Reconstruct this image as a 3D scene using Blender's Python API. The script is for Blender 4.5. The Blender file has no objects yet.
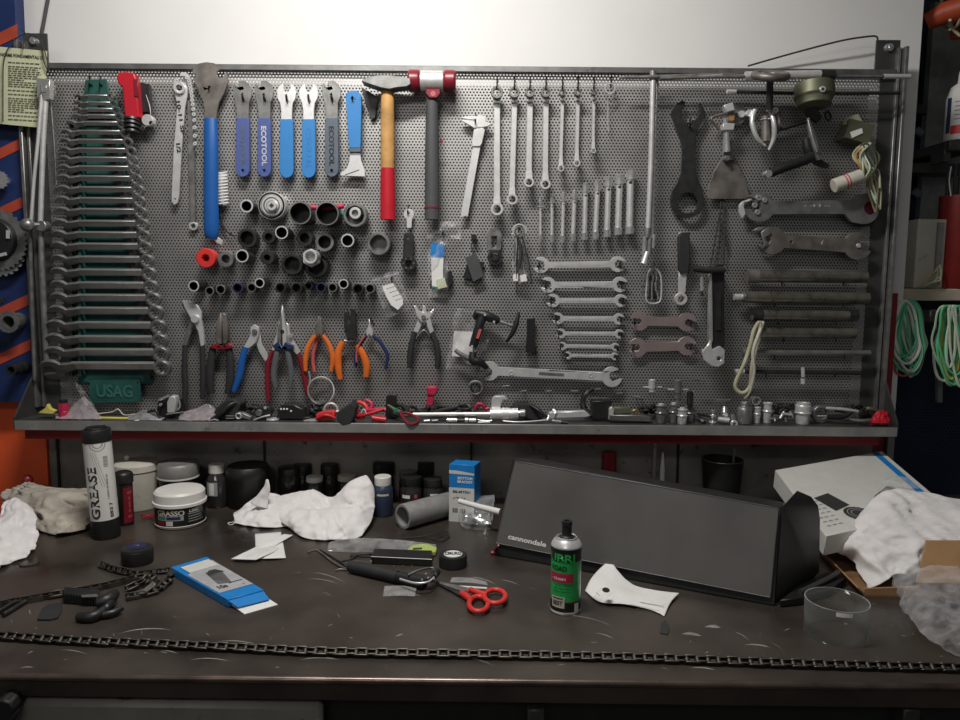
import bpy, bmesh, math, random
from mathutils import Vector, Matrix, noise
from mathutils.geometry import tessellate_polygon
random.seed(7)
PI = math.pi
C = bpy.context.scene.collection
sc = bpy.context.scene

# ------------------------------------------------------------------ camera model (960x720)
F_PX = 745.0; PITCH = math.radians(6.3); ROLL = math.radians(0.45)
CAM = Vector((0, 0, 1.367)); YB = 1.5; ZB = 0.90; S = YB / F_PX
cF = Vector((0, math.cos(PITCH), -math.sin(PITCH)))
_R = Vector((1, 0, 0)); _U = Vector((0, math.sin(PITCH), math.cos(PITCH)))
cR = _R * math.cos(ROLL) + _U * math.sin(ROLL)
cU = _U * math.cos(ROLL) - _R * math.sin(ROLL)
def ray(px, py): return cF + cR * ((px - 480) / F_PX) + cU * ((360 - py) / F_PX)
def aty(px, py, Y):
    d = ray(px, py); return CAM + d * (Y / d.y)
def bp(px, py, d=0.0): return aty(px, py, YB - d)          # a spot on the panel, d metres in front of it
def bt(px, py, h=0.0):                                       # a spot on the bench, h metres above it
    d = ray(px, py); return CAM + d * ((ZB + h - CAM.z) / d.z)
def zat(px, py, Y): return aty(px, py, Y).z

# ------------------------------------------------------------------ materials
MATS = {}
def mk(name, col, rough=0.5, metal=0.0, var=0.12, scale=40, bump=0.0, trans=0.0, spec=0.5, coat=0.0, stain=None, rvar=0.0):
    m = bpy.data.materials.new(name); m.use_nodes = True; nt = m.node_tree; N = nt.nodes; L = nt.links
    b = N['Principled BSDF']
    b.inputs['Roughness'].default_value = rough; b.inputs['Metallic'].default_value = metal
    b.inputs['Specular IOR Level'].default_value = spec; b.inputs['Coat Weight'].default_value = coat
    b.inputs['Transmission Weight'].default_value = trans
    tc = N.new('ShaderNodeTexCoord'); nz = N.new('ShaderNodeTexNoise'); nz.inputs['Scale'].default_value = scale
    nz.inputs['Detail'].default_value = 5
    L.new(tc.outputs['Object'], nz.inputs['Vector'])
    r = N.new('ShaderNodeValToRGB'); r.color_ramp.elements[0].position = .3; r.color_ramp.elements[1].position = .7
    lo = [c * (1 - var) for c in col]; hi = [min(1, c * (1 + var)) for c in col]
    r.color_ramp.elements[0].color = (*lo, 1); r.color_ramp.elements[1].color = (*hi, 1)
    L.new(nz.outputs['Fac'], r.inputs['Fac']); out = r.outputs['Color']
    if stain:                                              # (colour, scale, threshold, amount)
        n2 = N.new('ShaderNodeTexNoise'); n2.inputs['Scale'].default_value = stain[1]; n2.inputs['Detail'].default_value = 8
        n2.inputs['Roughness'].default_value = .65
        L.new(tc.outputs['Object'], n2.inputs['Vector'])
        r2 = N.new('ShaderNodeValToRGB'); r2.color_ramp.elements[0].position = stain[2]; r2.color_ramp.elements[1].position = stain[2] + .12
        r2.color_ramp.elements[0].color = (0, 0, 0, 1); r2.color_ramp.elements[1].color = (stain[3],) * 3 + (1,)
        L.new(n2.outputs['Fac'], r2.inputs['Fac'])
        mx = N.new('ShaderNodeMix'); mx.data_type = 'RGBA'; L.new(r2.outputs['Color'], mx.inputs[0])
        L.new(out, mx.inputs[6]); mx.inputs[7].default_value = (*stain[0], 1); out = mx.outputs[2]
    L.new(out, b.inputs['Base Color'])
    if rvar:
        mr = N.new('ShaderNodeMapRange'); mr.inputs[3].default_value = rough - rvar; mr.inputs[4].default_value = rough + rvar
        mr.inputs[1].default_value = .3; mr.inputs[2].default_value = .7
        L.new(nz.outputs['Fac'], mr.inputs[0]); L.new(mr.outputs[0], b.inputs['Roughness'])
    if bump:
        bu = N.new('ShaderNodeBump'); bu.inputs['Strength'].default_value = bump; bu.inputs['Distance'].default_value = .001
        L.new(nz.outputs['Fac'], bu.inputs['Height']); L.new(bu.outputs['Normal'], b.inputs['Normal'])
    MATS[name] = m; return m
def film(name, tint, alpha, rough=.15, scale=60):            # clear plastic film, mostly see-through with glossy creases
    m = bpy.data.materials.new(name); m.use_nodes = True; nt = m.node_tree; N = nt.nodes; L = nt.links
    b = N['Principled BSDF']; o = N['Material Output']
    b.inputs['Base Color'].default_value = (*tint, 1); b.inputs['Roughness'].default_value = rough
    b.inputs['Specular IOR Level'].default_value = .8
    t = N.new('ShaderNodeBsdfTransparent'); mx = N.new('ShaderNodeMixShader')
    nz = N.new('ShaderNodeTexNoise'); nz.inputs['Scale'].default_value = scale; nz.inputs['Detail'].default_value = 6
    tc = N.new('ShaderNodeTexCoord'); L.new(tc.outputs['Object'], nz.inputs['Vector'])
    mr = N.new('ShaderNodeMapRange'); mr.inputs[1].default_value = .35; mr.inputs[2].default_value = .65
    mr.inputs[3].default_value = max(0, alpha - .09); mr.inputs[4].default_value = min(1, alpha + .09)
    lw = N.new('ShaderNodeLayerWeight'); lw.inputs[0].default_value = .25; ml = N.new('ShaderNodeMath'); ml.operation = 'MULTIPLY_ADD'; ml.inputs[1].default_value = .6; ml.use_clamp = True
    L.new(nz.outputs['Fac'], mr.inputs[0]); L.new(lw.outputs['Facing'], ml.inputs[0]); L.new(mr.outputs[0], ml.inputs[2]); L.new(ml.outputs[0], mx.inputs[0])
    L.new(t.outputs[0], mx.inputs[1]); L.new(b.outputs[0], mx.inputs[2]); L.new(mx.outputs[0], o.inputs['Surface'])
    bu = N.new('ShaderNodeBump'); bu.inputs['Strength'].default_value = .5; bu.inputs['Distance'].default_value = .003
    L.new(nz.outputs['Fac'], bu.inputs['Height']); L.new(bu.outputs['Normal'], b.inputs['Normal'])
    MATS[name] = m; return m

# ------------------------------------------------------------------ mesh builder
def cr(pts, n=5, closed=False):                               # Catmull-Rom through tuples
    P = [tuple(p) for p in pts]; out = []; k = len(P)
    rng = range(k) if closed else range(k - 1)
    for i in rng:
        if closed: p0, p1, p2, p3 = P[(i-1) % k], P[i], P[(i+1) % k], P[(i+2) % k]
        else: p0, p1, p2, p3 = P[max(i-1, 0)], P[i], P[i+1], P[min(i+2, k-1)]
        for j in range(n):
            t = j / n; t2 = t*t; t3 = t2*t
            out.append(tuple(.5*((2*b) + (c-a)*t + (2*a-5*b+4*c-d)*t2 + (3*b-a-3*c+d)*t3) for a, b, c, d in zip(p0, p1, p2, p3)))
    if not closed: out.append(P[-1])
    return out
class MB:
    def __init__(s): s.v = []; s.f = []; s.mi = []; s.m = 0
    def add(s, vs, fs):
        o = len(s.v); s.v += [Vector(v) for v in vs]; s.f += [tuple(i + o for i in f) for f in fs]; s.mi += [s.m] * len(fs); return s
    # prism between two matching loops of 3D points, with holes
    def prism(s, front, back, fh=(), bh=()):
        loops = [front] + list(fh); bl = [back] + list(bh)
        tri = tessellate_polygon([[Vector(p) for p in l] for l in loops]) if (fh or len(front) > 4) else [tuple(range(len(front)))]
        fv = [p for l in loops for p in l]; bv = [p for l in bl for p in l]; n = len(fv)
        fs = [tuple(t) for t in tri] + [tuple(n + i for i in reversed(t)) for t in tri]
        o = 0
        for l in loops:
            k = len(l)
            for i in range(k): fs.append((o + i, o + (i+1) % k, n + o + (i+1) % k, n + o + i))
            o += k
        return s.add(fv + bv, fs)
    def plate(s, pts, d0, d1, holes=()):                      # outline in panel pixels, from depth d0 (back) to d1 (front)
        fr = [bp(x, y, d1) for x, y in pts]; dy = Vector((0, d1 - d0, 0))
        fh = [[bp(x, y, d1) for x, y in h] for h in holes]
        return s.prism(fr, [p + dy for p in fr], fh, [[p + dy for p in h] for h in fh])
    def slab(s, pts, h0, h1, holes=()):                       # outline in bench pixels, from height h0 to h1
        fr = [bt(x, y, h1) for x, y in pts]; dz = Vector((0, 0, h1 - h0))
        fh = [[bt(x, y, h1) for x, y in h] for h in holes]
        return s.prism(fr, [p - dz for p in fr], fh, [[p - dz for p in h] for h in fh])
    def tube(s, pts, r, seg=10, flat=1.0, ref=(0, 1, 0), closed=False, cap=True):
        pts = [Vector(p) for p in pts]; n = len(pts); rr = r if hasattr(r, '__len__') else [r] * n
        vs = []; fs = []; pn = None
        for i, p in enumerate(pts):
            a = pts[(i-1) % n] if (closed or i > 0) else p; b = pts[(i+1) % n] if (closed or i < n-1) else p
            t = (b - a); t = t.normalized() if t.length > 1e-9 else Vector((0, 0, 1))
            if pn is None:
                rf = Vector(ref); 
                if abs(t.dot(rf)) > .92: rf = Vector((0, 0, 1)) if abs(t.z) < .9 else Vector((1, 0, 0))
                v = (rf - t * rf.dot(t)).normalized()
            else:
                v = pn - t * pn.dot(t); v = v.normalized() if v.length > 1e-6 else pn
            pn = v; u = t.cross(v)
            for k in range(seg):
                an = 2*PI*k/seg; vs.append(p + u * (math.cos(an) * rr[i]) + v * (math.sin(an) * rr[i] * flat))
        m = n if closed else n - 1
        for i in range(m):
            for k in range(seg):
                a = i*seg + k; b = i*seg + (k+1) % seg; c = ((i+1) % n)*seg + (k+1) % seg; d = ((i+1) % n)*seg + k
                fs.append((a, b, c, d))
        if cap and not closed: fs.append(tuple(reversed(range(seg)))); fs.append(tuple(range((n-1)*seg, n*seg)))
        return s.add(vs, fs)
    def rod(s, pts, r, n=4, seg=10, flat=1.0, closed=False, smooth=True):  # pts (px,py,d), r in panel pixels
        q = cr(pts, n, closed) if (smooth and len(pts) > 2) else pts
        if hasattr(r, '__len__'):
            if len(q) != len(pts):
                rq = [x[0] for x in cr([(a,) for a in r], n, closed)]
            else: rq = list(r)
            rr = [x * S for x in rq]
        else: rr = r * S
        return s.tube([bp(*p) for p in q], rr, seg, flat, closed=closed)
    def wire(s, pts, r, n=4, seg=6, closed=False):            # pts are world points
        return s.tube(cr(pts, n, closed), r, seg, closed=closed)
    def lathe(s, c, axis, prof, seg=24, star=None, rot=0.0, closed=False):     # prof: (radius, along axis); star {index:(n,amp)}
        c = Vector(c); ax = Vector(axis).normalized()
        rf = Vector((0, 0, 1)) if abs(ax.z) < .9 else Vector((0, 1, 0))
        u = (rf - ax * rf.dot(ax)).normalized(); v = ax.cross(u)
        vs = []; fs = []
        for i, (r, h) in enumerate(prof):
            for k in range(seg):
                an = 2*PI*k/seg + rot; q = r
                if star and i in star: q = r * (1 + star[i][1] * math.cos(star[i][0] * an))
                vs.append(c + ax*h + u*(q*math.cos(an)) + v*(q*math.sin(an)))
        m = len(prof)
        for i in range(m if closed else m - 1):
            for k in range(seg):
                j = (i+1) % m
                fs.append((i*seg+k, i*seg+(k+1) % seg, j*seg+(k+1) % seg, j*seg+k))
        if not closed:
            if prof[0][0] > 1e-6: fs.append(tuple(reversed(range(seg))))
            if prof[-1][0] > 1e-6: fs.append(tuple(range((m-1)*seg, m*seg)))
        return s.add(vs, fs)
    def cyl(s, a, b, r, r2=None, seg=16):
        a = Vector(a); b = Vector(b); return s.lathe(a, b-a, [(r, 0), (r if r2 is None else r2, (b-a).length)], seg)
    def knob(s, px, py, d0, d1, r, seg=16, r2=None):          # disc facing out of the panel, r in px
        f = bp(px, py, d1); return s.cyl(f + Vector((0, d1-d0, 0)), f, r*S, (r if r2 is None else r2)*S, seg)
    def ring(s, px, py, d0, d1, ro, ri, seg=24, star=None, rot=0.0):
        f = bp(px, py, d1); T = d1-d0; e = min(.15*(ro-ri)*S, T*.3)
        return s.lathe(f + Vector((0, T, 0)), (0, -1, 0), [(ri*S, 0), (ro*S - e, 0), (ro*S, e), (ro*S, T-e), (ro*S-e, T), (ri*S, T)], seg, {0: star, 5: star} if star else None, rot, True)
    def torus(s, c, axis, R, r, seg=28, s2=8, arc=2*PI, a0=0):
        ax = Vector(axis).normalized(); rf = Vector((0, 0, 1)) if abs(ax.z) < .9 else Vector((0, 1, 0))
        u = (rf - ax*rf.dot(ax)).normalized(); v = ax.cross(u); full = arc > 2*PI - .01
        n = seg if full else seg + 1
        P = [Vector(c) + (u*math.cos(a0+arc*k/seg) + v*math.sin(a0+arc*k/seg))*R for k in range(n)]
        return s.tube(P, r, s2, ref=ax, closed=full)
    def box(s, c, d, rot=None, taper=1.0):
        c = Vector(c); x, y, z = d[0]/2, d[1]/2, d[2]/2
        vs = [Vector((sx*x*(taper if sz > 0 else 1), sy*y*(taper if sz > 0 else 1), sz*z)) for sz in (-1, 1) for sx, sy in ((-1, -1), (1, -1), (1, 1), (-1, 1))]
        if rot is not None: vs = [rot @ v for v in vs]
        return s.add([v + c for v in vs], [(0, 3, 2, 1), (4, 5, 6, 7), (0, 1, 5, 4), (1, 2, 6, 5), (2, 3, 7, 6), (3, 0, 4, 7)])
    def hexa(s, p):                                           # 0-3 bottom loop, 4-7 top loop
        return s.add(p, [(0, 3, 2, 1), (4, 5, 6, 7), (0, 1, 5, 4), (1, 2, 6, 5), (2, 3, 7, 6), (3, 0, 4, 7)])
    def ball(s, c, r, seg=14, sc3=(1, 1, 1)):
        vs = []; fs = []; rg = seg // 2
        for i in range(rg + 1):
            th = PI*i/rg
            for k in range(seg):
                an = 2*PI*k/seg
                vs.append(Vector(c) + Vector((r*sc3[0]*math.sin(th)*math.cos(an), r*sc3[1]*math.sin(th)*math.sin(an), r*sc3[2]*math.cos(th))))
        for i in range(rg):
            for k in range(seg): fs.append((i*seg+k, (i+1)*seg+k, (i+1)*seg+(k+1) % seg, i*seg+(k+1) % seg))
        return s.add(vs, fs)
    def patch(s, rows, nu=8, nv=8, amp=0.0, fs_=25.0, seed=0, fine=.35, fold=1.0, zmin=None):    # bicubic sheet through a grid of world points, creased
        R1 = [cr([tuple(p) for p in r], nu) for r in rows]
        cols = list(zip(*R1)); G = [cr(list(c), nv) for c in cols]         # G[col][row]
        nc = len(G); nr = len(G[0]); vs = []
        for i in range(nc):
            for j in range(nr):
                p = Vector(G[i][j])
                q = Vector((p.x*fs_ + seed*7.1, p.y*fs_, p.z*fs_))
                a = 1 - abs(noise.noise(q))*2.4; b = 1 - abs(noise.noise(q*2.3 + Vector((3, 1, 7))))*2.2; c = noise.noise(q*5.1)
                dn = Vector((noise.noise(q*.7 + Vector((9, 0, 0)))*.7, -1, .55)).normalized()
                w_ = noise.noise_vector(q*.6)*.8; q2 = Vector((q.x*1.1 + q.z*.5, q.y*.45 - q.x*.25, q.z*.9)) + w_; cre = 1 - min(1, abs(noise.noise(q2))*4.5); cre2 = 1 - min(1, abs(noise.noise(q2*1.9 + Vector((5, 2, 8))))*5)
                vs.append(p + dn * amp * (a*.45 + b*fine*.6 + c*.12 + cre*.75*fold + cre2*.4*fold))
        fc = [(i*nr+j, (i+1)*nr+j, (i+1)*nr+j+1, i*nr+j+1) for i in range(nc-1) for j in range(nr-1)]
        if zmin is not None: vs = [Vector((v.x, v.y, max(v.z, zmin + .0004*(k % 3)))) for k, v in enumerate(vs)]
        return s.add(vs, fc)

def _mesh(name, mb, origin, smooth):
    me = bpy.data.meshes.new(name); o = Vector(origin)
    me.from_pydata([tuple(v - o) for v in mb.v], [], mb.f); me.validate()
    if len(me.polygons) == len(mb.mi):
        me.polygons.foreach_set('material_index', mb.mi)
    bm = bmesh.new(); bm.from_mesh(me); bmesh.ops.recalc_face_normals(bm, faces=bm.faces); bm.to_mesh(me); bm.free()
    me.shade_smooth(); me.set_sharp_from_angle(angle=math.radians(smooth))
    return me
def _put(name, mb, mats, parent, origin, bevel, smooth, solid, seg):
    me = _mesh(name, mb, origin, smooth)
    for m in (mats if isinstance(mats, (list, tuple)) else [mats]): me.materials.append(MATS[m])
    o = bpy.data.objects.new(name, me); C.objects.link(o)
    if solid:
        md = o.modifiers.new('thickness', 'SOLIDIFY'); md.thickness = solid; md.offset = 0
    if bevel:
        md = o.modifiers.new('bevel', 'BEVEL'); md.width = bevel; md.segments = seg; md.limit_method = 'ANGLE'; md.angle_limit = math.radians(35); md.harden_normals = False
    return o
def thing(name, label, cat, loc, group=None):
    o = bpy.data.objects.new(name, None); C.objects.link(o); o.location = loc; o.empty_display_size = .02
    o['label'] = label; o['category'] = cat
    if group: o['group'] = group
    return o
ORG = {}
def wloc(o):
    l = Vector(o.location)
    while o.parent: o = o.parent; l += Vector(o.location)
    return l
def part(name, mb, mats, parent, label=None, bevel=0, smooth=38, solid=0, seg=1):
    o = _put(name, mb, mats, parent, wloc(parent), bevel, smooth, solid, seg); o.parent = parent
    if label: o['label'] = label
    return o
def solo(name, mb, mats, label, cat, group=None, bevel=0, smooth=38, solid=0, seg=1, loc=None):
    c = Vector(loc) if loc is not None else sum(mb.v, Vector()) / len(mb.v)
    o = _put(name, mb, mats, None, c, bevel, smooth, solid, seg); o.location = c
    o['label'] = label; o['category'] = cat
    if group: o['group'] = group
    return o
def struct(name, mb, mats, bevel=0):
    o = _put(name, mb, mats, None, (0, 0, 0), bevel, 38, 0, 1); o['kind'] = 'structure'; return o
_TX = {}
def text2d(s):                                               # flat glyph mesh: verts (x,y), faces; cap height about .7
    if s in _TX: return _TX[s]
    cu = bpy.data.curves.new('t', 'FONT'); cu.body = s; cu.align_x = 'CENTER'; cu.align_y = 'CENTER'; cu.resolution_u = 3; cu.size = 1; cu.offset = .03
    ob = bpy.data.objects.new('t', cu); C.objects.link(ob); dg = bpy.context.evaluated_depsgraph_get()
    me = bpy.data.meshes.new_from_object(ob.evaluated_get(dg))
    r = ([tuple(v.co[:2]) for v in me.vertices], [tuple(p.vertices) for p in me.polygons])
    bpy.data.objects.remove(ob); bpy.data.meshes.remove(me); bpy.data.curves.remove(cu); _TX[s] = r
    return r
def letter(mb, s, fn, w, h):                                 # text scaled to w x h box, fn(u,v)->world
    vs, fs = text2d(s)
    if not vs: return mb
    x0 = min(v[0] for v in vs); x1 = max(v[0] for v in vs); y0 = min(v[1] for v in vs); y1 = max(v[1] for v in vs)
    return mb.add([fn(((x-x0)/(x1-x0)-.5)*w, ((y-y0)/(y1-y0)-.5)*h) for x, y in vs], fs)
def rot2(pts, cx, cy, a): 
    ca, sa = math.cos(a), math.sin(a); return [(cx + x*ca - y*sa, cy + x*sa + y*ca) for x, y in pts]
# outline (panel pixels) of an open-ended jaw: head circle radius r, slot width w, shaft enters half-width h at angle 'ax', jaw opens at 'ao'
def circ(cx, cy, r, n=16, a0=0): return [(cx + r*math.cos(a0+2*PI*k/n), cy + r*math.sin(a0+2*PI*k/n)) for k in range(n)]
def jaw(cx, cy, r, w, axd, aod, h, depth=.15, n=10, stretch=1.0):
    """points from one shaft corner around the head and its slot to the other shaft corner (counter order of increasing angle)"""
    ax = math.radians(axd); ao = math.radians(aod)
    while ao < ax: ao += 2*PI
    g = math.asin(min(.95, h/r)); s = math.asin(min(.95, w/2/r))
    a0 = ax + g; a1 = ao - s; pts = []
    for k in range(n+1):
        a = a0 + (a1-a0)*k/n; pts.append((cx+r*math.cos(a), cy+r*math.sin(a)))
    u = (math.cos(ao), math.sin(ao)); v = (-u[1], u[0]); db = -r*depth
    pts.append((cx+u[0]*db - v[0]*w/2, cy+u[1]*db - v[1]*w/2)); pts.append((cx+u[0]*(db-w*.25), cy+u[1]*(db-w*.25))); pts.append((cx+u[0]*db + v[0]*w/2, cy+u[1]*db + v[1]*w/2))
    a0 = ao + s; a1 = ax + 2*PI - g
    for k in range(n+1):
        a = a0 + (a1-a0)*k/n; pts.append((cx+r*math.cos(a), cy+r*math.sin(a)))
    return pts
# ------------------------------------------------------------------ camera, light, world
cd = bpy.data.cameras.new('camera'); cam = bpy.data.objects.new('camera', cd); C.objects.link(cam); sc.camera = cam
cd.sensor_width = 36; cd.lens = F_PX / 960 * 36; cd.clip_start = .02
cam.matrix_world = Matrix.Translation(CAM) @ Matrix((cR, cU, -cF)).transposed().to_4x4()
sc.view_settings.view_transform = 'Standard'; sc.view_settings.look = 'None'; sc.view_settings.gamma = 1; sc.view_settings.exposure = EXPOSURE = 0.0
w = bpy.data.worlds.new('world'); sc.world = w; w.use_nodes = True
w.node_tree.nodes['Background'].inputs[0].default_value = (.95, 1.0, 1.0, 1); w.node_tree.nodes['Background'].inputs[1].default_value = .08
def area(name, loc, target, size, power, col=(1, .975, .94)):
    l = bpy.data.lights.new(name, 'AREA'); l.shape = 'RECTANGLE'; l.size, l.size_y = size; l.energy = power; l.color = col
    o = bpy.data.objects.new(name, l); C.objects.link(o); o.location = loc
    o.rotation_euler = (Vector(target) - Vector(loc)).to_track_quat('-Z', 'Y').to_euler(); return o
area('ceiling_or_fill_light', (-.20, .82, 2.28), (-.22, 1.25, 1.0), (.45, .10), 15.5)
area('ceiling_or_fill_light', (-.6, -1.3, 2.6), (0, 1.2, .9), (1.2, .3), 7)  # dim fill added behind the camera, no lamp known there

# ------------------------------------------------------------------ materials
mk('wall_white', (.75, .74, .72), .7, var=.03, scale=6, stain=((.45, .42, .38), 60, .74, .5))
mk('wall_grey', (.42, .44, .42), .8, var=.05)
mk('ceiling', (.7, .7, .68), .9); mk('floor', (.13, .12, .11), .7, var=.3, scale=8)
mk('steel_grey', (.20, .20, .195), .45, .75, var=.25, scale=30, stain=((.05, .045, .04), 25, .6, .7))
mk('tray_steel', (.30, .295, .28), .5, .5, var=.2, scale=25, stain=((.05, .045, .04), 40, .6, .8))
mk('steel_dark', (.075, .075, .073), .45, .5, var=.25, scale=20)
mk('red_frame', (.26, .012, .014), .5, var=.2, scale=14)
mk('orange_paint', (.88, .115, .03), .5, var=.08, scale=6, stain=((.3, .05, .02), 12, .62, .4))
mk('blue_paint', (.012, .028, .11), .45, var=.1); mk('orange_stripe', (.42, .06, .03), .5)
mk('navy', (.008, .016, .032), .55, var=.3); mk('navy_panel', (.010, .028, .085), .5, var=.2)
mk('backsplash', (.27, .255, .23), .55, .3, var=.3, scale=9, stain=((.010, .010, .009), 34, .60, 1.0))
mk('bench_steel', (.070, .057, .048), .33, .35, var=.5, scale=7, bump=.25, stain=((.10, .080, .066), 4.5, .52, .6), rvar=.08)
mk('bench_edge', (.16, .12, .10), .3, .8, var=.4, scale=20)
mk('scuff', (.24, .22, .20), .6, var=.3, scale=60)
mk('chrome', (.66, .66, .65), .26, .75, var=.08, scale=50, rvar=.06)
mk('satin', (.74, .735, .72), .36, .55, var=.1, scale=60)
mk('shaft', (.44, .435, .425), .34, .75, var=.1, scale=60); mk('white_steel', (.78, .78, .77), .35, .55, var=.06, scale=60)
mk('gun', (.26, .26, .25), .4, .7, var=.2, scale=60, rvar=.08)
mk('dark_metal', (.055, .055, .055), .42, .7, var=.3, scale=60)
mk('rust_metal', (.20, .18, .163), .48, .6, var=.3, scale=40, rvar=.1)
mk('tubes', (.20, .19, .155), .32, .7, var=.35, scale=40, rvar=.08, stain=((.10, .05, .03), 30, .6, .6))
mk('pinkish', (.50, .40, .38), .42, .8, var=.08)
mk('black_plastic', (.014, .014, .015), .45, var=.2); mk('black_rubber', (.02, .02, .021), .7, var=.2, bump=.2)
mk('grey_rubber', (.06, .062, .065), .6); mk('grey_handle', (.10, .105, .11), .55)
mk('blue_handle', (.012, .095, .34), .38, var=.05); mk('blue_light', (.035, .21, .52), .4, var=.05); mk('blue_violet', (.07, .105, .30), .42, var=.06)
mk('navy_handle', (.018, .03, .095), .4); mk('slate', (.10, .125, .16), .45)
mk('emboss', (.035, .14, .115), .45); mk('duct', (.42, .065, .02), .5); mk('canister', (.22, .015, .012), .45); mk('red', (.47, .012, .026), .38, var=.08); mk('red_dark', (.20, .012, .022), .35, var=.12); mk('red_bright', (.62, .035, .03), .4, var=.1)
mk('pink', (.46, .022, .07), .4); mk('salmon', (.50, .10, .10), .45); mk('orange', (.70, .15, .02), .42, var=.08)
mk('green_rack', (.014, .078, .066), .5, var=.25, scale=30); mk('wood', (.52, .28, .09), .5, var=.3, scale=34, bump=.1)
mk('paper', (.74, .73, .71), .8, var=.03); mk('cloth', (.76, .73, .72), .9, var=.05, scale=45, bump=1.0)
mk('rag', (.43, .39, .33), .95, var=.22, scale=22, bump=.4, stain=((.22, .17, .09), 14, .56, .7))
mk('note_paper', (.56, .58, .38), .85, var=.05); mk('ink', (.03, .03, .03), .7); mk('ink_grey', (.30, .30, .29), .7)
mk('white_plastic', (.72, .70, .66), .42, var=.06, scale=20); mk('cream', (.58, .55, .47), .5, var=.1, scale=20, stain=((.15, .12, .09), 30, .6, .6))
mk('cardboard', (.33, .19, .085), .85, var=.1, scale=30); mk('cardboard_dark', (.20, .105, .045), .85, var=.1)
mk('box_white', (.60, .60, .56), .6, var=.04); mk('box_black', (.014, .014, .014), .42, var=.2); mk('box_grey', (.105, .10, .095), .42, var=.15, scale=9, rvar=.05)
mk('sky_blue', (.01, .20, .55), .45); CR = .6; mk('print_grey', (.38, .38, .39), .5); mk('can_green', (.02, .42, .10), .35, coat=.4); mk('can_black', (.012, .012, .012), .3, coat=.4)
mk('brass', (.42, .33, .13), .4, .9); mk('yellow', (.62, .55, .12), .5); mk('lime', (.42, .52, .14), .45)
mk('green_cable', (.10, .52, .27), .5, var=.1); mk('pale_cable', (.55, .66, .52), .5, var=.1); mk('string', (.46, .44, .30), .8, var=.2)
mk('wood_shelf', (.48, .42, .33), .7, var=.2, scale=20); mk('magenta_dark', (.22, .02, .06), .4)
mk('grey_tube', (.24, .235, .225), .6, var=.15, scale=60, bump=.4); mk('dark_blue_bottle', (.03, .045, .085), .35)
mk('foil', (.65, .66, .63), .22, .75, var=.3, scale=40, bump=.6); mk('olive', (.15, .155, .10), .5, .5); mk('teal', (.02, .20, .13), .5)
mk('glass_brown', (.03, .028, .026), .15, coat=.5); mk('mirror', (.75, .75, .75), .1, 1.0)
film('bag_film', (.78, .78, .8), .09, .08); film('bag_thin', (.7, .7, .7), .12); film('bag_pink', (.62, .54, .57), .32); film('clear_ring', (.35, .37, .35), .0, .1, 12)

# perforated sheet: round holes in a staggered grid really let light and sight through
def perforate(name, base, pitch, rad, rough=.42, metal=.6):
    m = mk(name, base, rough, metal, var=.10, scale=14, rvar=.05); nt = m.node_tree; N = nt.nodes; L = nt.links
    tc = N.new('ShaderNodeTexCoord'); sp = N.new('ShaderNodeSeparateXYZ'); L.new(tc.outputs['Object'], sp.inputs[0])
    def math_(op, a, b=None, c=None):
        n = N.new('ShaderNodeMath'); n.operation = op
        for i, v in enumerate((a, b, c)):
            if v is None: continue
            if isinstance(v, (int, float)): n.inputs[i].default_value = v
            else: L.new(v, n.inputs[i])
        return n.outputs[0]
    q = pitch * 1.7320508; ds = []
    for ox, oz in ((0, 0), (pitch/2, q/2)):
        a = math_('WRAP', math_('ADD', sp.outputs[0], ox), pitch/2, -pitch/2); b = math_('WRAP', math_('ADD', sp.outputs[2], oz), q/2, -q/2)
        ds.append(math_('SQRT', math_('ADD', math_('MULTIPLY', a, a), math_('MULTIPLY', b, b))))
    hole = math_('LESS_THAN', math_('MINIMUM', ds[0], ds[1]), rad)
    t = N.new('ShaderNodeBsdfTransparent'); mx = N.new('ShaderNodeMixShader')
    L.new(hole, mx.inputs[0]); L.new(N['Principled BSDF'].outputs[0], mx.inputs[1]); L.new(t.outputs[0], mx.inputs[2]); L.new(mx.outputs[0], N['Material Output'].inputs['Surface'])
perforate('perforated', (.45, .44, .425), .00645, .00185, .46, .8); perforate('perforated_blue', (.010, .024, .06), .0085, .0026, .5, .2)

# ------------------------------------------------------------------ the room
YW = 1.565
b = MB(); x1 = aty(924, 0, YW).x; b.box(((x1 - 3)/2, YW + .06, 1.35), (x1 + 3, .12, 2.7)); struct('wall_back', b, 'wall_white')
b = MB(); b.box((0, -.5, 2.75), (7, 7, .1)); struct('ceiling', b, 'ceiling')
b = MB(); b.box((0, -.5, -.05), (7, 7, .1)); struct('floor', b, 'floor')
b = MB(); b.box((2.4, 2.35, 1.35), (4.0, .1, 2.7)); struct('wall_alcove', b, 'navy')

# tool panel
tp = thing('tool_panel', 'large perforated grey steel tool panel with tray, fixed to the white wall', 'tool board', (0, YB, bp(480, 428).z))
sh = YB
TL = bp(22, 66); TR = bp(900, 72); BL = bp(36, 398); BR = bp(885, 402)
zt = (TL.z + TR.z)/2; xl = (TL.x + BL.x)/2; xr = (TR.x + BR.x)/2; zb = zat(480, 424, 1.425)
hl = bp(50, 200).x; hr = bp(866, 300).x
b = MB(); b.box(((hl + hr)/2, YB + .001, (zt + zb)/2), (hr - hl, .0015, zt - zb)); part('perforated_sheet', b, 'perforated', tp)
b = MB(); b.box(((hl + hr)/2, YB + .042, (zt - .022 + zb)/2), (hr - hl, .002, zt - .022 - zb)); part('hole_shade_sheet', b, 'box_black', tp)  # added dark sheet; stands in for shade seen through all but the top holes
b = MB(); b.box(((xl + xr)/2, YB - .006, zt - .0035), (xr - xl - .04, .018, .011)); part('top_rail', b, 'steel_grey', tp, bevel=.001)
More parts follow.
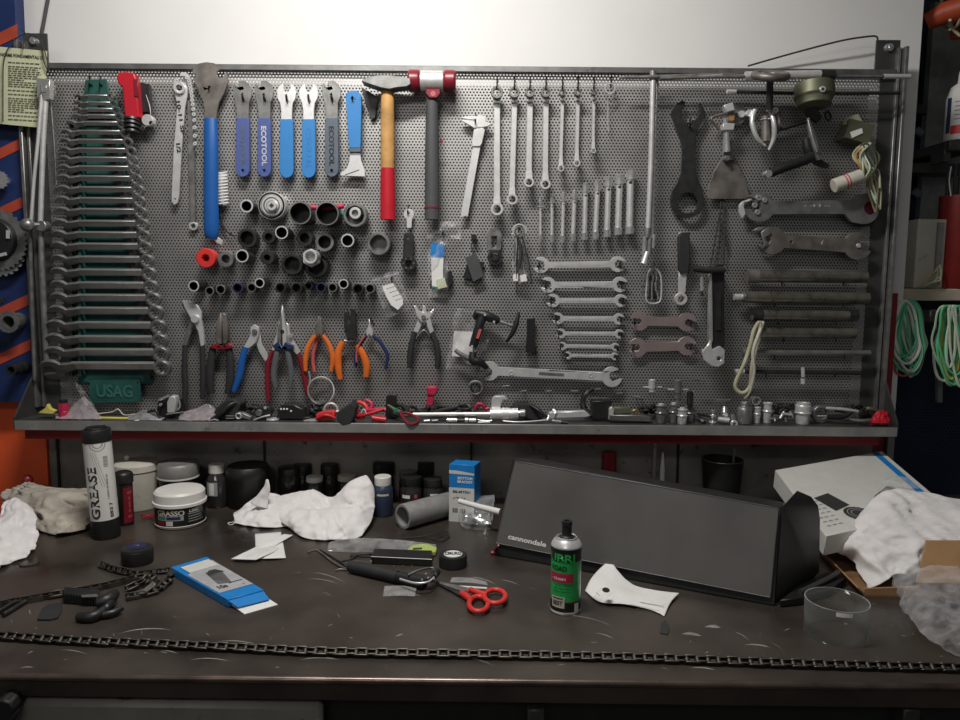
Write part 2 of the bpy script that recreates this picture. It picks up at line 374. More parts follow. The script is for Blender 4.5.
for sx, a in ((-1, xl), (1, xr)):
    e = hl if sx < 0 else hr
    b = MB(); b.box(((a + e)/2, YB + .001, (zt + zb)/2), (abs(e - a), .004, zt - zb)); part('side_plate', b, 'steel_dark', tp)
    b = MB(); b.box((a - sx*.004, YB - .006, (zt + zb)/2 + .03), (.007, .02, zt - zb + .03)); b.box((a - sx*.014, YB - .002, (zt + zb)/2 + .03), (.006, .012, zt - zb + .03)); part('upright', b, 'gun', tp, bevel=.001)
    bc = a - sx*.032; b = MB(); b.box((bc, YB + .004, zt + .030), (.046, .004, .062)); br_ = part('wall_bracket', b, 'steel_dark', tp)
    b = MB(); b.cyl((bc, YB + .002, zt + .046), (bc, YB - .005, zt + .046), .0085, .007); b.cyl((bc, YB - .0045, zt + .046), (bc, YB - .0065, zt + .046), .0035, .003, 6); part('screw', b, 'chrome', br_)
yf = 1.425; xtl = aty(15, 428, yf).x; xtr = aty(897, 432, yf).x
b = MB(); b.box(((xtl + xtr)/2, (yf + YB)/2, zb - .0015), (xtr - xtl, YB - yf, .003)); part('tray', b, 'steel_dark', tp)
b = MB(); b.box(((xtl + xtr)/2, yf, zb - .0095), (xtr - xtl, .004, .019)); part('tray_lip', b, 'tray_steel', tp, bevel=.001)
for xx, xo in ((xtl, xl), (xtr, xr)):
    b = MB(); t = .002
    q = [Vector((xx, yf, zb - .018)), Vector((xx, yf, zb + .006)), Vector((xo, YB, bp(40, 366).z)), Vector((xo, YB, zb - .018))]
    b.prism([p - Vector((t, 0, 0)) for p in q], [p + Vector((t, 0, 0)) for p in q]); part('end_gusset', b, 'steel_dark', tp)

# bench
zc = ZB; fl = bt(-60, 672.2); fr_ = bt(1020, 686); yb_ = 1.60
wb = thing('workbench', 'dark brown stained steel workbench with a scuffed top below the tool panel', 'workbench', (0, 1.2, 0))
b = MB(); b.hexa([Vector((fl.x - .3, fl.y, zc - .006)), Vector((fr_.x + .5, fr_.y, zc - .006)), Vector((fr_.x + .5, yb_, zc - .006)), Vector((fl.x - .3, yb_, zc - .006)),
                  Vector((fl.x - .3, fl.y, zc)), Vector((fr_.x + .5, fr_.y, zc)), Vector((fr_.x + .5, yb_, zc)), Vector((fl.x - .3, yb_, zc))]); part('worktop', b, 'bench_steel', wb)
ed = Vector((fr_.x - fl.x, fr_.y - fl.y, 0)).normalized(); mid = (fl + fr_)/2; Lb = (fr_ - fl).length + .5
M3 = Matrix((ed, Vector((-ed.y, ed.x, 0)), Vector((0, 0, 1)))).transposed()
def bx(mb, u, v, z, du, dv, dz): return mb.box(mid + ed*u + Vector((-ed.y, ed.x, 0))*v + Vector((0, 0, z)), (du, dv, dz), M3)
b = MB(); b.tube([fl + Vector((-.3, .001, -.004)), fr_ + Vector((.3, .001, -.004))], .0045, 10); part('rounded_edge', b, 'bench_edge', wb)
b = MB(); bx(b, 0, .006, -.016, Lb, .010, .026); part('front_lip', b, 'bench_steel', wb)
b = MB(); bx(b, 0, .035, -.16, Lb, .02, .27); part('front_rail', b, 'box_black', wb)
dl = bt(15, 692); dr = bt(322, 693); uc = ((dl - mid).dot(ed) + (dr - mid).dot(ed))/2*.93
b = MB(); xa_ = aty(-60, 700, fl.y).x; xb_ = aty(322, 700, fl.y).x; uc = (xa_ + xb_)/2 - mid.x; bx(b, uc, .010, -.125, xb_ - xa_, .02, .18); dw = part('drawer', b, 'backsplash', wb, bevel=.006)
b = MB(); bx(b, uc, -.005, -.16, .12, .012, .012); part('drawer_handle', b, 'black_plastic', dw)
for px in (535, 905):
    p = aty(px, 712, fl.y + .01); b = MB(); b.box((p.x, p.y, p.z - .005), (.020, .03, .034)); part('bracket', b, 'steel_dark', wb, bevel=.002)
p = aty(14, 700, fl.y); b = MB(); b.cyl((p.x, p.y + .02, p.z + .004), (p.x, p.y - .02, p.z), .011, .013, 8); b.box((p.x - .004, p.y - .012, p.z - .02), (.016, .012, .04), Matrix.Rotation(.5, 3, 'Y')); part('clamp_knob', b, 'black_plastic', wb, bevel=.002)
xs0 = aty(50, 460, 1.55).x; xs1 = aty(893, 460, 1.55).x; zr = zat(480, 437, 1.47)
b = MB(); b.box(((xs0 + xs1)/2, 1.555, (zc + zb)/2 - .005), (xs1 - xs0, .012, zb - zc - .01)); part('backsplash', b, 'backsplash', wb)
b = MB(); b.box(((xs0 + xtr)/2 - .004, 1.475, zr + .002), (xtr - xs0 - .02, .03, .021)); part('red_rail', b, 'red_frame', wb)
for k in range(5):
    b = MB(); xx = xs0 + .02 + (xs1 - xs0 - .04)*k/4.0; b.box((xx, 1.546, (zc + zb)/2), (.004, .006, zb - zc - .03)); part('seam', b, 'box_black', wb)
for xx in (aty(885.5, 350, 1.553).x,):
    b = MB(); b.box((xx, 1.553, (zc + zat(480, 290, 1.553))/2), (.03, .012, zat(480, 290, 1.553) - zc)); part('red_upright', b, 'red_frame', wb)
# scuffs scratched into the worktop
sc_ = MB(); rnd = random.Random(5)
def scuff(px, py, ln, an, wd=1.6):
    pts = [bt(px + math.cos(an + .35*t)*ln*t, py + math.sin(an + .35*t)*ln*t*.7, .0003) for t in [i/6 for i in range(7)]]
    for i in range(6):
        a, c = pts[i], pts[i+1]; n = Vector((0, 1, 0)) * (wd*.0011*math.sin(PI*(i+.3)/6.3)); n2 = Vector((0, 1, 0)) * (wd*.0011*math.sin(PI*(i+1)/6.6) if i < 5 else 0)
        sc_.add([a - n, c - n2, c + n2, a + n], [(0, 1, 2, 3)])
for px, py, ln, an, wd in [(118, 634, 55, -.45, 1.4), (112, 648, 18, -.4, 3), (150, 650, 30, -.15, .9), (190, 660, 40, -.3, 1), (105, 642, 25, -.5, 1), (440, 655, 60, -.05, 1.1), (300, 660, 40, -.35, 1.3),
                           (395, 637, 10, -.8, 2), (705, 627, 16, -.3, 4), (682, 634, 20, -.2, 4), (595, 633, 22, .1, 1.4), (745, 645, 26, -.2, 2), (690, 668, 28, -.2, 1.2), (770, 642, 24, .5, 1), (735, 632, 20, .4, 2.5), (310, 572, 40, .08, 1.2), (306, 579, 34, -.12, 1),
                           (470, 577, 28, .05, 2), (500, 580, 22, .05, 1.2), (26, 655, 9, -1, 2), (20, 668, 14, -.4, .8), (60, 650, 30, -.1, .7), (90, 642, 24, -.2, .8), (215, 642, 44, -.25, .9), (350, 560, 20, .1, 1), (560, 615, 60, -.02, .8), (130, 570, 14, .1, .8), (655, 610, 14, .2, 1), (345, 650, 16, .3, .8)]:
    scuff(px, py, ln, an, wd)
for _ in range(110):
    px = rnd.uniform(0, 960); py = rnd.uniform(560, 670); scuff(px, py, rnd.uniform(2, 9), rnd.uniform(-3, 3), rnd.uniform(.4, .9))
part('scuff_marks', sc_, 'scuff', wb)

# left: blue display board, orange cabinet; right: alcove
xe = aty(33, 250, 1.50).x - .008; ztop = 2.3
b = MB(); b.box(((-2.0 + aty(50, 470, 1.55).x)/2, 1.5515, 1.25), (2.0 + aty(50, 470, 1.55).x, .02, .9)); solo('steel_cabinet', b, 'orange_paint', 'bright orange-red steel cabinet panel at the left end of the bench', 'cabinet')
db = thing('display_board', 'navy blue display board with slanted orange stripes, left of the tool panel', 'display board', (-1.1, 1.53, 1.2))
zl = zat(10, 402, 1.50); q = [aty(18, -40, 1.5), aty(20, 120, 1.5), aty(34, 402, 1.5)]
b = MB(); fr = [Vector((-1.6, 1.5, zl)), Vector((q[2].x, 1.5, zl)), Vector((q[1].x, 1.5, q[1].z)), Vector((q[0].x - .01, 1.5, 2.0)), Vector((-1.6, 1.5, 2.0))]
b.prism(fr, [p + Vector((0, .03, 0)) for p in fr]); part('board', b, 'blue_paint', db)
for y0 in (37, 152, 210, 308, 353):
    b = MB(); xr_ = 17 if y0 < 60 else 19 + (y0 - 120)*.05; a = y0
    pts = [(-260, a + 122), (xr_, a - 14), (xr_, a - 3), (-260, a + 134)]
    if y0 == 37: pts = [(-260, 160), (17, 24), (17, 37), (-260, 173)]
    f = [aty(x, y, 1.4985) for x, y in pts]; b.prism(f, [p + Vector((0, .001, 0)) for p in f]); part('stripe', b, 'orange_stripe', db)
for (tx, ty, wd) in ((4, 343, 'dent'), (2, 300, 'on')):
    b = MB(); c = aty(tx, ty, 1.4972); sl = .5
    letter(b, wd, lambda u, v: c + Vector((u, 0, v + u*.47)), .018 if wd == 'on' else .032, .012); part('lettering', b, 'ink', db)
b = MB(); xw = aty(17, 20, 1.565).x
b = MB(); b.tube([aty(50, -12, 1.56), aty(40.5, 40, 1.56)], .0035, 8); solo('cable', b, 'grey_rubber', 'dark cable running down the wall above the yellow instruction sheet', 'cable')

def starwheel(mb, c, R, r, n, t, tooth=.10):
    k = n*4; out = []
    for i in range(k):
        a = 2*PI*i/k; q = R*(1 + (tooth if i % 4 in (1, 2) else -tooth*.3)); out.append((q*math.cos(a), q*math.sin(a)))
    inn = [(r*math.cos(2*PI*i/24), r*math.sin(2*PI*i/24)) for i in range(24)]
    f = [c + Vector((x, 0, z)) for x, z in out]; g = [c + Vector((x, 0, z)) for x, z in inn]; d = Vector((0, t, 0))
    return mb.prism(f, [p + d for p in f], [g], [[p + d for p in g]])
g = 'bicycle parts on the blue display board'
b = MB(); c = aty(-1, 180, 1.48); starwheel(b, c, .016, .009, 14, .004); b.cyl(c, c + Vector((0, .02, 0)), .009, seg=12); solo('sprocket', b, 'chrome', 'small shiny sprocket high on the blue display board', 'sprocket', g)
ch = thing('chainset', 'black and silver chainset with toothed rings on the blue display board', 'chainset', aty(2, 235, 1.5), g)
c = aty(-4, 240, 1.47); b = MB(); starwheel(b, c, .058, .042, 34, .003, .05); part('chainring', b, 'gun', ch)
b = MB(); starwheel(b, c + Vector((0, .008, -.02)), .048, .032, 26, .003, .06); part('chainring', b, 'chrome', ch)
b = MB(); b.cyl(c + Vector((0, .025, 0)), c + Vector((0, -.012, 0)), .044, .040, 28); b.cyl(c + Vector((0, -.01, 0)), c + Vector((0, -.02, 0)), .014, seg=20); part('spider', b, 'black_plastic', ch, bevel=.001)
for i in range(5):
    a = .3 + i*2*PI/5; p = c + Vector((math.cos(a)*.035, -.015, math.sin(a)*.035)); b = MB(); b.box(p, (.016, .003, .006), Matrix.Rotation(-a - 1.2, 3, 'Y')); part('chainring_bolt', b, 'white_steel', ch)
b = MB(); c = aty(8, 322, 1.465); b.lathe(c + Vector((0, .035, 0)), (0, -1, 0), [(.011, .01), (.017, 0), (.017, .03), (.0215, .03), (.0215, .035), (.012, .035), (.011, .01)], 28, {3: (14, .03), 4: (14, .03)}, 0); solo('bottom_bracket_cup', b, 'gun', 'dark splined bearing cup in the middle of the blue display board', 'bearing cup', g)
b = MB(); c = aty(11, 370, 1.455); b.lathe(c + Vector((0, .045, 0)), (0, -1, 0), [(.006, .02), (.013, 0), (.0115, .03), (.0105, .03), (.0105, .045), (.0065, .045), (.006, .02)], 24); solo('hub_socket', b, 'dark_metal', 'dark round socket at the bottom of the blue display board', 'socket', g)

# instruction sheet and torque wrench hanging at the left
ns = thing('instruction_sheet', 'yellowed printed instruction sheet hung by a black string at top left', 'notice', aty(20, 85, 1.45))
f = [aty(x, y, 1.474) for x, y in [(-30, 44), (47, 51), (44, 128), (-30, 121)]]
b = MB(); b.prism(f, [p + Vector((0, .001, 0)) for p in f]); part('sheet', b, 'note_paper', ns)
b = MB(); rnd = random.Random(3)
c = aty(22, 56, 1.4725); letter(b, 'NORME FONDAMENTALI DI', lambda u, v: c + Vector((u, 0, v - u*.07)), .082, .006)
y = 62
while y < 121:
    x = 8; xe2 = rnd.choice([24, 40, 41, 41, 38])
    while x < xe2:
        w_ = rnd.uniform(2, 5); a = aty(x, y + x*.06, 1.4725); e = aty(min(x + w_, xe2), y + min(x + w_, xe2)*.06, 1.4725)
        b.add([a, e, e + Vector((0, 0, .0014)), a + Vector((0, 0, .0014))], [(0, 1, 2, 3)]); x += w_ + .8
    y += rnd.choice([2.2, 2.2, 2.2, 4])
part('printed_lines', b, 'ink', ns)
b = MB(); b.wire([aty(x, y, 1.466) for x, y in [(3, 122), (3, 85), (4, 60), (11, 44), (24, 34), (36, 36), (42, 46), (44, 62), (49, 72), (47, 60), (41, 42), (31, 36), (24, 42), (23, 50)]], .0011); b.wire([aty(x, y, 1.465) for x, y in [(21, 29), (26, 34), (28, 38)]], .0012); part('string', b, 'ink', ns)

tw = thing('torque_wrench', 'long silver beam torque wrench with ball joint hanging left of the wrench rack', 'torque wrench', bp(38, 110))
b = MB(); b.plate([(36, 78), (50, 79), (49, 99), (44, 100), (41, 92), (37, 100)], .03, .045); b.plate([(40, 82), (42, 90), (47, 83), (46, 92), (41, 93)], .045, .047); part('head', b, 'chrome', tw, bevel=.001)
b = MB(); b.rod([(42, 92, .04), (38, 140, .04), (34, 180, .04), (31, 224, .04)], 1.7, 3); b.rod([(46, 96, .038), (43, 150, .038), (40.5, 222, .038)], 2.4, 3); part('beam', b, 'satin', tw)
b = MB(); b.ball(bp(27.5, 225, .055), 6.6*S); b.rod([(27.5, 225, .055), (41, 225, .045)], 2.5); part('ball', b, 'gun', tw)
b = MB(); b.knob(40.5, 226, .03, .05, 5.2, 20); part('pivot', b, 'gun', tw, bevel=.001)
b = MB(); b.rod([(40.5, 226, .038), (43, 290, .036), (47, 362, .034)], [2.6, 3.0, 3.2], 3); b.rod([(30, 226, .036), (31.5, 290, .03), (35, 380, .02)], [1.8, 2, 2], 3); part('shaft', b, 'gun', tw)
b = MB(); b.rod([(50, 95, .02), (54, 140, .02), (56.5, 185, .02)], .9); solo('thin_rod', b, 'gun', 'thin steel rod hanging between the torque wrench and the rack', 'rod')
def T(name, label, cat, px, py, group=None): return thing(name, label, cat, bp(px, py, 0), group)
def pp(t, name, mat, pts, d0, d1, holes=(), bevel=.0006, label=None, seg=1):
    return part(name, MB().plate(pts, d0, d1, holes), mat, t, label, bevel=bevel, seg=seg)
def rp(t, name, mat, pts, r, n=4, seg=10, flat=1.0, label=None, closed=False):
    return part(name, MB().rod(pts, r, n, seg, flat, closed), mat, t, label)
def kp(t, name, mat, px, py, d0, d1, r, seg=16, r2=None, label=None, bevel=.0004):
    return part(name, MB().knob(px, py, d0, d1, r, seg, r2), mat, t, label, bevel=bevel)
HG = 'black hooks pushed through the tool panel'
def hook(px, py, d=.03, s=1.0):                             # small black wire hook holding a tool
    b = MB(); b.rod([(px + .3, py - 7*s, -.002), (px + .2, py - 5*s, .006), (px, py, d*.6), (px - .2, py + 1.5, d), (px - .3, py - 2, d + .006)], .75, 3, 6)
    return b
hooks = []
def add_hook(px, py, d=.03, s=1.0, what=None):
    o = solo('hook', hook(px, py, d, s), 'black_plastic', ('small black hook ' if len(what.split()) < 13 else 'hook ') + what, 'hook', None); return o
def lettering(t, s, mat, cx, cy, d, w, h, ang=0.0, name='lettering', label=None):      # writing lying on a panel-facing surface; w, h in px
    c = bp(cx, cy, d + .0004); ca, sa = math.cos(ang), math.sin(ang)
    b = MB(); letter(b, s, lambda u, v: c + Vector(((u*ca - v*sa), 0, (u*sa + v*ca))), w*S, h*S); return part(name, b, mat, t, label)

# ---- green rack with 26 combination wrenches
wr = T('wrench_rack', 'green stamped metal rack holding the graduated combination wrenches', 'tool rack', 98, 240)
pp(wr, 'back_plate', 'green_rack', [(85, 80), (106, 79), (109, 96), (117, 100), (126, 180), (138, 290), (150, 372), (152, 384), (78, 384), (80, 300), (80, 96), (84, 94)], .004, .009, [circ(91, 86, 1.6, 8), circ(101, 86, 1.6, 8)])
for x, y0, y1 in ((79.5, 96, 376), (70.5, 120, 376)):
    pp(wr, 'side_rail', 'green_rack' if x > 75 else 'dark_metal', [(x-1.6, y0), (x+1.6, y0), (x+1.6, y1), (x-1.6, y1)], .009, .030)
rx = [(96, 110), (118, 119), (150, 129), (189, 136), (246, 143), (285, 149), (325, 157), (365, 161)]
lx = [(96, 73), (116, 70), (125, 63), (134, 58), (168, 55), (211, 52), (234, 48), (297, 46), (330, 42), (352, 41), (365, 36)]
def itp(tab, y):
    if y <= tab[0][0]: return tab[0][1]
    for (a, b_), (c, d) in zip(tab, tab[1:]):
        if y <= c: return b_ + (d-b_)*(y-a)/(c-a)
    return tab[-1][1]
pp(wr, 'right_rail', 'dark_metal', [(itp(rx, y) - 16, y) for y in (100, 200, 300, 376)] + [(itp(rx, y) - 12, y) for y in (376, 300, 200, 100)], .009, .030)
npl = pp(wr, 'name_plate', 'green_rack', [(88, 379), (139, 378), (141, 402), (90, 404)], .018, .024)
lettering(npl, 'USAG', 'emboss', 114.5, 391, .0252, 36, 13, -.01, label='embossed capital letters')
for x, a in ((88, 382), (137, 381)): kp(wr, 'rivet', 'dark_metal', x + 1, a + 1, .024, .0255, 1.0, 8)
for x in (89.5, 100): add_hook(x, 85, .02, 1.3, 'through the top tab of the green rack, %s one' % ('left' if x < 95 else 'right'))
WY = [96, 103, 109.5, 116, 123, 132, 141, 150, 159, 168, 178, 189, 200, 211, 223, 234.5, 246, 259, 272, 285, 297.5, 310.5, 325, 339, 352, 365.5]
ORD = ['topmost', 'second', 'third', 'fourth', 'fifth', 'sixth', 'seventh', 'eighth', 'ninth', 'tenth', 'eleventh', 'twelfth', 'thirteenth']
for i, y in enumerate(WY):
    f = i/25; xl_ = itp(lx, y); xr_ = itp(rx, y); rh = 4.8 + 8.0*f; rr = 3.4 + 5.0*f; h = 1.8 + 2.5*f
    if i < 13: wh = ORD[i] + ' from the top' if i else 'topmost and smallest'
    else: wh = (ORD[25-i] + ' from the bottom') if i < 25 else 'lowest and largest'
    t = T('combination_wrench', 'chrome combination wrench in the green rack, ' + wh, 'wrench', (xl_ + xr_)/2, y, 'combination wrenches in the green rack')
    dc = .036; M = Matrix.Rotation(math.radians(38), 3, 'X'); c0 = bp((xl_+xr_)/2, y, dc)
    def til(mb):
        mb.v = [c0 + M @ (v - c0) for v in mb.v]; return mb
    hx = xl_ + rh*1.05; hy = y + rh*.45
    A = jaw(hx, hy, rh, rh*.85, -14, 166 + 10, h*1.25)
    neck = [(hx + rh*2.0, y - h), (xr_ - rr*1.9, y - h), (xr_ - rr*1.9, y + h), (hx + rh*2.0, y + h)]
    part('open_end', til(MB().plate(A + neck[:1] + neck[3:], dc - .003, dc + .003 + .001*f)), 'gun', t, bevel=.0008)
    part('shaft', til(MB().plate([(hx + rh*1.7, y - h), (xr_ - rr*.8, y - h), (xr_ - rr*.8, y + h), (hx + rh*1.7, y + h)], dc - .0024 - .001*f, dc + .0024 + .001*f)), 'shaft', t, bevel=.0008)
    b = MB(); cc = c0 + Vector(((xr_ - (xl_+xr_)/2)*S, 0, 0)) + M @ Vector((0, .0, -rr*.25*S)); ax = Matrix.Rotation(math.radians(14), 3, 'X') @ Vector((0, -1, 0)); T_ = .006 + .006*f
    b.lathe(cc - ax*T_*.5, ax, [(rr*.64*S, 0), (rr*.92*S, 0), (rr*S, T_*.15), (rr*S, T_*.85), (rr*.92*S, T_), (rr*.66*S, T_)], 24, {0: (12, .07), 5: (12, .07)}, 0, True); part('ring_end', b, 'gun', t)

# ---- red pipe cutter
t = T('pipe_cutter', 'red-handled cutter with black ribbed wheel, right of the rack top', 'cutter', 128, 95)
pp(t, 'handle', 'red', [(116, 76), (119, 72.5), (126, 71.5), (134, 73), (136, 79), (139, 117), (131, 119.5), (124.5, 117), (122, 86), (118, 84)], .02, .040, bevel=.004, seg=3)
pp(t, 'grip_insert', 'red_dark', [(133, 79), (137.5, 79), (138.5, 97), (134, 96)], .04, .042)
pp(t, 'bracket', 'black_plastic', [(139, 82), (149, 84), (150, 112), (140, 112)], .01, .022)
for k, (y, r) in enumerate(((120, 7), (124, 7.5), (128, 7.2), (132, 6.4))):
    b = MB(); c = bp(132, y, .032); b.cyl(c + Vector((-.014, .004, 0)), c + Vector((.013, -.004, 0)), r*S*.95, seg=18) if k == 9 else b.lathe(c, (0, -.25, -1), [(r*S*.8, -.003), (r*S, -.002), (r*S, .002), (r*S*.8, .003)], 18); part('rib', b, 'dark_metal', t)
part('wheel', MB().knob(147, 120, .015, .03, 5.5, 18), 'satin', t, bevel=.001)
rp(t, 'wire', 'gun', [(145, 92, .02), (150, 108, .025), (150, 122, .028), (144, 128, .03)], .6)
kp(t, 'screw', 'chrome', 151, 123, .02, .03, 2.2)

# ---- chain whip
t = T('chain_whip', 'long flat steel chain whip stamped with sprocket sizes, left of the blue-handled wrench', 'chain whip', 180, 85)
pp(t, 'bar', 'satin', [(174, 78), (177, 77), (178, 82), (182, 81), (183, 78), (186.5, 79), (188, 88), (187, 97), (185, 106), (181.5, 150), (179, 195), (177.5, 203), (174, 205), (171.5, 202), (171.5, 195), (173.5, 150), (177, 106), (175.5, 97), (173, 88)], .012, .016, [circ(179, 87.5, 3.2, 14), circ(174.8, 199, 1.0, 8)])
part('roller', MB().ring(179, 88, .014, .022, 5.3, 3.4), 'white_steel', t)
lettering(t, '10-11 SP', 'dark_metal', 180.6, 118, .0165, 32, 3.6, -math.radians(84), label='stamped sprocket numbers'); lettering(t, '1/2', 'dark_metal', 178.5, 148, .0165, 9, 4, -math.radians(84))
cpts = cr([(182, 74, .024), (187, 76, .024), (190, 86, .022), (192, 100, .02), (194, 120, .018), (195, 149, .018)], 4)
for k in range(0, len(cpts) - 1):
    x, y, d = cpts[k]; b = MB(); b.ring(x, y, d - .002, d + .002, 1.9, .7, 12); part('chain_link', b, 'white_steel', t)
t = T('ring_wrench', 'slim steel chain tool bar with a small ring end, hanging behind the chain whip', 'wrench', 190, 150)
pp(t, 'bar', 'gun', [(187.5, 100), (191, 100), (194, 150), (195.6, 221), (190.4, 221), (188, 150)], .006, .010)
part('ring', MB().ring(193, 226, .004, .012, 4.2, 2.6), 'satin', t)

# ---- big blue-handled headset wrench
t = T('headset_wrench', 'large flat steel cup wrench with a long glossy blue handle', 'wrench', 209, 85)
pp(t, 'head', 'rust_metal', [(192, 73), (193, 67), (198, 63.5), (206, 62), (214, 63), (219, 67), (220, 69.5), (217, 71.5), (216.5, 75), (219, 77.5), (223, 77), (225, 72.5), (227.5, 74), (228, 82), (224, 93), (219, 102), (217, 110), (216, 122), (205, 122), (204.5, 110), (203, 100), (199, 92), (196, 85), (193, 79), (195, 78), (197, 74.5)], .018, .023, [circ(209, 87, 1.5, 8)])
part('handle', MB().rod([(210.5, 119, .022), (211, 150, .026), (211, 200, .026), (211.5, 230, .024), (211.5, 238, .022)], [6.4, 7, 7.2, 7.4, 5.6], 4, 14, .65), 'blue_handle', t)
pp(t, 'tip', 'satin', [(212, 233), (219, 238), (223, 241), (222, 245), (217, 243), (212, 239)], .018, .022)
add_hook(209, 88, .028, 1, 'through the head of the large cup wrench')
# spiral tag with a cord
t = T('coiled_cord', 'short white and black coiled cord behind the long blue handle', 'cord', 222, 188)
b = MB(); pts = []
for k in range(0, 12*11): a = 2*PI*k/12; pts.append((221.5 + 5.5*math.cos(a) + k*.012, 172 + k*.255, .016 + .008*math.sin(a)))
rp(t, 'coil', 'paper', pts, .75, 1, 6)
rp(t, 'string', 'black_rubber', [(222, 203, .012), (221, 215, .01), (224, 228, .01), (229, 233, .01), (234, 236, .02)], .9)

# ---- cone wrenches
def cone_head(cx, top, w): pass
CW = [(242.5, 81, 'blue_violet', 'slate', 'violet-blue handle, first in the row'), (264, 81, 'blue_violet', 'slate', 'violet-blue handle and pale raised lettering, second in the row'),
      (286.5, 82, 'blue_light', 'white_steel', 'bright steel head and light blue handle, left of its twin'), (308.5, 82, 'blue_light', 'white_steel', 'bright steel head and light blue handle with raised lettering'),
      (331.5, 81, 'slate', 'slate', 'all grey handle, last before the blue scraper')]
for i, (x, y, hm, sm, ds) in enumerate(CW):
    t = T('cone_wrench', 'flat cone wrench with ' + ds, 'wrench', x, 100, 'cone wrenches in a row')
    if sm == 'white_steel':
        O = [(x-3.5, y+1), (x-3, y+6), (x-1.6, y+9.5), (x+1.6, y+9.5), (x+3.6, y+6.5), (x+4.4, y+1), (x+8, y+4.5), (x+9.7, y+10), (x+9, y+16), (x+6.3, y+21), (x+5.5, y+28), (x+5.5, y+42), (x-5.5, y+42), (x-5.5, y+28), (x-6.6, y+21), (x-9.4, y+15), (x-9.4, y+8), (x-7, y+3.5)]
    else:
        O = [(x-8, y+1.5), (x-5.5, y+7), (x-3, y+5), (x-3.5, y), (x+2, y-.6), (x+6.5, y+3), (x+9.3, y+9), (x+9, y+15), (x+6.5, y+22), (x+6.3, y+36), (x+6, y+42), (x-6, y+42), (x-6, y+30), (x-7.5, y+20), (x-9.3, y+13), (x-9.3, y+5)]
    hm2 = 'gun' if sm == 'slate' else sm
    pp(t, 'head', hm2, O, .016, .0195, [[(x-1.6, y+13), (x+.2, y+12), (x+1.2, y+17), (x+2, y+19), (x+1, y+23), (x-.6, y+19)]])
    H = [(x-5.9, y+37), (x+5.9, y+37), (x+6.5, y+42), (x+7.1, y+88)] + [(x + 7.1*math.cos(a), y + 88 + 8*math.sin(a)) for a in (.4, .8, 1.2, 1.57, 1.94, 2.34, 2.74)] + [(x-7.1, y+88), (x-6.5, y+42)]
    hd = pp(t, 'handle', hm, H, .0135, .0225, [circ(x, y + 89.5, 1.5, 8)] if sm != 'white_steel' else (), bevel=.002, seg=2)
    if i != 2: lettering(hd, 'CYCLUS' if i == 3 else 'ECOTOOL', 'blue_light' if i == 3 else ('satin' if i == 1 else 'slate' if i == 0 else 'dark_metal'), x, y + 65, .0227, 37, 5.0, -PI/2, label='raised lettering')
    add_hook(x, y + 17, .028, 1, 'in the cone wrench with ' + ds.split(',')[0])
t = T('tyre_lever', 'light blue handled scraper with a flared polished foot', 'scraper', 353, 100)
pp(t, 'handle', 'blue_light', [(345.5, 96), (347, 92.5), (351, 90.5), (356, 90.5), (360, 93), (361.5, 97), (361, 125), (360.5, 148), (349, 148), (347.5, 125)], .014, .026, [circ(352.5, 98.5, 1.7, 8)], bevel=.002, seg=2)
pp(t, 'collar', 'slate', [(349, 148), (360.5, 148), (360.5, 152), (349.3, 152)], .014, .0255)
pp(t, 'foot', 'white_steel', [(349.8, 151), (360.2, 151), (361, 160), (365, 170), (365, 176.5), (340, 175.5), (340.5, 173), (347, 168), (349.5, 160)], .016, .020)
pp(t, 'foot_groove', 'ink', [(345, 174.5), (359, 169.5), (359.3, 170.3), (345, 175.4)], .020, .0203, bevel=0)
add_hook(352.5, 98, .03, 1, 'through the light blue scraper handle')
pp_ = T('pry_bar', 'dark grey flat bar mostly hidden behind the wooden hammer', 'bar', 372, 105); pp(pp_, 'bar', 'dark_metal', [(361, 87), (370, 92), (378, 98), (375, 118), (371, 119), (366, 105)], .008, .012)

# ---- hammers
t = T('hammer', 'cross-peen hammer with wooden handle painted red at the bottom', 'hammer', 388, 85)
part('handle', MB().rod([(387.5, 84, .04), (387.5, 110, .04), (387.5, 150, .04), (387.6, 169, .04)], [5.6, 6.4, 6.6, 6.5], 4, 16, .75), 'wood', t)
part('painted_grip', MB().rod([(387.6, 168, .04), (387.7, 190, .04), (388, 219.5, .04)], [6.6, 7.0, 7.4], 4, 16, .75), 'red', t, 'red painted lower half')
b = MB(); O = [(361, 81), (366, 77.5), (377, 75), (392, 75), (398, 76), (410, 78), (411, 84), (408, 86), (398, 87), (390, 89), (378, 87), (369, 84)]; b.plate(O, .022, .058); part('head', b, 'gun', t, bevel=.003, seg=2)
t = T('mallet', 'soft-faced mallet with dark red faces and a black handle', 'mallet', 432, 90)
rp(t, 'handle', 'grey_rubber', [(432, 88, .036), (432, 110, .036), (432, 150, .036), (432, 202, .036), (432, 219.5, .036)], [5.4, 5.8, 6.6, 7, 7.2], 4, 16, .75)
pp(t, 'handle_cap', 'red_dark', [(426, 89), (439.5, 89), (440.5, 93), (437, 97.5), (429, 97.5), (425.5, 93)], .035, .049, bevel=.001); kp(t, 'badge', 'salmon', 433, 93.5, .049, .0495, 2.6)
kp(t, 'hanging_eye', 'red_dark', 441.5, 141.5, .034, .038, 1.6, 8)
b = MB(); c = bp(432, 81, .036); z = Vector((1, 0, 0)); b.cyl(c - z*.022, c + z*.022, .0185, seg=24); part('head', b, 'satin', t, bevel=.001)
for sx in (-1, 1):
    b = MB(); b.lathe(c + z*sx*.0215, z*sx, [(.0175, 0), (.0205, .004), (.0205, .021), (.018, .0235)], 24); part('face', b, 'red_dark', t, bevel=.001)
part('grip_band', MB().rod([(432, 207, .036), (432, 208.5, .036)], [7.5, 7.5], 1, 16, .75), 'red_dark', t, 'thin dark red band')

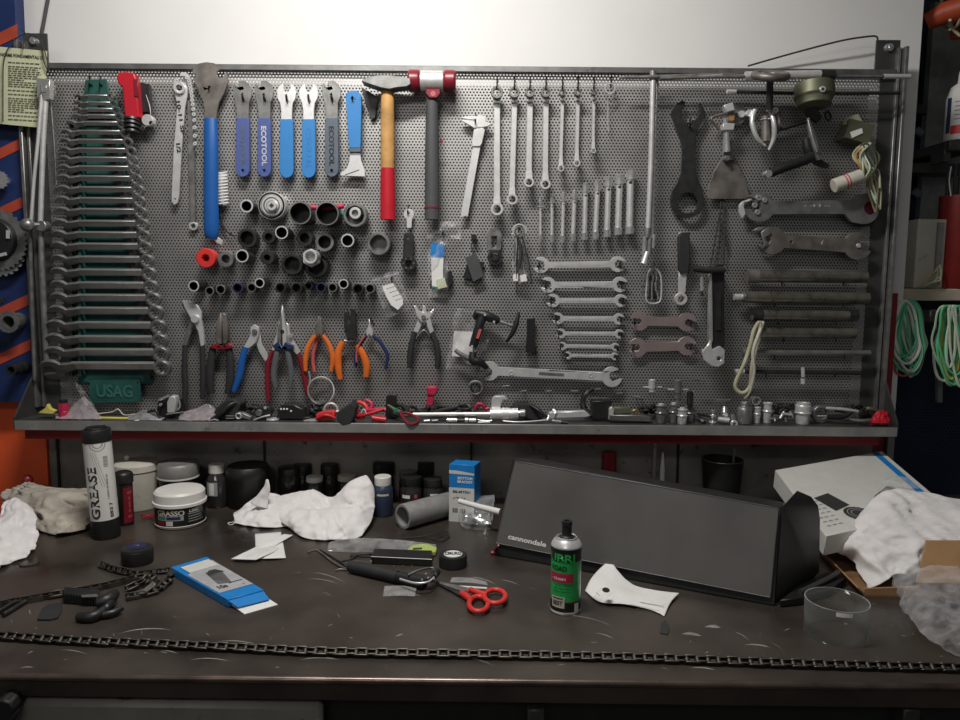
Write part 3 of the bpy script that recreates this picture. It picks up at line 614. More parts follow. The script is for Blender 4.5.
# ---- caliper
t = T('caliper', 'silver vernier caliper hanging at a slight angle', 'caliper', 475, 120)
pp(t, 'beam', 'white_steel', [(478.5, 115), (486, 116), (484, 127), (467.8, 217.5), (466, 216), (459.8, 217.8), (461, 214), (474, 140)], .016, .0195)
pp(t, 'fixed_jaw', 'white_steel', [(478, 115), (486, 116), (485.5, 121), (492, 124), (487, 126.5), (482, 127), (474, 127.8), (462, 121), (460.5, 119.5), (476, 121.5)], .014, .0215)
pp(t, 'slider', 'satin', [(474, 129), (485, 129), (482, 143), (480, 146), (472, 146), (472, 141)], .013, .023); pp(t, 'outer_jaw', 'white_steel', [(460.5, 117.5), (472, 115.5), (479, 116), (477, 120), (466, 119)], .014, .021)
add_hook(475.5, 121, .028, 1, 'carrying the caliper')

# ---- sockets standing out from the panel
SG = 'sockets hung on pins on the left half of the panel'
def sock(px, py, r, ri, L, mat, label, rim=None, star=(12, .07), name='socket', extra=None, cat='socket', step=None):
    t = T(name, label, cat, px, py, SG)
    f = bp(px, py, L + .004); c = f + Vector((0, L, 0)); e = .06*r*S
    b = MB()
    if step: prof = [(0, .001), (step*S*.8, .001), (step*S, .002), (step*S, L*.45), (r*S, L*.5), (r*S, L - e)]
    else: prof = [(r*S*.86, .001), (r*S*.9, .0015), (r*S, L*.3), (r*S, L - e)]
    prof += [(r*S - e, L), (ri*S + e*.3, L), (ri*S, L - e*.3), (ri*S, L*.35), (0, L*.35)]
    n = len(prof); b.lathe(c, (0, -1, 0), prof, 24, {n-3: star, n-4: star, n-2: star} if star else None)
    part('body', b, mat, t)
    if rim: part('rim', MB().ring(px, py, L + .0035, L + .0048, r*.99, ri*1.04, 28), rim, t, 'bright worn rim')
    b = MB(); b.rod([(px, py, -.002), (px, py, L*.35 + .006)], .9, 1, 8); 
    if extra: extra(t)
    return t
sock(246.5, 206, 6.3, 4.6, .045, 'dark_metal', 'black socket with a thin bright rim, leftmost of the top socket row', 'white_steel')
def ex(t):
    for k, (ro, ri) in enumerate(((13.2, 11), (10, 8), (6.8, 5))): part('step', MB().ring(271.5, 205.5, .03, .034 + k*.004, ro, ri, 36), 'satin', t)
    kp(t, 'spigot', 'satin', 271.5, 205.5, .03, .052, 4.6, 20); kp(t, 'square_drive', 'ink', 271.5, 205.5, .052, .0525, 2.4, 4)
sock(271.5, 205.5, 13.4, 10.5, .03, 'satin', 'bright stepped silver disc tool in the top socket row', None, None, 'cup_tool', ex, 'cup tool')
sock(300, 213, 10.8, 9.2, .05, 'dark_metal', 'wide hollow black cup left of the pink band', 'gun', (20, .02))
sock(327, 213.5, 11.2, 9.6, .058, 'dark_metal', 'wide hollow black cup between the pink bands', 'gun', (20, .02))
def ex(t): kp(t, 'inner_spigot', 'gun', 355, 214, .02, .040, 5.5, 20); part('inner_ring', MB().ring(355, 213, .04, .046, 5.6, 3.2), 'satin', t)
sock(355, 215, 11.6, 8.8, .034, 'gun', 'broad grey ring socket with an inner spigot at the right of the top row', None, (16, .03), extra=ex)
t = T('marker_pen', 'pink plastic rod lying behind the two wide black cups', 'rod', 326, 207); rp(t, 'rod', 'pink', [(309, 207, .03), (327, 208, .03), (344, 206, .03)], 2.4); rp(t, 'end', 'teal', [(341, 212, .028), (344, 215, .028)], 2.0)
sock(247, 238, 9.4, 6.6, .03, 'dark_metal', 'dark socket with a thick grey collar, leftmost of the second row', 'dark_metal')
sock(268.5, 237, 6.4, 3.8, .028, 'dark_metal', 'small dark socket left of the bright-rimmed one in the second row', None)
sock(281.5, 232.5, 6.3, 4.9, .05, 'dark_metal', 'long black socket with a shiny rim raised above the second row', 'white_steel')
sock(304.5, 238, 7.8, 4.6, .032, 'dark_metal', 'dark socket in the middle of the second row', 'dark_metal')
sock(324.5, 242, 9, 6, .036, 'dark_metal', 'dark flanged socket with a grey face in the second row', 'gun')
sock(347.5, 240.5, 6.5, 4.9, .045, 'dark_metal', 'black socket with a bright rim at the right of the second row', 'satin')
sock(378.5, 243.5, 11.3, 8.2, .03, 'gun', 'wide grey ring socket on its own below the red hammer grip', None, (20, .03))
sock(205.5, 258, 9.4, 3.8, .034, 'red_bright', 'bright red splined socket', None, (8, .16))
sock(225.5, 259, 7.8, 4.2, .03, 'gun', 'grey stepped socket beside the red one', 'gun', step=5)
sock(242, 256, 6.3, 4.8, .05, 'dark_metal', 'black socket with a bright rim in the third row', 'white_steel')
sock(267, 257.5, 6.8, 3.0, .036, 'dark_metal', 'blue-black socket with a small bore in the third row', 'dark_metal', None)
sock(292, 264.5, 10.4, 7.6, .028, 'dark_metal', 'wide dull black ring, lowest of the third row', None, (16, .03))
sock(316, 266, 11.2, 8, .024, 'dark_metal', 'large dull black cup behind the chrome nut-shaped socket', None, (16, .03))
def ex(t): part('hex_collar', MB().lathe(bp(311, 258, .045) + Vector((0, .012, 0)), (0, -1, 0), [(0, 0), (9*S, 0), (9*S, .012), (0, .012)], 6), 'white_steel', t, bevel=.0006)
sock(310, 256.5, 6.8, 4.9, .062, 'white_steel', 'shiny chrome socket with a hexagonal collar', 'white_steel', extra=ex)
SR = [(193.5, 286, 5.4, 'white_steel', 'bright-rimmed'), (209.5, 291, 4.4, 'gun', 'dull'), (220.5, 289.5, 4.8, 'gun', 'thin-rimmed'), (237.5, 288, 5.2, 'navy_handle', 'blue-black'), (251.5, 287.5, 4.6, 'gun', 'thin-rimmed'),
      (259.5, 283, 4.8, 'satin', 'bright-rimmed'), (280.5, 288, 5.2, 'dark_metal', 'matt black'), (296.5, 288, 5.4, 'dark_metal', 'matt black'), (308.5, 286, 4.0, 'dark_metal', 'smallest'), (321, 287.5, 4.8, 'navy_handle', 'blue-black'),
      (332.5, 287.5, 4.6, 'gun', 'thin-rimmed'), (343.5, 284, 4.8, 'satin', 'bright-rimmed'), (358, 289, 5.3, 'dark_metal', 'matt black'), (370, 288.5, 4.8, 'gun', 'thin-rimmed')]
LEN = ['leftmost', 'second from the left', 'third from the left', 'fourth from the left', 'fifth from the left', 'sixth from the left', 'seventh from the left', 'seventh from the right', 'sixth from the right', 'fifth from the right', 'fourth from the right', 'third from the right', 'second from the right', 'rightmost, beside the clear bag']
for i, (x, y, r, rim, ds) in enumerate(SR):
    sock(x, y, r, r*.74, .034 if rim not in ('satin', 'white_steel') else .046, 'dark_metal', '%s small black socket in the long low row, %s' % (ds, LEN[i]), rim)

# ---- pliers along the bottom left
PG = 'pliers hanging along the lower left of the panel'
def plier_handles(t, mat, L, R, rad, d=.022, label=None):
    for nm, q in (('handle', L), ('handle', R)):
        if q: part(nm, MB().rod([(x, y, d) for x, y in q], [rad*.8] + [rad]*(len(q)-2) + [rad*.75], 4, 12, .7), mat if isinstance(mat, str) else mat[0 if q is L else 1], t, label)
t = T('water_pump_pliers', 'large slip-joint pliers with bright jaws and long black handles, leftmost pliers', 'pliers', 193, 318, PG)
pp(t, 'upper_jaw', 'satin', [(182, 300), (189, 300.5), (197, 305), (201, 312), (201, 319), (203, 330), (204.5, 345), (200.5, 347), (198, 332), (194, 324), (188.5, 315), (184, 307)], .018, .026, bevel=.001)
pp(t, 'lower_jaw', 'gun', [(181.5, 300), (184, 303), (191, 313), (196, 319), (192, 330), (187, 345), (182.5, 347), (185, 334), (189, 323), (186, 314), (182, 305)], .014, .019, bevel=.001)
kp(t, 'pivot', 'satin', 194.5, 319, .018, .032, 3.9, 18)
plier_handles(t, 'black_rubber', [(185, 345), (184.5, 370), (185.5, 388), (184.5, 404)], [(202, 343), (203, 370), (203, 385), (202.5, 399)], 3.1)
t = T('combination_pliers', 'combination pliers with steel jaws, red collar and black handles', 'pliers', 222, 330, PG)
pp(t, 'jaw', 'rust_metal', [(221.5, 312), (226, 315), (227.5, 325), (228, 340), (226, 344), (223, 344), (222.3, 330)], .018, .03, bevel=.001); pp(t, 'jaw', 'rust_metal', [(221, 312), (218, 316), (215.5, 326), (215, 340), (218, 344), (222, 344), (221.3, 330)], .018, .03, bevel=.001)
pp(t, 'collar', 'red_dark', [(209, 347), (216, 343), (222, 347), (228, 343), (233.5, 347.5), (228, 349), (214, 349)], .016, .031, bevel=.001, label='red collar above the grips')
plier_handles(t, 'black_rubber', [(213, 347), (210.5, 365), (210, 382), (211.5, 394)], [(229, 347), (230.5, 365), (230, 382), (227.5, 394)], 4.2)
t = T('cable_cutter', 'cable cutter with a blue left handle and bare steel right arm', 'pliers', 254, 332, PG)
pp(t, 'jaw', 'satin', [(250, 327), (254, 324.5), (258.5, 327), (259, 334), (256, 342), (251, 347), (245, 350), (243, 347), (248, 339), (250.5, 333)], .016, .024, bevel=.001)
pp(t, 'arm', 'satin', [(255, 333), (259.5, 331), (261, 343), (267, 353), (268, 359), (265, 362), (259, 352), (256, 343)], .012, .017, bevel=.001); kp(t, 'pivot', 'gun', 254.3, 331.5, .02, .028, 2.6)
plier_handles(t, 'blue_handle', [(246, 347), (242, 360), (239.5, 375), (234, 391)], None, 3.6)
t = T('long_nose_pliers', 'long-nose pliers with a sharp bright tip and grey-blue handles', 'pliers', 282, 335, PG)
pp(t, 'jaw', 'satin', [(282, 304), (284, 318), (286.3, 330), (286.5, 344), (282.5, 348), (282, 330)], .024, .034, bevel=.0008); pp(t, 'jaw', 'gun', [(281.6, 304), (280, 318), (277.5, 330), (277, 342), (280.5, 348), (281.6, 330)], .024, .034, bevel=.0008)
kp(t, 'pivot', 'dark_metal', 282, 331.5, .03, .0355, 2)
plier_handles(t, ('grey_handle', 'grey_handle'), [(278, 345), (275.5, 360), (273.5, 375), (275.5, 388)], [(286, 346), (289, 360), (291, 375), (289.5, 388)], 3.0, .03)
pp(t, 'bolster', 'navy_handle', [(272, 346), (279, 341), (282, 348), (285, 342), (293, 346), (290, 350), (275, 350)], .022, .036, bevel=.001)
t = T('side_cutters', 'long red-handled cutters hanging behind the long-nose pliers', 'pliers', 290, 345, PG)
pp(t, 'jaw', 'satin', [(285.5, 322), (289, 325), (289.5, 334), (293, 341), (300, 352), (297, 355), (289, 346), (284.5, 338)], .012, .02, bevel=.0008); pp(t, 'arm', 'satin', [(279, 321), (276, 336), (271, 350), (274, 352), (280, 340)], .010, .017)
plier_handles(t, 'red_dark', [(273, 350), (268, 365), (267.5, 385), (268.5, 401)], [(297, 351), (302, 365), (306, 385), (308.5, 397)], 2.6, .016)
kp(t, 'pivot', 'chrome', 290.5, 336, .02, .026, 2.2)
t = T('circlip_pliers', 'orange-handled pointed circlip pliers', 'pliers', 320, 330, PG)
pp(t, 'jaw', 'rust_metal', [(319.5, 315.5), (322, 324), (323.5, 332), (321, 337), (318.8, 334)], .018, .026); pp(t, 'jaw', 'rust_metal', [(318.5, 315.5), (316, 324), (314.5, 331), (317, 337), (319.5, 334)], .018, .026)
plier_handles(t, 'orange', [(316, 335), (309, 345), (305.5, 358), (305.5, 371)], [(322.5, 335), (329, 345), (332.5, 358), (331, 371)], 2.5); part('inner_handle', MB().rod([(318, 337, .014), (314, 350, .014), (313, 362, .014), (314.5, 372, .014)], 1.9), 'salmon', t)
t = T('diagonal_cutters', 'black-jawed cutters with fat orange handles', 'pliers', 349, 325, PG)
pp(t, 'jaw', 'dark_metal', [(344, 309), (348, 312), (349, 322), (351, 309), (354.5, 309), (356, 322), (357, 338), (347, 340), (344, 328)], .018, .03, bevel=.001)
plier_handles(t, ('orange', 'orange'), [(342.5, 342), (338.5, 352), (338, 365), (340, 379)], [(357, 345), (363, 355), (366.5, 366), (366, 377)], 3.6); rp(t, 'spring', 'satin', [(344, 340.5, .02), (353, 341, .02)], .8)
t = T('snap_ring_pliers', 'small slim pliers with curved red and navy handles, rightmost of the row', 'pliers', 370, 330, PG)
pp(t, 'jaw', 'satin', [(369, 318), (370, 326), (373, 331), (372.5, 337), (369, 334), (367, 337), (366, 331), (368.5, 326)], .018, .024); rp(t, 'tip', 'dark_metal', [(370, 318, .02), (374.5, 326, .02)], .8)
plier_handles(t, ('navy_handle', 'navy_handle'), [(367, 335), (360, 344), (356, 355), (355.5, 367)], [(372.5, 335), (380, 342), (387.5, 356), (385, 369)], 1.9); part('handle_stripe', MB().rod([(365, 336, .027), (359, 345, .027), (356.5, 354, .027), (356.5, 362, .027)], .9), 'salmon', t)
t = T('wire_ring', 'large loop of bare metal wire hanging under the orange pliers', 'wire ring', 321, 382)
rp(t, 'loop', 'satin', [(321 + 13*math.cos(a), 390.5 + 13.5*math.sin(a), .02 + .003*math.sin(2*a)) for a in [2*PI*k/16 for k in range(16)]], .75, 3, 6, closed=True)
rp(t, 'loop', 'gun', [(321 + 11*math.cos(a), 391 + 12.3*math.sin(a), .024) for a in [2*PI*k/16 for k in range(16)]], .6, 3, 6, closed=True); rp(t, 'tail', 'satin', [(309, 372, .03), (310, 380, .025), (308, 388, .02)], .8)
# ---- centre: small things
t = T('spoke_wrench', 'small bright keyhole-shaped wrench hanging above the black chain tool', 'wrench', 409, 214)
pp(t, 'plate', 'white_steel', [(409 + 5.2*math.cos(a), 214 + 5.2*math.sin(a)) for a in [2.0 + 4.3*k/16 for k in range(17)]] + [(412, 219.5), (411.5, 228), (406.8, 228), (406.5, 219.5)], .012, .017, [circ(408.5, 213, 1.4, 8)]); add_hook(408, 212, .02, 1, 'holding the small keyhole-shaped wrench')
t = T('freewheel_remover', 'small black bar tool with a round toothed end', 'tool', 408, 240)
pp(t, 'bar', 'dark_metal', [(403.5, 236), (405, 232.5), (412, 232.5), (414, 236), (413.5, 262), (402.5, 262)], .01, .018, [circ(408, 238, 1.3, 8)]); part('toothed_end', MB().ring(408.5, 263.5, .01, .028, 7.6, 3.2, 28, (10, .10)), 'dark_metal', t)
for k in range(6): a = k*PI/3; kp(t, 'bolt', 'gun', 408.5 + 5.2*math.cos(a), 263.5 + 5.2*math.sin(a), .028, .03, .9, 8)
t = T('parts_packet', 'clear hanging packet with a blue header card and small parts inside', 'packet', 440, 230)
def flat_patch(t, nm, mat, x0, y0, x1, y1, d, amp=.003, skew=0, label=None, nx=3, ny=4, seed=0, fs=60, curl=.006):
    rows = [[bp(x0 + (x1-x0)*i/nx + skew*j/ny, y0 + (y1-y0)*j/ny, d + curl*math.sin(i*1.7 + j*2.1 + seed)) for i in range(nx+1)] for j in range(ny+1)]
    return part(nm, MB().patch(rows, 6, 6, amp, fs, seed), mat, t, label, smooth=180)
flat_patch(t, 'bag', 'bag_film', 427, 222, 461, 240, .022, .004, 0, None, 4, 3, 1, 90); flat_patch(t, 'bag', 'bag_thin', 428, 238, 448, 298, .018, .003, 0, None, 3, 5, 2, 70)
pp(t, 'header_card', 'sky_blue', [(431, 243), (444, 243), (444, 257), (430.5, 257)], .018, .0195, bevel=0); pp(t, 'card', 'paper', [(431, 257.5), (443.5, 257.5), (442.5, 287), (432, 287)], .018, .0195, bevel=0); pp(t, 'yellow_label', 'note_paper', [(436, 280), (444.5, 277.5), (447, 287), (438.5, 289)], .022, .0228, bevel=0); pp(t, 'teal_label', 'teal', [(432, 286), (438, 287), (438, 289), (432, 288.5)], .0195, .020, bevel=0)
pp(t, 'metal_insert', 'black_plastic', [(440, 272), (452, 271), (453, 283), (447, 289), (430, 289), (430, 281)], .008, .016)
add_hook(443, 233, .026, 1.1, 'carrying the clear packet with the blue card')
t = T('rubber_tag', 'dark rectangular tag hanging askew on the panel', 'tag', 474, 256)
pp(t, 'plate', 'grey_rubber', [(465, 258), (476, 252.5), (484.5, 276), (473, 282.5)], .014, .02, bevel=.001); pp(t, 'backing', 'black_plastic', [(468, 260), (463, 278), (478, 281), (485, 262)], .006, .012)
kp(t, 'knob', 'black_plastic', 474, 237, .004, .02, 3, 10); rp(t, 'cord', 'ink', [(474, 239, .018), (471, 246, .018), (474, 254, .02)], .6)
t = T('peg_spanner', 'dark pin spanner with a long slot and round black end', 'wrench', 494, 238)
pp(t, 'bar', 'gun', [(487, 234), (490, 229), (494, 227.5), (499, 229), (502, 235), (501, 250), (487.5, 250)], .01, .014, [circ(494, 231.5, 1.2, 8), [(491.5, 236), (497, 236), (496.5, 248), (492, 248)]])
part('round_end', MB().ring(495, 257.5, .01, .02, 7.5, 4.6), 'dark_metal', t); kp(t, 'hub', 'dark_metal', 495, 257.5, .01, .024, 3.6, 12); kp(t, 'hub_hole', 'ink', 495, 257.5, .024, .0244, 1.4, 8)
t = T('key_bundle', 'ring of thin wires, keys and clear tags bunched together', 'key bundle', 519, 235)
rp(t, 'ring', 'satin', [(519.5 + 6.5*math.cos(a), 231 + 6.5*math.sin(a), .025) for a in [2*PI*k/14 for k in range(14)]], .8, 3, 6, closed=True); rp(t, 'ring', 'gun', [(519.5 + 4.5*math.cos(a), 232 + 5*math.sin(a), .03) for a in [2*PI*k/12 for k in range(12)]], .7, 3, 6, closed=True)
flat_patch(t, 'clear_tag', 'bag_film', 512, 227, 527, 283, .012, .002, 0, None, 3, 5, 5)
for k, (x0, x1, y1) in enumerate(((516, 515, 280), (519, 518, 272), (520, 523, 268), (521, 526, 283), (522, 532, 284), (518, 514, 262), (520, 520, 284), (518, 517, 294), (521, 529, 276))):
    rp(t, 'wire', ['satin', 'ink', 'gun'][k % 3], [(x0, 235, .028), ((x0+x1)/2 + (-1)**k*1.2, (235+y1)/2, .024), (x1, y1, .02)], .55, 3, 6)
pp(t, 'label', 'paper', [(513, 274), (518, 274), (518, 281), (513, 281)], .022, .023, bevel=0); pp(t, 'label', 'paper', [(520, 275), (526, 274), (527, 281), (521, 282)], .026, .027, bevel=0)
rp(t, 'black_strap', 'ink', [(519, 240, .034), (521, 252, .034), (519, 268, .034)], 1.6)
add_hook(519, 229, .036, 1, 'carrying the ring of thin wires')
# bags, chain breaker
t = T('small_parts_bag', 'clear zip bag with a white printed label, hung at an angle', 'bag', 386, 280)
def quad_patch(t, nm, mat, q, d, amp=.002, seed=0, fs=70, curl=.004, label=None):
    n = 4; rows = []
    for j in range(n+1):
        r = []
        for i in range(n+1):
            u, v = i/n, j/n; x = (q[0][0]*(1-u)+q[1][0]*u)*(1-v) + (q[3][0]*(1-u)+q[2][0]*u)*v; y = (q[0][1]*(1-u)+q[1][1]*u)*(1-v) + (q[3][1]*(1-u)+q[2][1]*u)*v
            r.append(bp(x, y, d + curl*math.sin(i*1.9 + j*2.3 + seed)))
        rows.append(r)
    return part(nm, MB().patch(rows, 5, 5, amp, fs, seed), mat, t, label, smooth=180)
quad_patch(t, 'bag', 'bag_film', [(371, 278), (398, 270), (411, 309), (387, 319)], .02, .002, 1)
pp(t, 'label', 'paper', [(382, 286), (393, 283), (403, 299), (403, 304), (398, 310), (391, 305), (386, 296)], .028, .029, bevel=0)
b = MB()
for k in range(4):
    for j in range(4):
        x = 386.5 + j*2.9 + k*3.0; y = 289 + k*3.8 - j*.9
        a = bp(x, y, .0296); b.add([a, a + Vector((.0042, 0, .0012)), a + Vector((.0045, 0, .0022)), a + Vector((.0003, 0, .0012))], [(0, 1, 2, 3)])
part('print', b, 'ink_grey', t)
rp(t, 'zip', 'bag_thin', [(372, 281, .024), (385, 277, .024), (399, 273, .024)], .8)
add_hook(392, 279, .03, 1, 'carrying the clear bag with the white label')
t = T('parts_bag', 'crumpled clear bag with a white card behind the black chain breaker', 'bag', 465, 312)
quad_patch(t, 'bag', 'bag_film', [(455, 308), (478, 311), (474, 371), (446, 369)], .014, .003, 4); pp(t, 'card', 'paper', [(454, 331), (474, 332), (472, 358), (452, 356)], .010, .0112, bevel=0)
quad_patch(t, 'second_bag', 'bag_thin', [(478, 320), (494, 318), (487, 350), (475, 356)], .010, .003, 7)
t = T('chain_breaker', 'black T-shaped chain breaker pointing up to the right', 'chain tool', 480, 318)
rp(t, 'grip', 'black_plastic', [(483, 316, .034), (478, 330, .036), (473, 347, .034)], [4.6, 4.4, 4.2], 4, 12, .7); pp(t, 'red_mark', 'salmon', [(479, 329), (482, 329), (478.5, 339), (476, 338)], .0425, .0432, bevel=0)
rp(t, 'body', 'black_plastic', [(476, 313, .03), (484, 315, .032), (492, 318, .032), (499, 321, .03)], [3.4, 4.8, 4.6, 3.2], 4, 12); rp(t, 'hook_arm', 'black_plastic', [(477, 311, .03), (475, 317, .03), (478, 320, .03)], [2.5, 2.3, 1.2])
rp(t, 'screw', 'gun', [(498, 321, .03), (513, 326, .032)], 1.7); rp(t, 'T_bar'.lower(), 'black_plastic', [(519, 312, .032), (516, 324, .034), (512, 334, .034), (506, 342, .032)], [1.4, 2.6, 2.4, 1.2])
for x, y in ((485, 315), (472, 346.5), (494, 322)): kp(t, 'pin', 'white_steel', x, y, .03, .0435, 1.2, 8)
t = T('mini_chain_tool', 'small dark chain tool with a splayed handle under the chain breaker', 'chain tool', 472, 358)
rp(t, 'handle', 'gun', [(455, 350, .03), (462, 355, .03), (472, 360, .03)], [2, 2.4, 2.8]); rp(t, 'handle', 'black_plastic', [(473, 352, .034), (473, 360, .036), (480, 362, .036), (487, 368, .03)], [3.4, 4.4, 3.6, 2.6])
t = T('plastic_block', 'short black plastic clip low on the panel beside the small spanners', 'clip', 531, 335)
pp(t, 'block', 'box_black', [(527, 318.5), (535.5, 318), (534, 335), (535.5, 353), (525.5, 352), (527, 336)], .008, .022, bevel=.001); pp(t, 'tab', 'dark_metal', [(532, 345), (537, 347), (536.5, 354.5), (532, 354)], .006, .018)
t = T('snap_ring', 'small dark open ring with bright edges hanging by itself', 'ring', 475.5, 388)
part('ring', MB().torus(bp(475.5, 387.5, .02), (0, -1, 0), 6.5*S, 1.3*S, 28, 8, 2*PI*.9, 2.0), 'gun', t); part('inner_ring', MB().torus(bp(475.5, 387.5, .022), (0, -1, 0), 4.6*S, .9*S), 'dark_metal', t)
t = T('hex_key_holder', 'bright pinkish-red plastic hex key grip sticking up from the tray', 'key', 431, 396)
pp(t, 'shaft', 'pink', [(427.5, 394), (434, 394.5), (433, 406), (426, 405.5)], .02, .035, bevel=.001); pp(t, 'head', 'pink', [(426.5, 387.5), (436.5, 387), (437.5, 391), (435, 395), (427, 395)], .018, .038, bevel=.0015)

# ---- plier: master link
t = T('master_link_pliers', 'three-pronged master link pliers with black grips in the panel centre', 'pliers', 424, 320, PG)
pp(t, 'jaw', 'satin', [(413.5, 305), (416, 306.5), (418.5, 311), (422, 312), (423, 305), (425.5, 306), (426, 312), (430, 312), (434.5, 308), (433.5, 312), (430, 318), (426, 322), (421, 322), (417, 316)], .018, .026, bevel=.0008)
pp(t, 'arm', 'satin', [(419, 318), (424, 320), (418, 333), (413, 331)], .014, .020, bevel=.0008); pp(t, 'arm', 'satin', [(426, 318), (430, 318), (434, 331), (430, 334), (427, 326)], .020, .026, bevel=.0008)
kp(t, 'pivot', 'gun', 423.5, 317, .02, .030, 2.2); rp(t, 'spring', 'gun', [(417, 337, .02), (424, 330, .02), (430, 337, .02)], .8)
plier_handles(t, 'black_rubber', [(414.5, 332), (411.5, 345), (410, 357), (409.5, 368)], [(432, 333), (436.5, 345), (438, 357), (437, 369)], 3.1)

# ---- offset ring spanners
OG = 'offset ring spanners hanging from black hooks'
OS = [(497, 497, 209, 6.2, 3.2), (514.5, 512.2, 199, 5.5, 2.8), (530, 529, 182, 4.9, 3), (546, 545.5, 184, 5.0, 2.8), (562.5, 561, 168, 3.4, 1.8), (578, 577, 163, 3.5, 1.9), (594, 593.5, 150.5, 2.6, 1.4)]
ON = ['longest offset ring spanner, leftmost of the hanging row', 'second offset ring spanner, hanging next to the longest', 'third offset ring spanner in the row, ending slightly higher than its right neighbour', 'fourth offset ring spanner in the row, just left of the thin ones',
      'first of the thin offset ring spanners, fifth in the row', 'thin offset ring spanner, sixth in the row', 'shortest and thinnest ring spanner at the right of the row']
for (xa, xb, yb, rb, h), ds in zip(OS, ON):
    t = T('ring_spanner', 'satin ' + ds if not ds.startswith('thin') else ds, 'spanner', xa, 90, OG)
    top = 92; ra = rb*.92
    part('upper_ring', MB().ring(xa, top, .024, .036, ra, ra*.62, 24, (12, .07)), 'gun', t)
    part('lower_ring', MB().ring(xb, yb, .024, .036, rb, rb*.62, 24, (12, .07)), 'satin', t)
    O = [(xa-h*1.25, top + ra*.8), (xa+h*1.25, top + ra*.8), (xa + h, top + ra + 9), (xb + h, yb - rb - 8), (xb + h*1.2, yb - rb*.6), (xb - h*1.2, yb - rb*.6), (xb - h, yb - rb - 8), (xa - h, top + ra + 9)]
    pp(t, 'shaft', 'satin', O, .013, .018, bevel=.001)
    b = MB(); pp(t, 'neck', 'white_steel', [(xa-h*1.2, top + ra*.7), (xa+h*1.2, top + ra*.7), (xa + h*1.1, top + ra + 5), (xa-h*1.1, top + ra + 5)], .017, .026); pp(t, 'neck', 'white_steel', [(xb-h*1.1, yb - rb - 5), (xb+h*1.1, yb - rb - 5), (xb+h*1.2, yb - rb*.75), (xb-h*1.2, yb - rb*.75)], .017, .026)
    add_hook(xa, 88, .034, 1.6, 'carrying the ' + ds.split(',')[0])
t = T('wire_hook_tool', 'thin looped wire hook at the right of the hanging spanners', 'wire tool', 610, 88)
rp(t, 'loop', 'satin', [(610 + 5*math.cos(a), 88.5 + 5*math.sin(a), .025) for a in [2*PI*k/14 for k in range(14)]], .7, 3, 6, closed=True); rp(t, 'wire', 'satin', [(604.5, 92, .022), (606, 97, .02), (608, 103, .016), (608, 125, .014), (609, 132, .014)], .55, 3, 6); rp(t, 'wire', 'gun', [(616, 91, .022), (614, 97, .02), (609.5, 102, .018)], .5, 3, 6)
add_hook(611, 86, .03, 1.4, 'carrying the thin looped wire')

# ---- tubular box spanners
BG = 'tubular box spanners standing side by side'
BS = [(540.5, 540.5, 198, 242, 1.6), (552, 552, 194, 242, 2.0), (563.5, 562.5, 192, 243, 2.2), (574.5, 573, 190, 241, 2.6), (585.5, 584.5, 183, 240, 3.0), (597.5, 595.5, 181, 239, 3.2), (608.5, 607, 177, 237, 3.6), (619.5, 618, 174.5, 235, 4.0), (630.5, 629.5, 170, 234, 4.5)]
for k, (xa, xb, ya, yb, r) in enumerate(BS):
    t = T('box_spanner', 'chrome tubular box spanner, %s of the nine in the stepped row' % ['shortest and thinnest', 'second shortest', 'third shortest', 'fourth shortest', 'middle one', 'fourth tallest', 'third tallest', 'second tallest', 'tallest and thickest'][k], 'spanner', xa, (ya+yb)/2, BG)
    d = .018
    part('tube', MB().rod([(xa, ya + 9, d), (xb, yb - 6, d)], [r*.8, r*.8]), 'satin', t)
    for (x, y0, y1, nm) in ((xa, ya, ya + 10, 'upper_hex'), (xb, yb - 8, yb, 'lower_hex')):
        b = MB(); a = bp(x, y0, d); c = bp(x, y1, d); b.lathe(a, c - a, [(r*.62*S, .003), (r*.7*S, 0), (r*S, .001), (r*S, (c-a).length), (r*.7*S, (c-a).length)], 12, {2: (6, .04), 3: (6, .04)}); part(nm, b, 'chrome', t)
    kp(t, 'cross_hole', 'ink', xa + .3, ya + 12.5, d, d + r*.78*S, r*.42, 8)
    if k in (0, 1, 2): rp(t, 'cross_pin', 'gun', [(xa - 4, ya + 9, .02), (xa + 4, ya + 8.5, .02)], .6)

# ---- double open-ended spanners
DG = 'double open-ended spanners stacked below the box spanners'
def double_open(t, p0, r0, w0, o0, p1, r1, w1, o1, h, d0, d1, mat, holes=(), bevel=.0008, dep=.2, nm='body'):
    th = math.degrees(math.atan2(p1[1]-p0[1], p1[0]-p0[0]))
    A = jaw(*p0, r0, w0, th, th + 180 + o0, h, dep); B = jaw(*p1, r1, w1, th + 180, th + 360 + o1, h, dep)
    return pp(t, nm, mat, A + B, d0, d1, holes, bevel)
DO = [((541, 265), 8.2, 8.5, (618, 264), 8.0, 8, 3.2), ((548, 285), 8.0, 8, (620, 284.5), 7.8, 7.6, 3.2), ((553, 300.5), 6.8, 7, (621, 300.5), 6.4, 6.5, 2.6), ((558, 318.5), 5.8, 6, (619, 319), 5.6, 5.6, 2.4), ((561, 333.5), 4.8, 5, (619.5, 334), 4.6, 4.8, 2), ((562.5, 346), 4.2, 4.4, (615.5, 347), 4.0, 4.2, 1.8), ((568, 355.5), 3.8, 4, (615, 356.5), 3.8, 4, 1.7)]
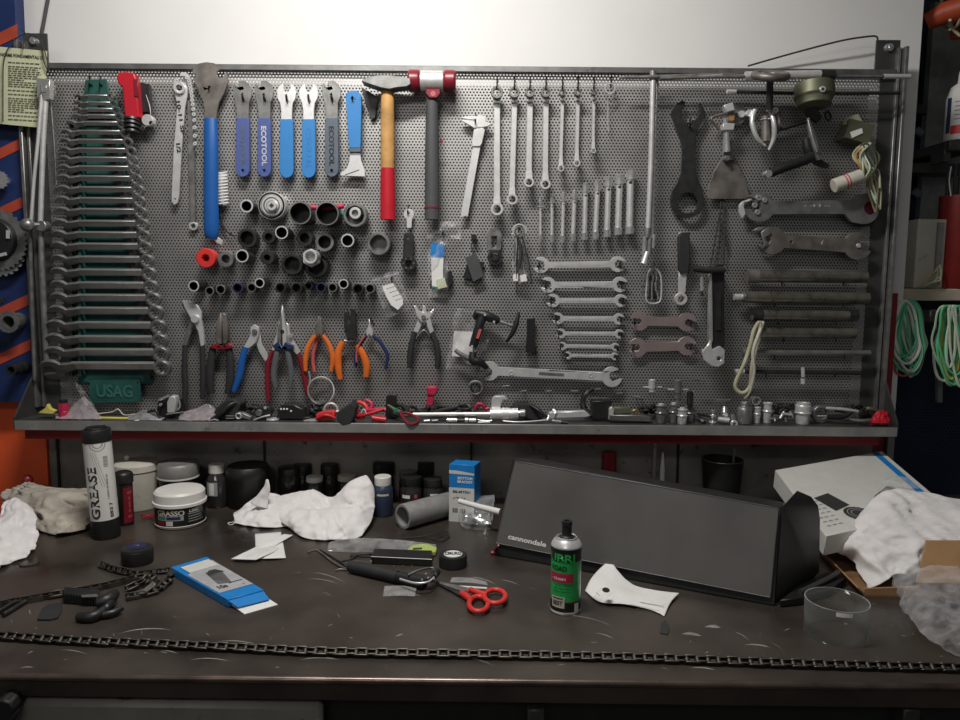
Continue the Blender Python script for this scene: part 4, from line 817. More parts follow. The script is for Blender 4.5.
for k, (p0, r0, w0, p1, r1, w1, h) in enumerate(DO):
    t = T('open_end_spanner', 'polished double open-ended spanner, %s in the stack of seven' % ['top and longest', 'second from the top', 'third from the top', 'fourth from the top', 'third from the bottom', 'second from the bottom', 'lowest and smallest'][k], 'spanner', 580, p0[1], DG)
    double_open(t, p0, r0, w0, 15 if k % 2 == 0 else 15, p1, r1, w1, 15 - 45*(k == 0)*0, h, .014, .020, 'satin')
    x0 = p0[0] + r0*1.6; x1 = p1[0] - r1*1.6; y0 = p0[1]; y1 = p1[1]
    pp(t, 'raised_panel', 'satin', [(x0, y0 - h*.42), (x1, y1 - h*.42), (x1, y1 + h*.42), (x0, y0 + h*.42)], .020, .0206, bevel=0)
    for q in (p0, p1): add_hook(q[0] + (2 if q is p1 else -2), q[1] + 2, .024, .8, 'at the %s end of the %s spanner of the stack' % ('left' if q is p0 else 'right', ['top', 'second', 'third', 'fourth', 'fifth', 'sixth', 'lowest'][k]))
t = T('large_spanner', 'long polished double open-ended spanner lying lowest above the tray', 'spanner', 552, 374)
double_open(t, (489.5, 371), 9.6, 9, -30, (612, 377), 10.2, 9.5, -22, 4.2, .014, .021, 'satin', dep=.05)
for x, y in ((511.5, 373), (591, 375.5)): part('boss', MB().ring(x, y, .021, .0222, 2.4, 1.5), 'satin', t)
pp(t, 'recess', 'gun', [(539, 372), (564, 373.5), (564, 376.5), (539, 375)], .021, .0214, bevel=0)
CG = 'thin pinkish cone spanners'
for k, (p0, p1) in enumerate((((639.5, 321), (687, 322)), ((638, 347.5), (687, 346)))):
    t = T('cone_spanner', 'thin pinkish double-ended cone spanner, %s of the pair' % ('upper' if k == 0 else 'lower'), 'spanner', 663, p0[1], CG)
    double_open(t, p0, 9.6, 6.5, -5 + 5*k, p1, 9.6, 6.5, 20 - 8*k, 4.6, .010, .0135, 'pinkish', dep=.05)
    for q in (p0, p1): add_hook(q[0] + (4 if q is p1 else -5), q[1] + 2, .024, .9, 'in the %s jaw of the %s pinkish cone spanner' % ('left' if q is p0 else 'right', 'upper' if k == 0 else 'lower'))

# ---- sliding T bar wrench
t = T('tube_wrench', 'tall pair of chromed steel tubes hanging from a thin horizontal bar', 'tube wrench', 652, 75)
rp(t, 'tube', 'satin', [(653, 72, .045), (651, 160, .04), (647.5, 238, .04)], 2.6, 3, 14); rp(t, 'tube', 'chrome', [(657, 78, .034), (654.5, 160, .032), (652, 235, .032)], 1.8, 3, 12)
part('collar', MB().cyl(bp(653, 71, .045), bp(653, 80, .045), 3.2*S, seg=16), 'gun', t, bevel=.0005)
rp(t, 'cross_bar', 'gun', [(619, 77.5, .05), (653, 77, .05), (720, 75, .05), (755, 76.5, .05)], [1.2, 1.8, 1.8, 1.4]); 
for x, y0, y1, r in ((645, 236, 256, 2.2), (650, 238, 254, 2.6), (654, 234, 248, 2.0), (648, 228, 238, 3)): rp(t, 'joint', 'chrome' if r < 2.5 else 'gun', [(x, y0, .042), (x - 1, y1, .042)], r, 1)
rp(t, 'socket_end', 'satin', [(647, 252, .042), (643.5, 264, .045)], [2.6, 3.2], 1)
t = T('carabiner_bundle', 'steel carabiner holding small keys and wires', 'carabiner', 652, 280)
rp(t, 'carabiner', 'satin', [(648, 274, .022), (651, 269, .022), (656, 269, .022), (661, 277, .022), (661, 298, .022), (657, 303, .022), (649, 303, .022), (646, 298, .022), (647, 284, .022)], .9, 3, 8, closed=True); rp(t, 'hanger', 'gun', [(653, 262, .02), (653, 270, .024)], 1.6)
rp(t, 'ring', 'gun', [(653.5 + 3.2*math.cos(a), 274 + 3*math.sin(a), .026) for a in [2*PI*k/10 for k in range(10)]], .6, 2, 6, closed=True)
for k, (a, b_) in enumerate(((650, 649), (653, 652), (655, 656), (656, 658), (651, 654))): rp(t, 'key', 'chrome' if k % 2 else 'dark_metal', [(a, 276, .025), ((a+b_)/2 + (-1)**k, 288, .028), (b_, 299, .026)], 1.1, 3, 6)
rp(t, 'outer_wire', 'gun', [(645, 275, .02), (643, 284, .02), (643.5, 294, .02)], .8)

# ---- black headset spanner
t = T('bottom_bracket_wrench', 'large flat black spanner with an open claw on top and a ring below', 'wrench', 688, 130)
O = [(682, 100), (686, 102), (684.5, 105), (681.5, 111), (682, 118), (686, 122), (691, 122), (696, 119), (700, 112), (698.5, 106), (698.5, 103.5), (702, 104), (704.5, 109), (705.5, 115), (702, 123), (698, 129), (696, 138), (695.5, 150), (696, 172), (700, 184), (703, 191), (704.5, 199)]
O += [(687.5 + 17*math.cos(a), 201 + 17*math.sin(a)) for a in [.1 + (PI - .2)*k/14 for k in range(15)]]
O += [(670.5, 199), (672, 191), (677, 183), (681, 173), (682.5, 150), (680, 137), (675, 125), (671, 114), (674, 106)]
pp(t, 'body', 'dark_metal', O, .014, .020, [circ(690, 118.5 + 7, 1.6, 8), [(687.5 + r_*math.cos(a), 203 + r_*math.sin(a)) for a, r_ in [(2*PI*k/32, 10 + (1 if k % 2 else -.6)) for k in range(32)]]], bevel=.001)
add_hook(690, 125, .026, 1, 'in the neck of the large black spanner')

# ---- scraper with micrometer clip, cords
t = T('scraper', 'wide steel scraper blade hung by a chromed clamp', 'scraper', 728, 150)
pp(t, 'blade', 'rust_metal', [(723, 157), (734, 157), (741, 170), (747, 184), (749.5, 197), (748, 199), (708, 199), (707, 196), (709, 184), (715, 170)], .014, .0165); pp(t, 'shank', 'gun', [(724, 140), (733, 140), (733.5, 160), (723.5, 160)], .012, .024, bevel=.001)
t = T('tube_cutter', 'chromed clamp tool with a round disc hanging above the wide scraper', 'clamp', 730, 118)
rp(t, 'barrel', 'chrome', [(725, 118, .034), (726.5, 134, .032), (727, 152, .03)], [2.4, 2.8, 3.6], 2, 14); pp(t, 'block', 'white_steel', [(724, 105), (733, 102), (735, 110), (727, 112)], .028, .044, bevel=.001); pp(t, 'block', 'satin', [(723, 123), (735, 123), (734, 130), (723, 130)], .026, .042, bevel=.001)
part('disc', MB().ring(737, 115, .014, .020, 9.8, 2.0, 28), 'gun', t); kp(t, 'disc_boss', 'white_steel', 742, 114, .02, .026, 3.2, 16); rp(t, 'wire_frame', 'rust_metal', [(723, 114, .03), (713, 117, .03), (712, 121, .03), (720, 130, .03)], 1.3); pp(t, 'copper_roller', 'cardboard', [(729, 114), (735, 114), (735, 121), (730, 121)], .022, .036, bevel=.0015)
kp(t, 'knurl', 'gun', 727.5, 158, .02, .034, 2.6, 12)
SG2 = 'black cords hanging below the scraper'
for k, (xa, xb, y1) in enumerate(((722, 710, 268), (721, 717.5, 266), (724, 724, 266), (723, 727, 250))):
    b = MB(); b.rod([(xa, 199, .010), ((xa+xb)/2 + .5, 232, .012), (xb, y1, .010)], .8); solo('cord', b, 'ink', 'thin black cord below the scraper, %s of four' % ['slanting far left', 'second from the left', 'third from the left', 'rightmost'][k], 'cord', SG2)

# ---- black-grip ring wrench and crank puller
t = T('crank_wrench', 'short ring wrench with a flat black rubber grip', 'wrench', 682, 260)
pp(t, 'grip', 'black_rubber', [(678.5, 236), (681, 232.5), (690, 232), (690.5, 262), (689, 272), (681, 274), (679, 270)], .012, .026, bevel=.002, seg=2, label=None); pp(t, 'grip_edge', 'satin', [(678, 236), (680.5, 232), (681.5, 233), (679.5, 237), (680, 272), (678.5, 272)], .010, .020)
pp(t, 'shaft', 'satin', [(679, 272), (687, 272), (685.5, 293), (678.5, 293)], .014, .020); part('ring', MB().ring(681.3, 299, .012, .024, 6.2, 3.7, 24, (6, .05)), 'satin', t)
t = T('crank_puller', 'black swing-arm tool with a toothed steel jaw at its foot', 'puller', 712, 300)
pp(t, 'arm', 'black_plastic', [(712, 265), (722, 264), (725, 268), (724.5, 300), (725, 345), (722, 352), (711, 352), (710, 320)], .014, .040, bevel=.002); pp(t, 'arm_edge', 'chrome', [(710, 275), (712, 272), (713, 340), (710, 350), (709, 340)], .030, .044)
rp(t, 'cross_handle', 'black_rubber', [(693, 268, .05), (706, 270, .05), (724, 270, .045)], [3.2, 3.4, 3.4], 3, 12); rp(t, 'pin', 'chrome', [(702, 273, .045), (702, 291, .045)], 1.8, 1); rp(t, 'pin_tip', 'dark_metal', [(702, 289, .045), (702, 296, .045)], 1.4, 1)
part('grip_ribs', MB().plate([(716, 292), (721, 292), (721, 330), (716, 330)], .04, .043), 'dark_metal', t)
pp(t, 'jaw', 'satin', [(707, 346), (711, 340), (712, 350), (720, 346), (725, 350), (724.5, 363), (719, 367), (711, 366), (704, 360), (702.5, 352)], .040, .048, [circ(719, 358.5, 2.4, 10)], bevel=.001)
part('jaw_hook', MB().torus(bp(711, 352, .03), (0, -1, 0), 8*S, 1.4*S, 20, 8, PI*.9, 1.2), 'satin', t)

# ---- long horizontal bars at the top right
t = T('T_handle_bar'.lower().replace('t_handle', 'tap_handle'), 'long tap wrench bar along the top right edge, passing beyond the panel', 'bar', 800, 76)
rp(t, 'bar', 'gun', [(660, 78.5, .06), (740, 76.5, .06), (885, 76.5, .06)], 1.6, 2); rp(t, 'bright_end', 'white_steel', [(884, 76.5, .06), (910, 76.5, .06)], 2.3, 1, 12); rp(t, 'sleeve', 'satin', [(745, 76, .058), (826, 74.5, .058)], 4.0, 1, 14); rp(t, 'sleeve_collar', 'dark_metal', [(820, 75, .058), (834, 75, .058)], 4.8, 1, 14)
rp(t, 'tapered_end', 'chrome', [(698, 76.5, .06), (722, 76, .06)], [1, 2.0], 1, 12)
t = T('handwheel', 'rusty metal ring handwheel hung in front of the long top bar', 'wheel', 770, 75)
part('rim', MB().torus(bp(770.5, 75.5, .085), (0, -.4, 1), 14*S, 3.4*S, 32, 10), 'rust_metal', t); part('bore', MB().torus(bp(770.5, 74.5, .085), (0, -.4, 1), 7*S, 2.0*S, 24, 8), 'rust_metal', t); rp(t, 'post', 'dark_metal', [(770, 80, .07), (769.5, 110, .06)], 3.2, 1)
t = T('thin_bar', 'thinner dark steel bar below the long top bar', 'bar', 800, 93)
rp(t, 'bar', 'dark_metal', [(727, 91.5, .045), (800, 93.5, .045), (900, 93, .045)], 1.6, 1); rp(t, 'end', 'satin', [(727, 91.5, .046), (736, 91.7, .046)], 2.0, 1)
# puller with curved arms
t = T('hub_vice', 'steel puller with curved arms around a threaded barrel', 'puller', 768, 130)
rp(t, 'arm', 'satin', [(755, 110, .04), (752, 122, .045), (757, 138, .045), (765, 146, .04)], [2.2, 2.4, 2.2, 1.4]); rp(t, 'arm', 'satin', [(771, 112, .05), (774, 124, .055), (774, 138, .05), (769, 150, .045)], [2.0, 2.4, 2.4, 1.4]); rp(t, 'arm', 'rust_metal', [(777, 108, .04), (779, 122, .045), (777, 134, .04)], [1.8, 2.2, 1.6])
part('barrel', MB().cyl(bp(766, 116, .04), bp(766, 142, .04), 4.6*S, seg=18), 'rust_metal', t, bevel=.001); part('ring', MB().torus(bp(766, 120, .04), (0, 0, 1), 4.9*S, .8*S), 'chrome', t); kp(t, 'eye', 'satin', 750, 113, .03, .038, 3.4, 14)
for x, y in ((770, 109), (776, 110)): part('lug', MB().ring(x, y, .045, .052, 2.6, 1.2, 14), 'satin', t)
rp(t, 'rod', 'dark_metal', [(776, 130, .04), (784, 128, .04), (806, 121, .045)], [2, 2, 2.4])
# olive gauge head
t = T('compressor_head', 'olive-green round metal head with a screw, on the thin bar', 'tool head', 814, 92)
c = bp(814, 88, .06); part('body', MB().lathe(c, (0, -.15, -1), [(10*S, -.008), (17.6*S, -.006), (17.8*S, .018), (15.8*S, .022), (15*S, .034), (8*S, .036)], 28), 'olive', t, bevel=.001); kp(t, 'screw', 'satin', 823, 89, .075, .098, 2.8, 14); kp(t, 'screw_bore', 'ink', 823, 89, .098, .0985, 1.5, 6)
rp(t, 'neck', 'dark_metal', [(810, 105, .055), (812, 113, .05), (818, 120, .045)], [5, 6, 4])
part('ring_pull', MB().torus(bp(828, 116, .05), (.6, -1, .2), 4*S, 1.1*S), 'black_plastic', t)
t = T('ratchet_handle', 'black-handled lever tool with chromed tip hanging at the upper right', 'lever', 800, 155)
rp(t, 'handle', 'black_plastic', [(771, 173, .06), (785, 167, .06), (800, 162, .058), (812, 157, .055)], [4.2, 4.6, 4.6, 5.2], 4, 14); kp(t, 'end_cap', 'chrome', 769, 173.5, .052, .068, 3.4, 14); rp(t, 'arm', 'gun', [(808, 118, .05), (811, 132, .052), (816, 148, .052), (818, 160, .05)], [1.8, 3, 3.4, 2.6]); rp(t, 'arm_edge', 'chrome', [(808, 120, .056), (812, 136, .06), (817, 152, .06)], [.8, 1.0, .8])
rp(t, 'grip', 'black_plastic', [(806, 139, .045), (809, 152, .045), (818, 162, .042), (828, 166, .04)], [4, 5, 4, 2])
# box, spool, strings
t = T('cardboard_box', 'small olive cardboard box with white tape at the upper right', 'box', 856, 130)
b = MB(); c = bp(855, 133, .025); b.box(c, (.048, .038, .036), Matrix.Rotation(.25, 3, 'Y')); part('box', b, 'olive', t); pp(t, 'tape_label', 'paper', [(850, 132), (862, 128), (863, 133), (852, 138)], .0455, .046, bevel=0); pp(t, 'open_flap', 'string', [(842, 124), (848, 117), (858, 114), (862, 121), (850, 126)], .030, .0315, bevel=0)
t = T('tape_roll', 'pale roll of tape with red print near the string bundle', 'tape roll', 847, 180)
a = bp(833.5, 186, .05); c = bp(861, 176, .05); part('roll', MB().cyl(a, c, 6.6*S, seg=22), 'cream', t, bevel=.0008)
ax = (c - a).normalized()
for q in (.38, .48): b = MB(); b.cyl(a + (c-a)*q, a + (c-a)*(q+.045), 6.8*S, seg=22); part('red_band', b, 'salmon', t)
rnd = random.Random(11)
t = T('string_bundle', 'tangled bundle of green and straw coloured strings at the right edge', 'string', 870, 160)
for k in range(11):
    x = 868 + rnd.uniform(-8, 8); d = .03 + rnd.uniform(0, .02)
    pts = [(866 + rnd.uniform(-4, 4), 143, d), (x + rnd.uniform(-10, 5), 155, d), (x, 168, d + .01), (872 + rnd.uniform(-8, 8), 182, d), (876 + rnd.uniform(-3, 4), 196 + rnd.uniform(0, 16), d)]
    rp(t, 'strand', ['string', 'pale_cable', 'olive', 'wood'][k % 4], pts, rnd.uniform(.7, 1.2), 4, 6)
rp(t, 'loop', 'pale_cable', [(862, 148, .045), (871, 143, .045), (862, 153, .045), (864, 165, .045), (874, 172, .045), (866, 178, .045), (858, 170, .045)], 1.1, 4, 8); rp(t, 'loop', 'string', [(868, 146, .05), (860, 156, .05), (866, 168, .05), (878, 170, .05), (880, 188, .05)], 1.0, 4, 8)

# ---- big wrenches on the right
t = T('hook_wrench', 'large grey wrench with an adjustable toothed jaw left and a ring right', 'wrench', 810, 208)
A = jaw(759.5, 207, 15, 13, 3, 200, 6.5, -.1); B = jaw(866, 208, 16.5, .2, 180, 260, 6.5, -.98)
Bc = [(862 - 22, 206 - 6), (852, 200), (857, 195), (866, 193)] + [(864 + 15.5*math.cos(a), 208.5 + 15.5*math.sin(a)) for a in [-1.2 + 2.9*k/14 for k in range(15)]] + [(852, 222), (845, 214)]
pp(t, 'body', 'gun', A + Bc, .016, .026, [circ(871, 208, 7, 16)], bevel=.0012)
pp(t, 'rear_wrench', 'dark_metal', [(846, 214), (857, 214), (870, 222), (876, 218), (873, 226), (862, 227), (852, 222)], .008, .015)
pp(t, 'sliding_jaw', 'satin', [(742, 202), (745, 200), (744, 206), (746, 214), (742, 219), (739.5, 212), (739.5, 205)], .018, .026, bevel=.001); rp(t, 'hook', 'satin', [(742, 203, .02), (752, 199, .02)], 1.2)
pp(t, 'ring_insert', 'magenta_dark', circ(871, 208, 7, 16), .006, .010)
for x, y, r in ((759, 197.5, 1.8), (755, 205, 1.6), (758, 212, 1.6), (765, 200, 1.4)): part('gear_pin', MB().ring(x, y, .026, .030, r + 1, r*.5, 14), 'chrome', t)
lettering(t, '- -I I --', 'satin', 817, 205.5, .0262, 26, 2.6, label='faint worn stamping')
t = T('adjustable_wrench', 'worn grey double-ended wrench below the large ring wrench', 'wrench', 810, 242)
A = jaw(772.5, 240.5, 14, 12, 3, 188, 7, -.3); B = jaw(858, 246, 14, 13, 183, 352, 7, -.25)
pp(t, 'body', 'rust_metal', A + B, .016, .027, [circ(791, 242, 1.6, 8)], bevel=.0015)
pp(t, 'inner_jaw', 'gun', [(761, 232), (768, 228), (772, 233), (765, 238), (769, 243), (762, 250), (764, 243)], .027, .031, bevel=.001); pp(t, 'upper_prong', 'gun', [(752, 231), (759, 227), (768, 226), (760, 231)], .02, .028, bevel=.0008)
kp(t, 'rivet', 'satin', 859, 245.5, .02, .03, 2.2, 10)
pp(t, 'mark', 'white_steel', [(821, 243), (823.5, 239.5), (822, 245)], .027, .0274, bevel=0)

# ---- horizontal extension tubes
HB = 'horizontal steel tubes on the right of the panel'
def tube_thing(pts, mat, r, label, ends=(), name='extension_tube'):
    t = T(name, label, 'tube', (pts[0][0]+pts[-1][0])/2, pts[0][1], HB); d = .028
    rp(t, 'tube', mat, [(x, y, d) for x, y in pts], r, 1, 20)
    for (xa, xb, rr, m) in ends: rp(t, 'end_sleeve', m, [(xa, pts[0][1] + (pts[-1][1]-pts[0][1])*0, d), (xb, pts[0][1], d)], rr, 1, 18)
    for q in (.25, .8): x = pts[0][0] + (pts[-1][0]-pts[0][0])*q; add_hook(x, pts[0][1] + r + 2, .036, .8, 'under the %s, %s' % (label.split(',')[0], 'left' if q < .5 else 'right'))
    return t
tube_thing([(754, 276.5), (866, 277)], 'tubes', 5.8, 'thickest tube, top of the seven', [(747, 758, 6.6, 'rust_metal')])
tube_thing([(744, 297), (868, 298.5)], 'tubes', 5.6, 'dark tube with a bright tip, second from the top', [(734, 744, 3.2, 'satin'), (742, 748, 4.4, 'gun')])
tube_thing([(752, 315), (857, 316)], 'tubes', 5.2, 'dark tube, third from the top', [(752, 762, 5.8, 'dark_metal'), (848, 857, 5.6, 'dark_metal')])
tube_thing([(760, 333), (855, 333.5)], 'tubes', 5.2, 'short dark tube, fourth from the top', [(760, 764, 5.6, 'gun')])
tube_thing([(743, 352.5), (870, 353)], 'gun', 2.8, 'slim grey tube, fifth from the top', [(742, 754, 4.2, 'gun')])
t = tube_thing([(735, 371.5), (860, 373)], 'dark_metal', 2.2, 'thinnest dark bar with a chrome slider, lowest of the bars', [(735, 744, 2.6, 'satin')], 'sliding_bar')
b = MB(); b.cyl(bp(803, 367.5, .036), bp(803, 377, .036), 1.9*S, seg=14); part('slider', b, 'white_steel', t); b = MB(); b.cyl(bp(803, 378.5, .036), bp(803, 384, .036), 2.3*S, seg=14); part('slider_end', b, 'white_steel', t, bevel=.0004); rp(t, 'slider_pin', 'dark_metal', [(803, 376, .036), (803, 379, .036)], 1.2, 1)
t = T('strap', 'pale looped strap hanging over the left ends of the horizontal tubes', 'strap', 750, 350)
rp(t, 'loop', 'string', [(760, 322, .045), (754, 330, .048), (750, 346, .05), (744, 364, .05), (735, 385, .04), (742, 393, .04), (750, 386, .04), (752, 366, .05), (756, 348, .05), (759, 336, .048)], 1.9, 4, 8, 1.0, None, True)
rp(t, 'loop', 'cream', [(763, 322, .04), (759, 333, .05), (753, 352, .052), (754, 372, .05), (750, 390, .04), (744, 398, .035)], 1.7, 4, 8)
# ------------------------------------------------------------------ things lying in the tray (tray floor at zb)
def tstand(t, nm, mat, px, ytop, r, Y=1.455, prof=None, seg=20, label=None, bevel=.0004):
    x = aty(px, 412, Y).x; h = aty(px, ytop, Y).z - zb - .0003; rr = r*S*Y/YB
    pr = prof or [(1, 0), (1, .45), (.93, .46), (.93, .5), (1, .51), (1, 1), (.62, 1), (.58, .96), (0, .96)]
    return part(nm, MB().lathe((x, Y, zb + .0003), (0, 0, 1), [(a*rr, b_*h) for a, b_ in pr], seg), mat, t, label, bevel=bevel)
def TT(name, label, cat, px, Y=1.455, group=None): return thing(name, label, cat, Vector((aty(px, 415, Y).x, Y, zb)), group)
def lump(nm, mat, t, pts, d0, d1, r=.003, label=None): return part(nm, MB().plate(pts, d0, d1), mat, t, label, bevel=r, seg=3, smooth=60)
t = TT('plastic_clip', 'small pale yellow three-cornered plastic clip at the left end of the tray', 'clip', 47)
lump('body', 'yellow', t, [(38, 413), (45, 408), (47, 404), (50, 409), (55, 411), (53, 414)], .05, .06, .001)
t = TT('bottle_cap', 'small pink-red cap with a black top near the left end of the tray', 'cap', 64); tstand(t, 'cap', 'pink', 64, 403, 5); tstand(t, 'cap_top', 'black_plastic', 64, 399.5, 4)
def heap(t, nm, mat, q, Y0, Y1, amp, seed, nu=5, label=None, fs=60):
    """crumpled sheet: q is a list of silhouette points (px,py) from left to right; front edge rests on the tray"""
    n = len(q); rows = []
    for k, (u) in enumerate((0, .35, .7, 1.0, .6, .05)):
        Y = Y0 + (Y1 - Y0)*k/5; rows.append([Vector((aty(px, 415, Y).x, Y, zb + .001 + max(.001, (aty(px, py, (Y0+Y1)/2).z - zb))*u)) for px, py in q])
    return part(nm, MB().patch(rows, nu, 4, amp*.7, fs, seed, zmin=zb + .0006), mat, t, label, smooth=180)
t = TT('clear_bag', 'crumpled clear plastic bag standing up beside the green name plate', 'bag', 80); heap(t, 'bag', 'bag_pink', [(56, 420), (68, 412), (78, 403), (85, 398), (94, 408), (101, 418)], 1.435, 1.485, .004, 3)
quad_patch(t, 'bag_top', 'bag_thin', [(75, 383), (81, 386), (99, 412), (84, 404)], .05, .004, 2)
part('red_tip', MB().rod([(44, 421.5, .06), (56, 421.5, .06)], 1.0, 1), 'red_dark', t)
t = TT('plastic_strip', 'yellowish flat strip lying among clear scraps below the name plate', 'strip', 115); part('strip', MB().rod([(100, 418, .05), (128, 418.5, .05)], 1.4, 1, 8), 'yellow', t); rp(t, 'clear_wire', 'cream', [(95, 414, .04), (112, 412, .04), (118, 409, .04), (124, 415, .04), (135, 414, .045)], .6)
t = TT('clear_bag', 'small flat clear bag with a white tag lying right of the yellowish strip', 'bag', 145); heap(t, 'bag', 'bag_film', [(128, 419), (137, 414), (146, 411), (153, 416), (162, 421)], 1.43, 1.47, .004, 9); b = MB(); b.box(bp(137, 420.5, .065), (.008, .008, .002)); part('tag', b, 'paper', t)
t = TT('derailleur', 'shiny small mechanism of chromed plates with black parts', 'bike part', 170)
lump('block', 'white_steel', t, [(167, 402), (170, 396), (175, 397), (176, 402), (174, 413), (167, 413)], .035, .055, .0015); lump('black_body', 'black_plastic', t, [(158, 402), (166, 398), (180, 400), (182, 412), (182, 419), (163, 419), (156, 411)], .02, .04, .002)
rp(t, 'arm', 'chrome', [(159, 400, .045), (164, 398, .05), (169, 396, .05)], 1.4); rp(t, 'arm', 'chrome', [(179, 400, .045), (180, 406, .045), (178, 410, .045)], .9); rp(t, 'base_plate', 'gun', [(166, 414.5, .055), (184, 412, .05)], .8, 1); rp(t, 'cable', 'black_plastic', [(148, 412, .05), (156, 411, .055), (160, 418, .055), (166, 419.5, .06)], 1.3)
rp(t, 'foil_edge', 'white_steel', [(150, 420.5, .06), (160, 419.5, .06), (164, 418, .06)], .8); kp(t, 'bolt', 'chrome', 160, 405, .045, .052, 1.5, 10)
t = TT('clear_bag', 'crumpled pinkish clear bag below the leftmost pliers', 'bag', 198); heap(t, 'bag', 'bag_pink', [(179, 421), (184, 414), (196, 410), (207, 406), (214, 408), (219, 420)], 1.43, 1.475, .006, 14)
def dark_lump(name, label, cat, px, q, d0, d1, mat='black_rubber'):
    t = TT(name, label, cat, px); lump('body', mat, t, q, d0, d1); return t
t = dark_lump('rubber_glove', 'crumpled black rubber piece right of the pinkish bag', 'glove', 226, [(210, 419), (216, 408), (224, 401), (234, 399), (241, 404), (238, 412), (236, 420)], .02, .06); rp(t, 'fold', 'black_plastic', [(212, 420, .066), (220, 414, .068), (230, 405, .064), (240, 402, .05)], 2.2)
for x in (231, 232): rp(t, 'pin', 'gun', [(226, 416 + (x-231)*2.5, .064), (234, 416 + (x-231)*2.5, .064)], .5, 1)
t = TT('hardware_scrap', 'small grey cast bracket left of a row of black parts in the tray', 'bracket', 242); lump('body', 'gun', t, [(236, 411), (243, 413), (251, 417), (250, 420), (243, 418), (236, 417)], .045, .058, .001); part('loop', MB().torus(bp(238.5, 416, .06), (0, -1, 0), 2.6*S, .8*S, 16), 'satin', t)
t = TT('gear_shifter', 'dark rounded shifter part with a bright cap', 'bike part', 262); lump('body', 'dark_metal', t, [(254, 412), (258, 407), (269, 406.5), (272, 412), (268, 419), (256, 418)], .03, .055, .003); kp(t, 'cap', 'gun', 258.5, 413, .055, .064, 3.2, 14); rp(t, 'lever', 'satin', [(254, 420, .06), (262, 417, .062), (270, 415, .06)], .8); kp(t, 'bright_edge', 'satin', 265, 408, .055, .057, 1.6, 8)
t = TT('round_cap', 'small silver disc lying at the front edge of the tray', 'disc', 272, 1.44); b = MB(); b.cyl(Vector((aty(272, 415, 1.44).x, 1.445, zb + .0005)), Vector((aty(272, 415, 1.44).x, 1.445, zb + .004)), .0125, seg=24); part('disc', b, 'white_steel', t, bevel=.0006)
t = dark_lump('pedal_cleat', 'black plastic cleat with a few white teeth marks', 'bike part', 288, [(278, 410), (281, 405), (296, 405), (303, 409), (306, 419), (276, 419)], .025, .055, 'box_black')
for x in (281, 284, 287, 291): kp(t, 'white_mark', 'paper', x, 411 - (x % 3), .055, .0556, 1.1, 8)
t = dark_lump('rubber_cap', 'small upright dark rubber cap behind the red clamps', 'cap', 304, [(300, 418), (301, 407), (305, 405), (309, 409), (309, 418)], .02, .035, 'dark_metal')
t = TT('knife', 'small knife blade poking out left of the red clamp', 'knife', 308); part('blade', MB().plate([(303, 420.5), (310, 419), (318, 419), (318, 422), (308, 422)], .055, .058), 'white_steel', t); part('handle', MB().plate([(298, 417), (310, 417), (312, 419.5), (300, 420)], .045, .055), 'black_plastic', t, bevel=.001)
t = TT('red_clamp', 'bright red plastic clamp, left one of the red things in the tray', 'clamp', 325); lump('body', 'red_bright', t, [(315, 415), (322, 412), (334, 411.5), (335, 416), (332, 420), (318, 421)], .045, .066, .002); rp(t, 'lever', 'red', [(316, 419, .068), (325, 415, .070), (335, 418, .068)], 1.4)
t = TT('shackle', 'silver curved shackle and pin behind the red clamp', 'shackle', 334); part('bow', MB().torus(bp(331, 410, .035), (0, -1, 0), 6.5*S, 1.4*S, 20, 8, PI*1.05, -PI/2-.1), 'satin', t); rp(t, 'pin', 'satin', [(333, 411.5, .04), (346, 411.5, .04)], 1.1, 1)
t = dark_lump('rubber_lump', 'matt black rubber boot hanging over the tray lip', 'boot', 346, [(336, 413), (347, 406), (351, 402), (356, 407), (355, 416), (351, 424), (342, 426), (337, 421)], .04, .078)
t = TT('red_hex_keys', 'tangle of bright red folding keys and levers in the tray', 'keys', 373)
for k, q in enumerate(([(358, 402, .03), (365, 405, .035), (368, 412, .04)], [(366, 400, .03), (372, 404, .035), (370, 411, .04)], [(357, 416, .06), (368, 414, .064), (384, 409, .06)], [(357, 410, .05), (356, 416, .055), (364, 418, .06)], [(366, 411, .045), (376, 410, .05), (386, 410, .05)], [(372, 418, .066), (386, 420, .066)])):
    rp(t, 'key', ['red_bright', 'pink', 'red'][k % 3], q, [2.4, 2.0, 1.9, 2.2, 2.2, 3.0][k])
rp(t, 'ring', 'paper', [(361, 413, .064), (364, 409, .066), (366, 413, .066), (369, 415, .064)], .5); rp(t, 'green_band', 'teal', [(356, 403, .03), (362, 407, .035)], 1.3)
t = TT('plastic_cap', 'upright black plastic cap behind the red scissors handle', 'cap', 391, 1.48); lump('body', 'black_plastic', t, [(385, 418), (386, 396), (389, 394.5), (396, 396), (396, 418)], .012, .03, .002)
t = TT('scissors', 'dark red handled scissors lying half over the tray lip', 'scissors', 408); rp(t, 'handle_loop', 'red_dark', [(404, 413, .065), (410, 414, .072), (418, 418, .076), (417, 422, .078), (411, 424, .08), (406, 421, .078), (401, 414, .07)], 1.5, 4, 8, 1, None, True); rp(t, 'blade', 'olive', [(388, 405, .04), (395, 410, .05), (401, 413, .062)], [1.2, 2, 2.4], 3); kp(t, 'pivot', 'teal', 395.5, 410.5, .055, .06, 2.2, 12)
t = TT('seatpost_tool', 'long chromed rod with a thick knurled cylinder at its right end', 'tool', 460)
rp(t, 'rod', 'white_steel', [(413, 414.5, .055), (492, 414, .055)], 2.1, 1, 14); part('rod_tip', MB().rod([(404, 414.3, .055), (408, 414.4, .055)], 1.6, 1), 'white_steel', t)
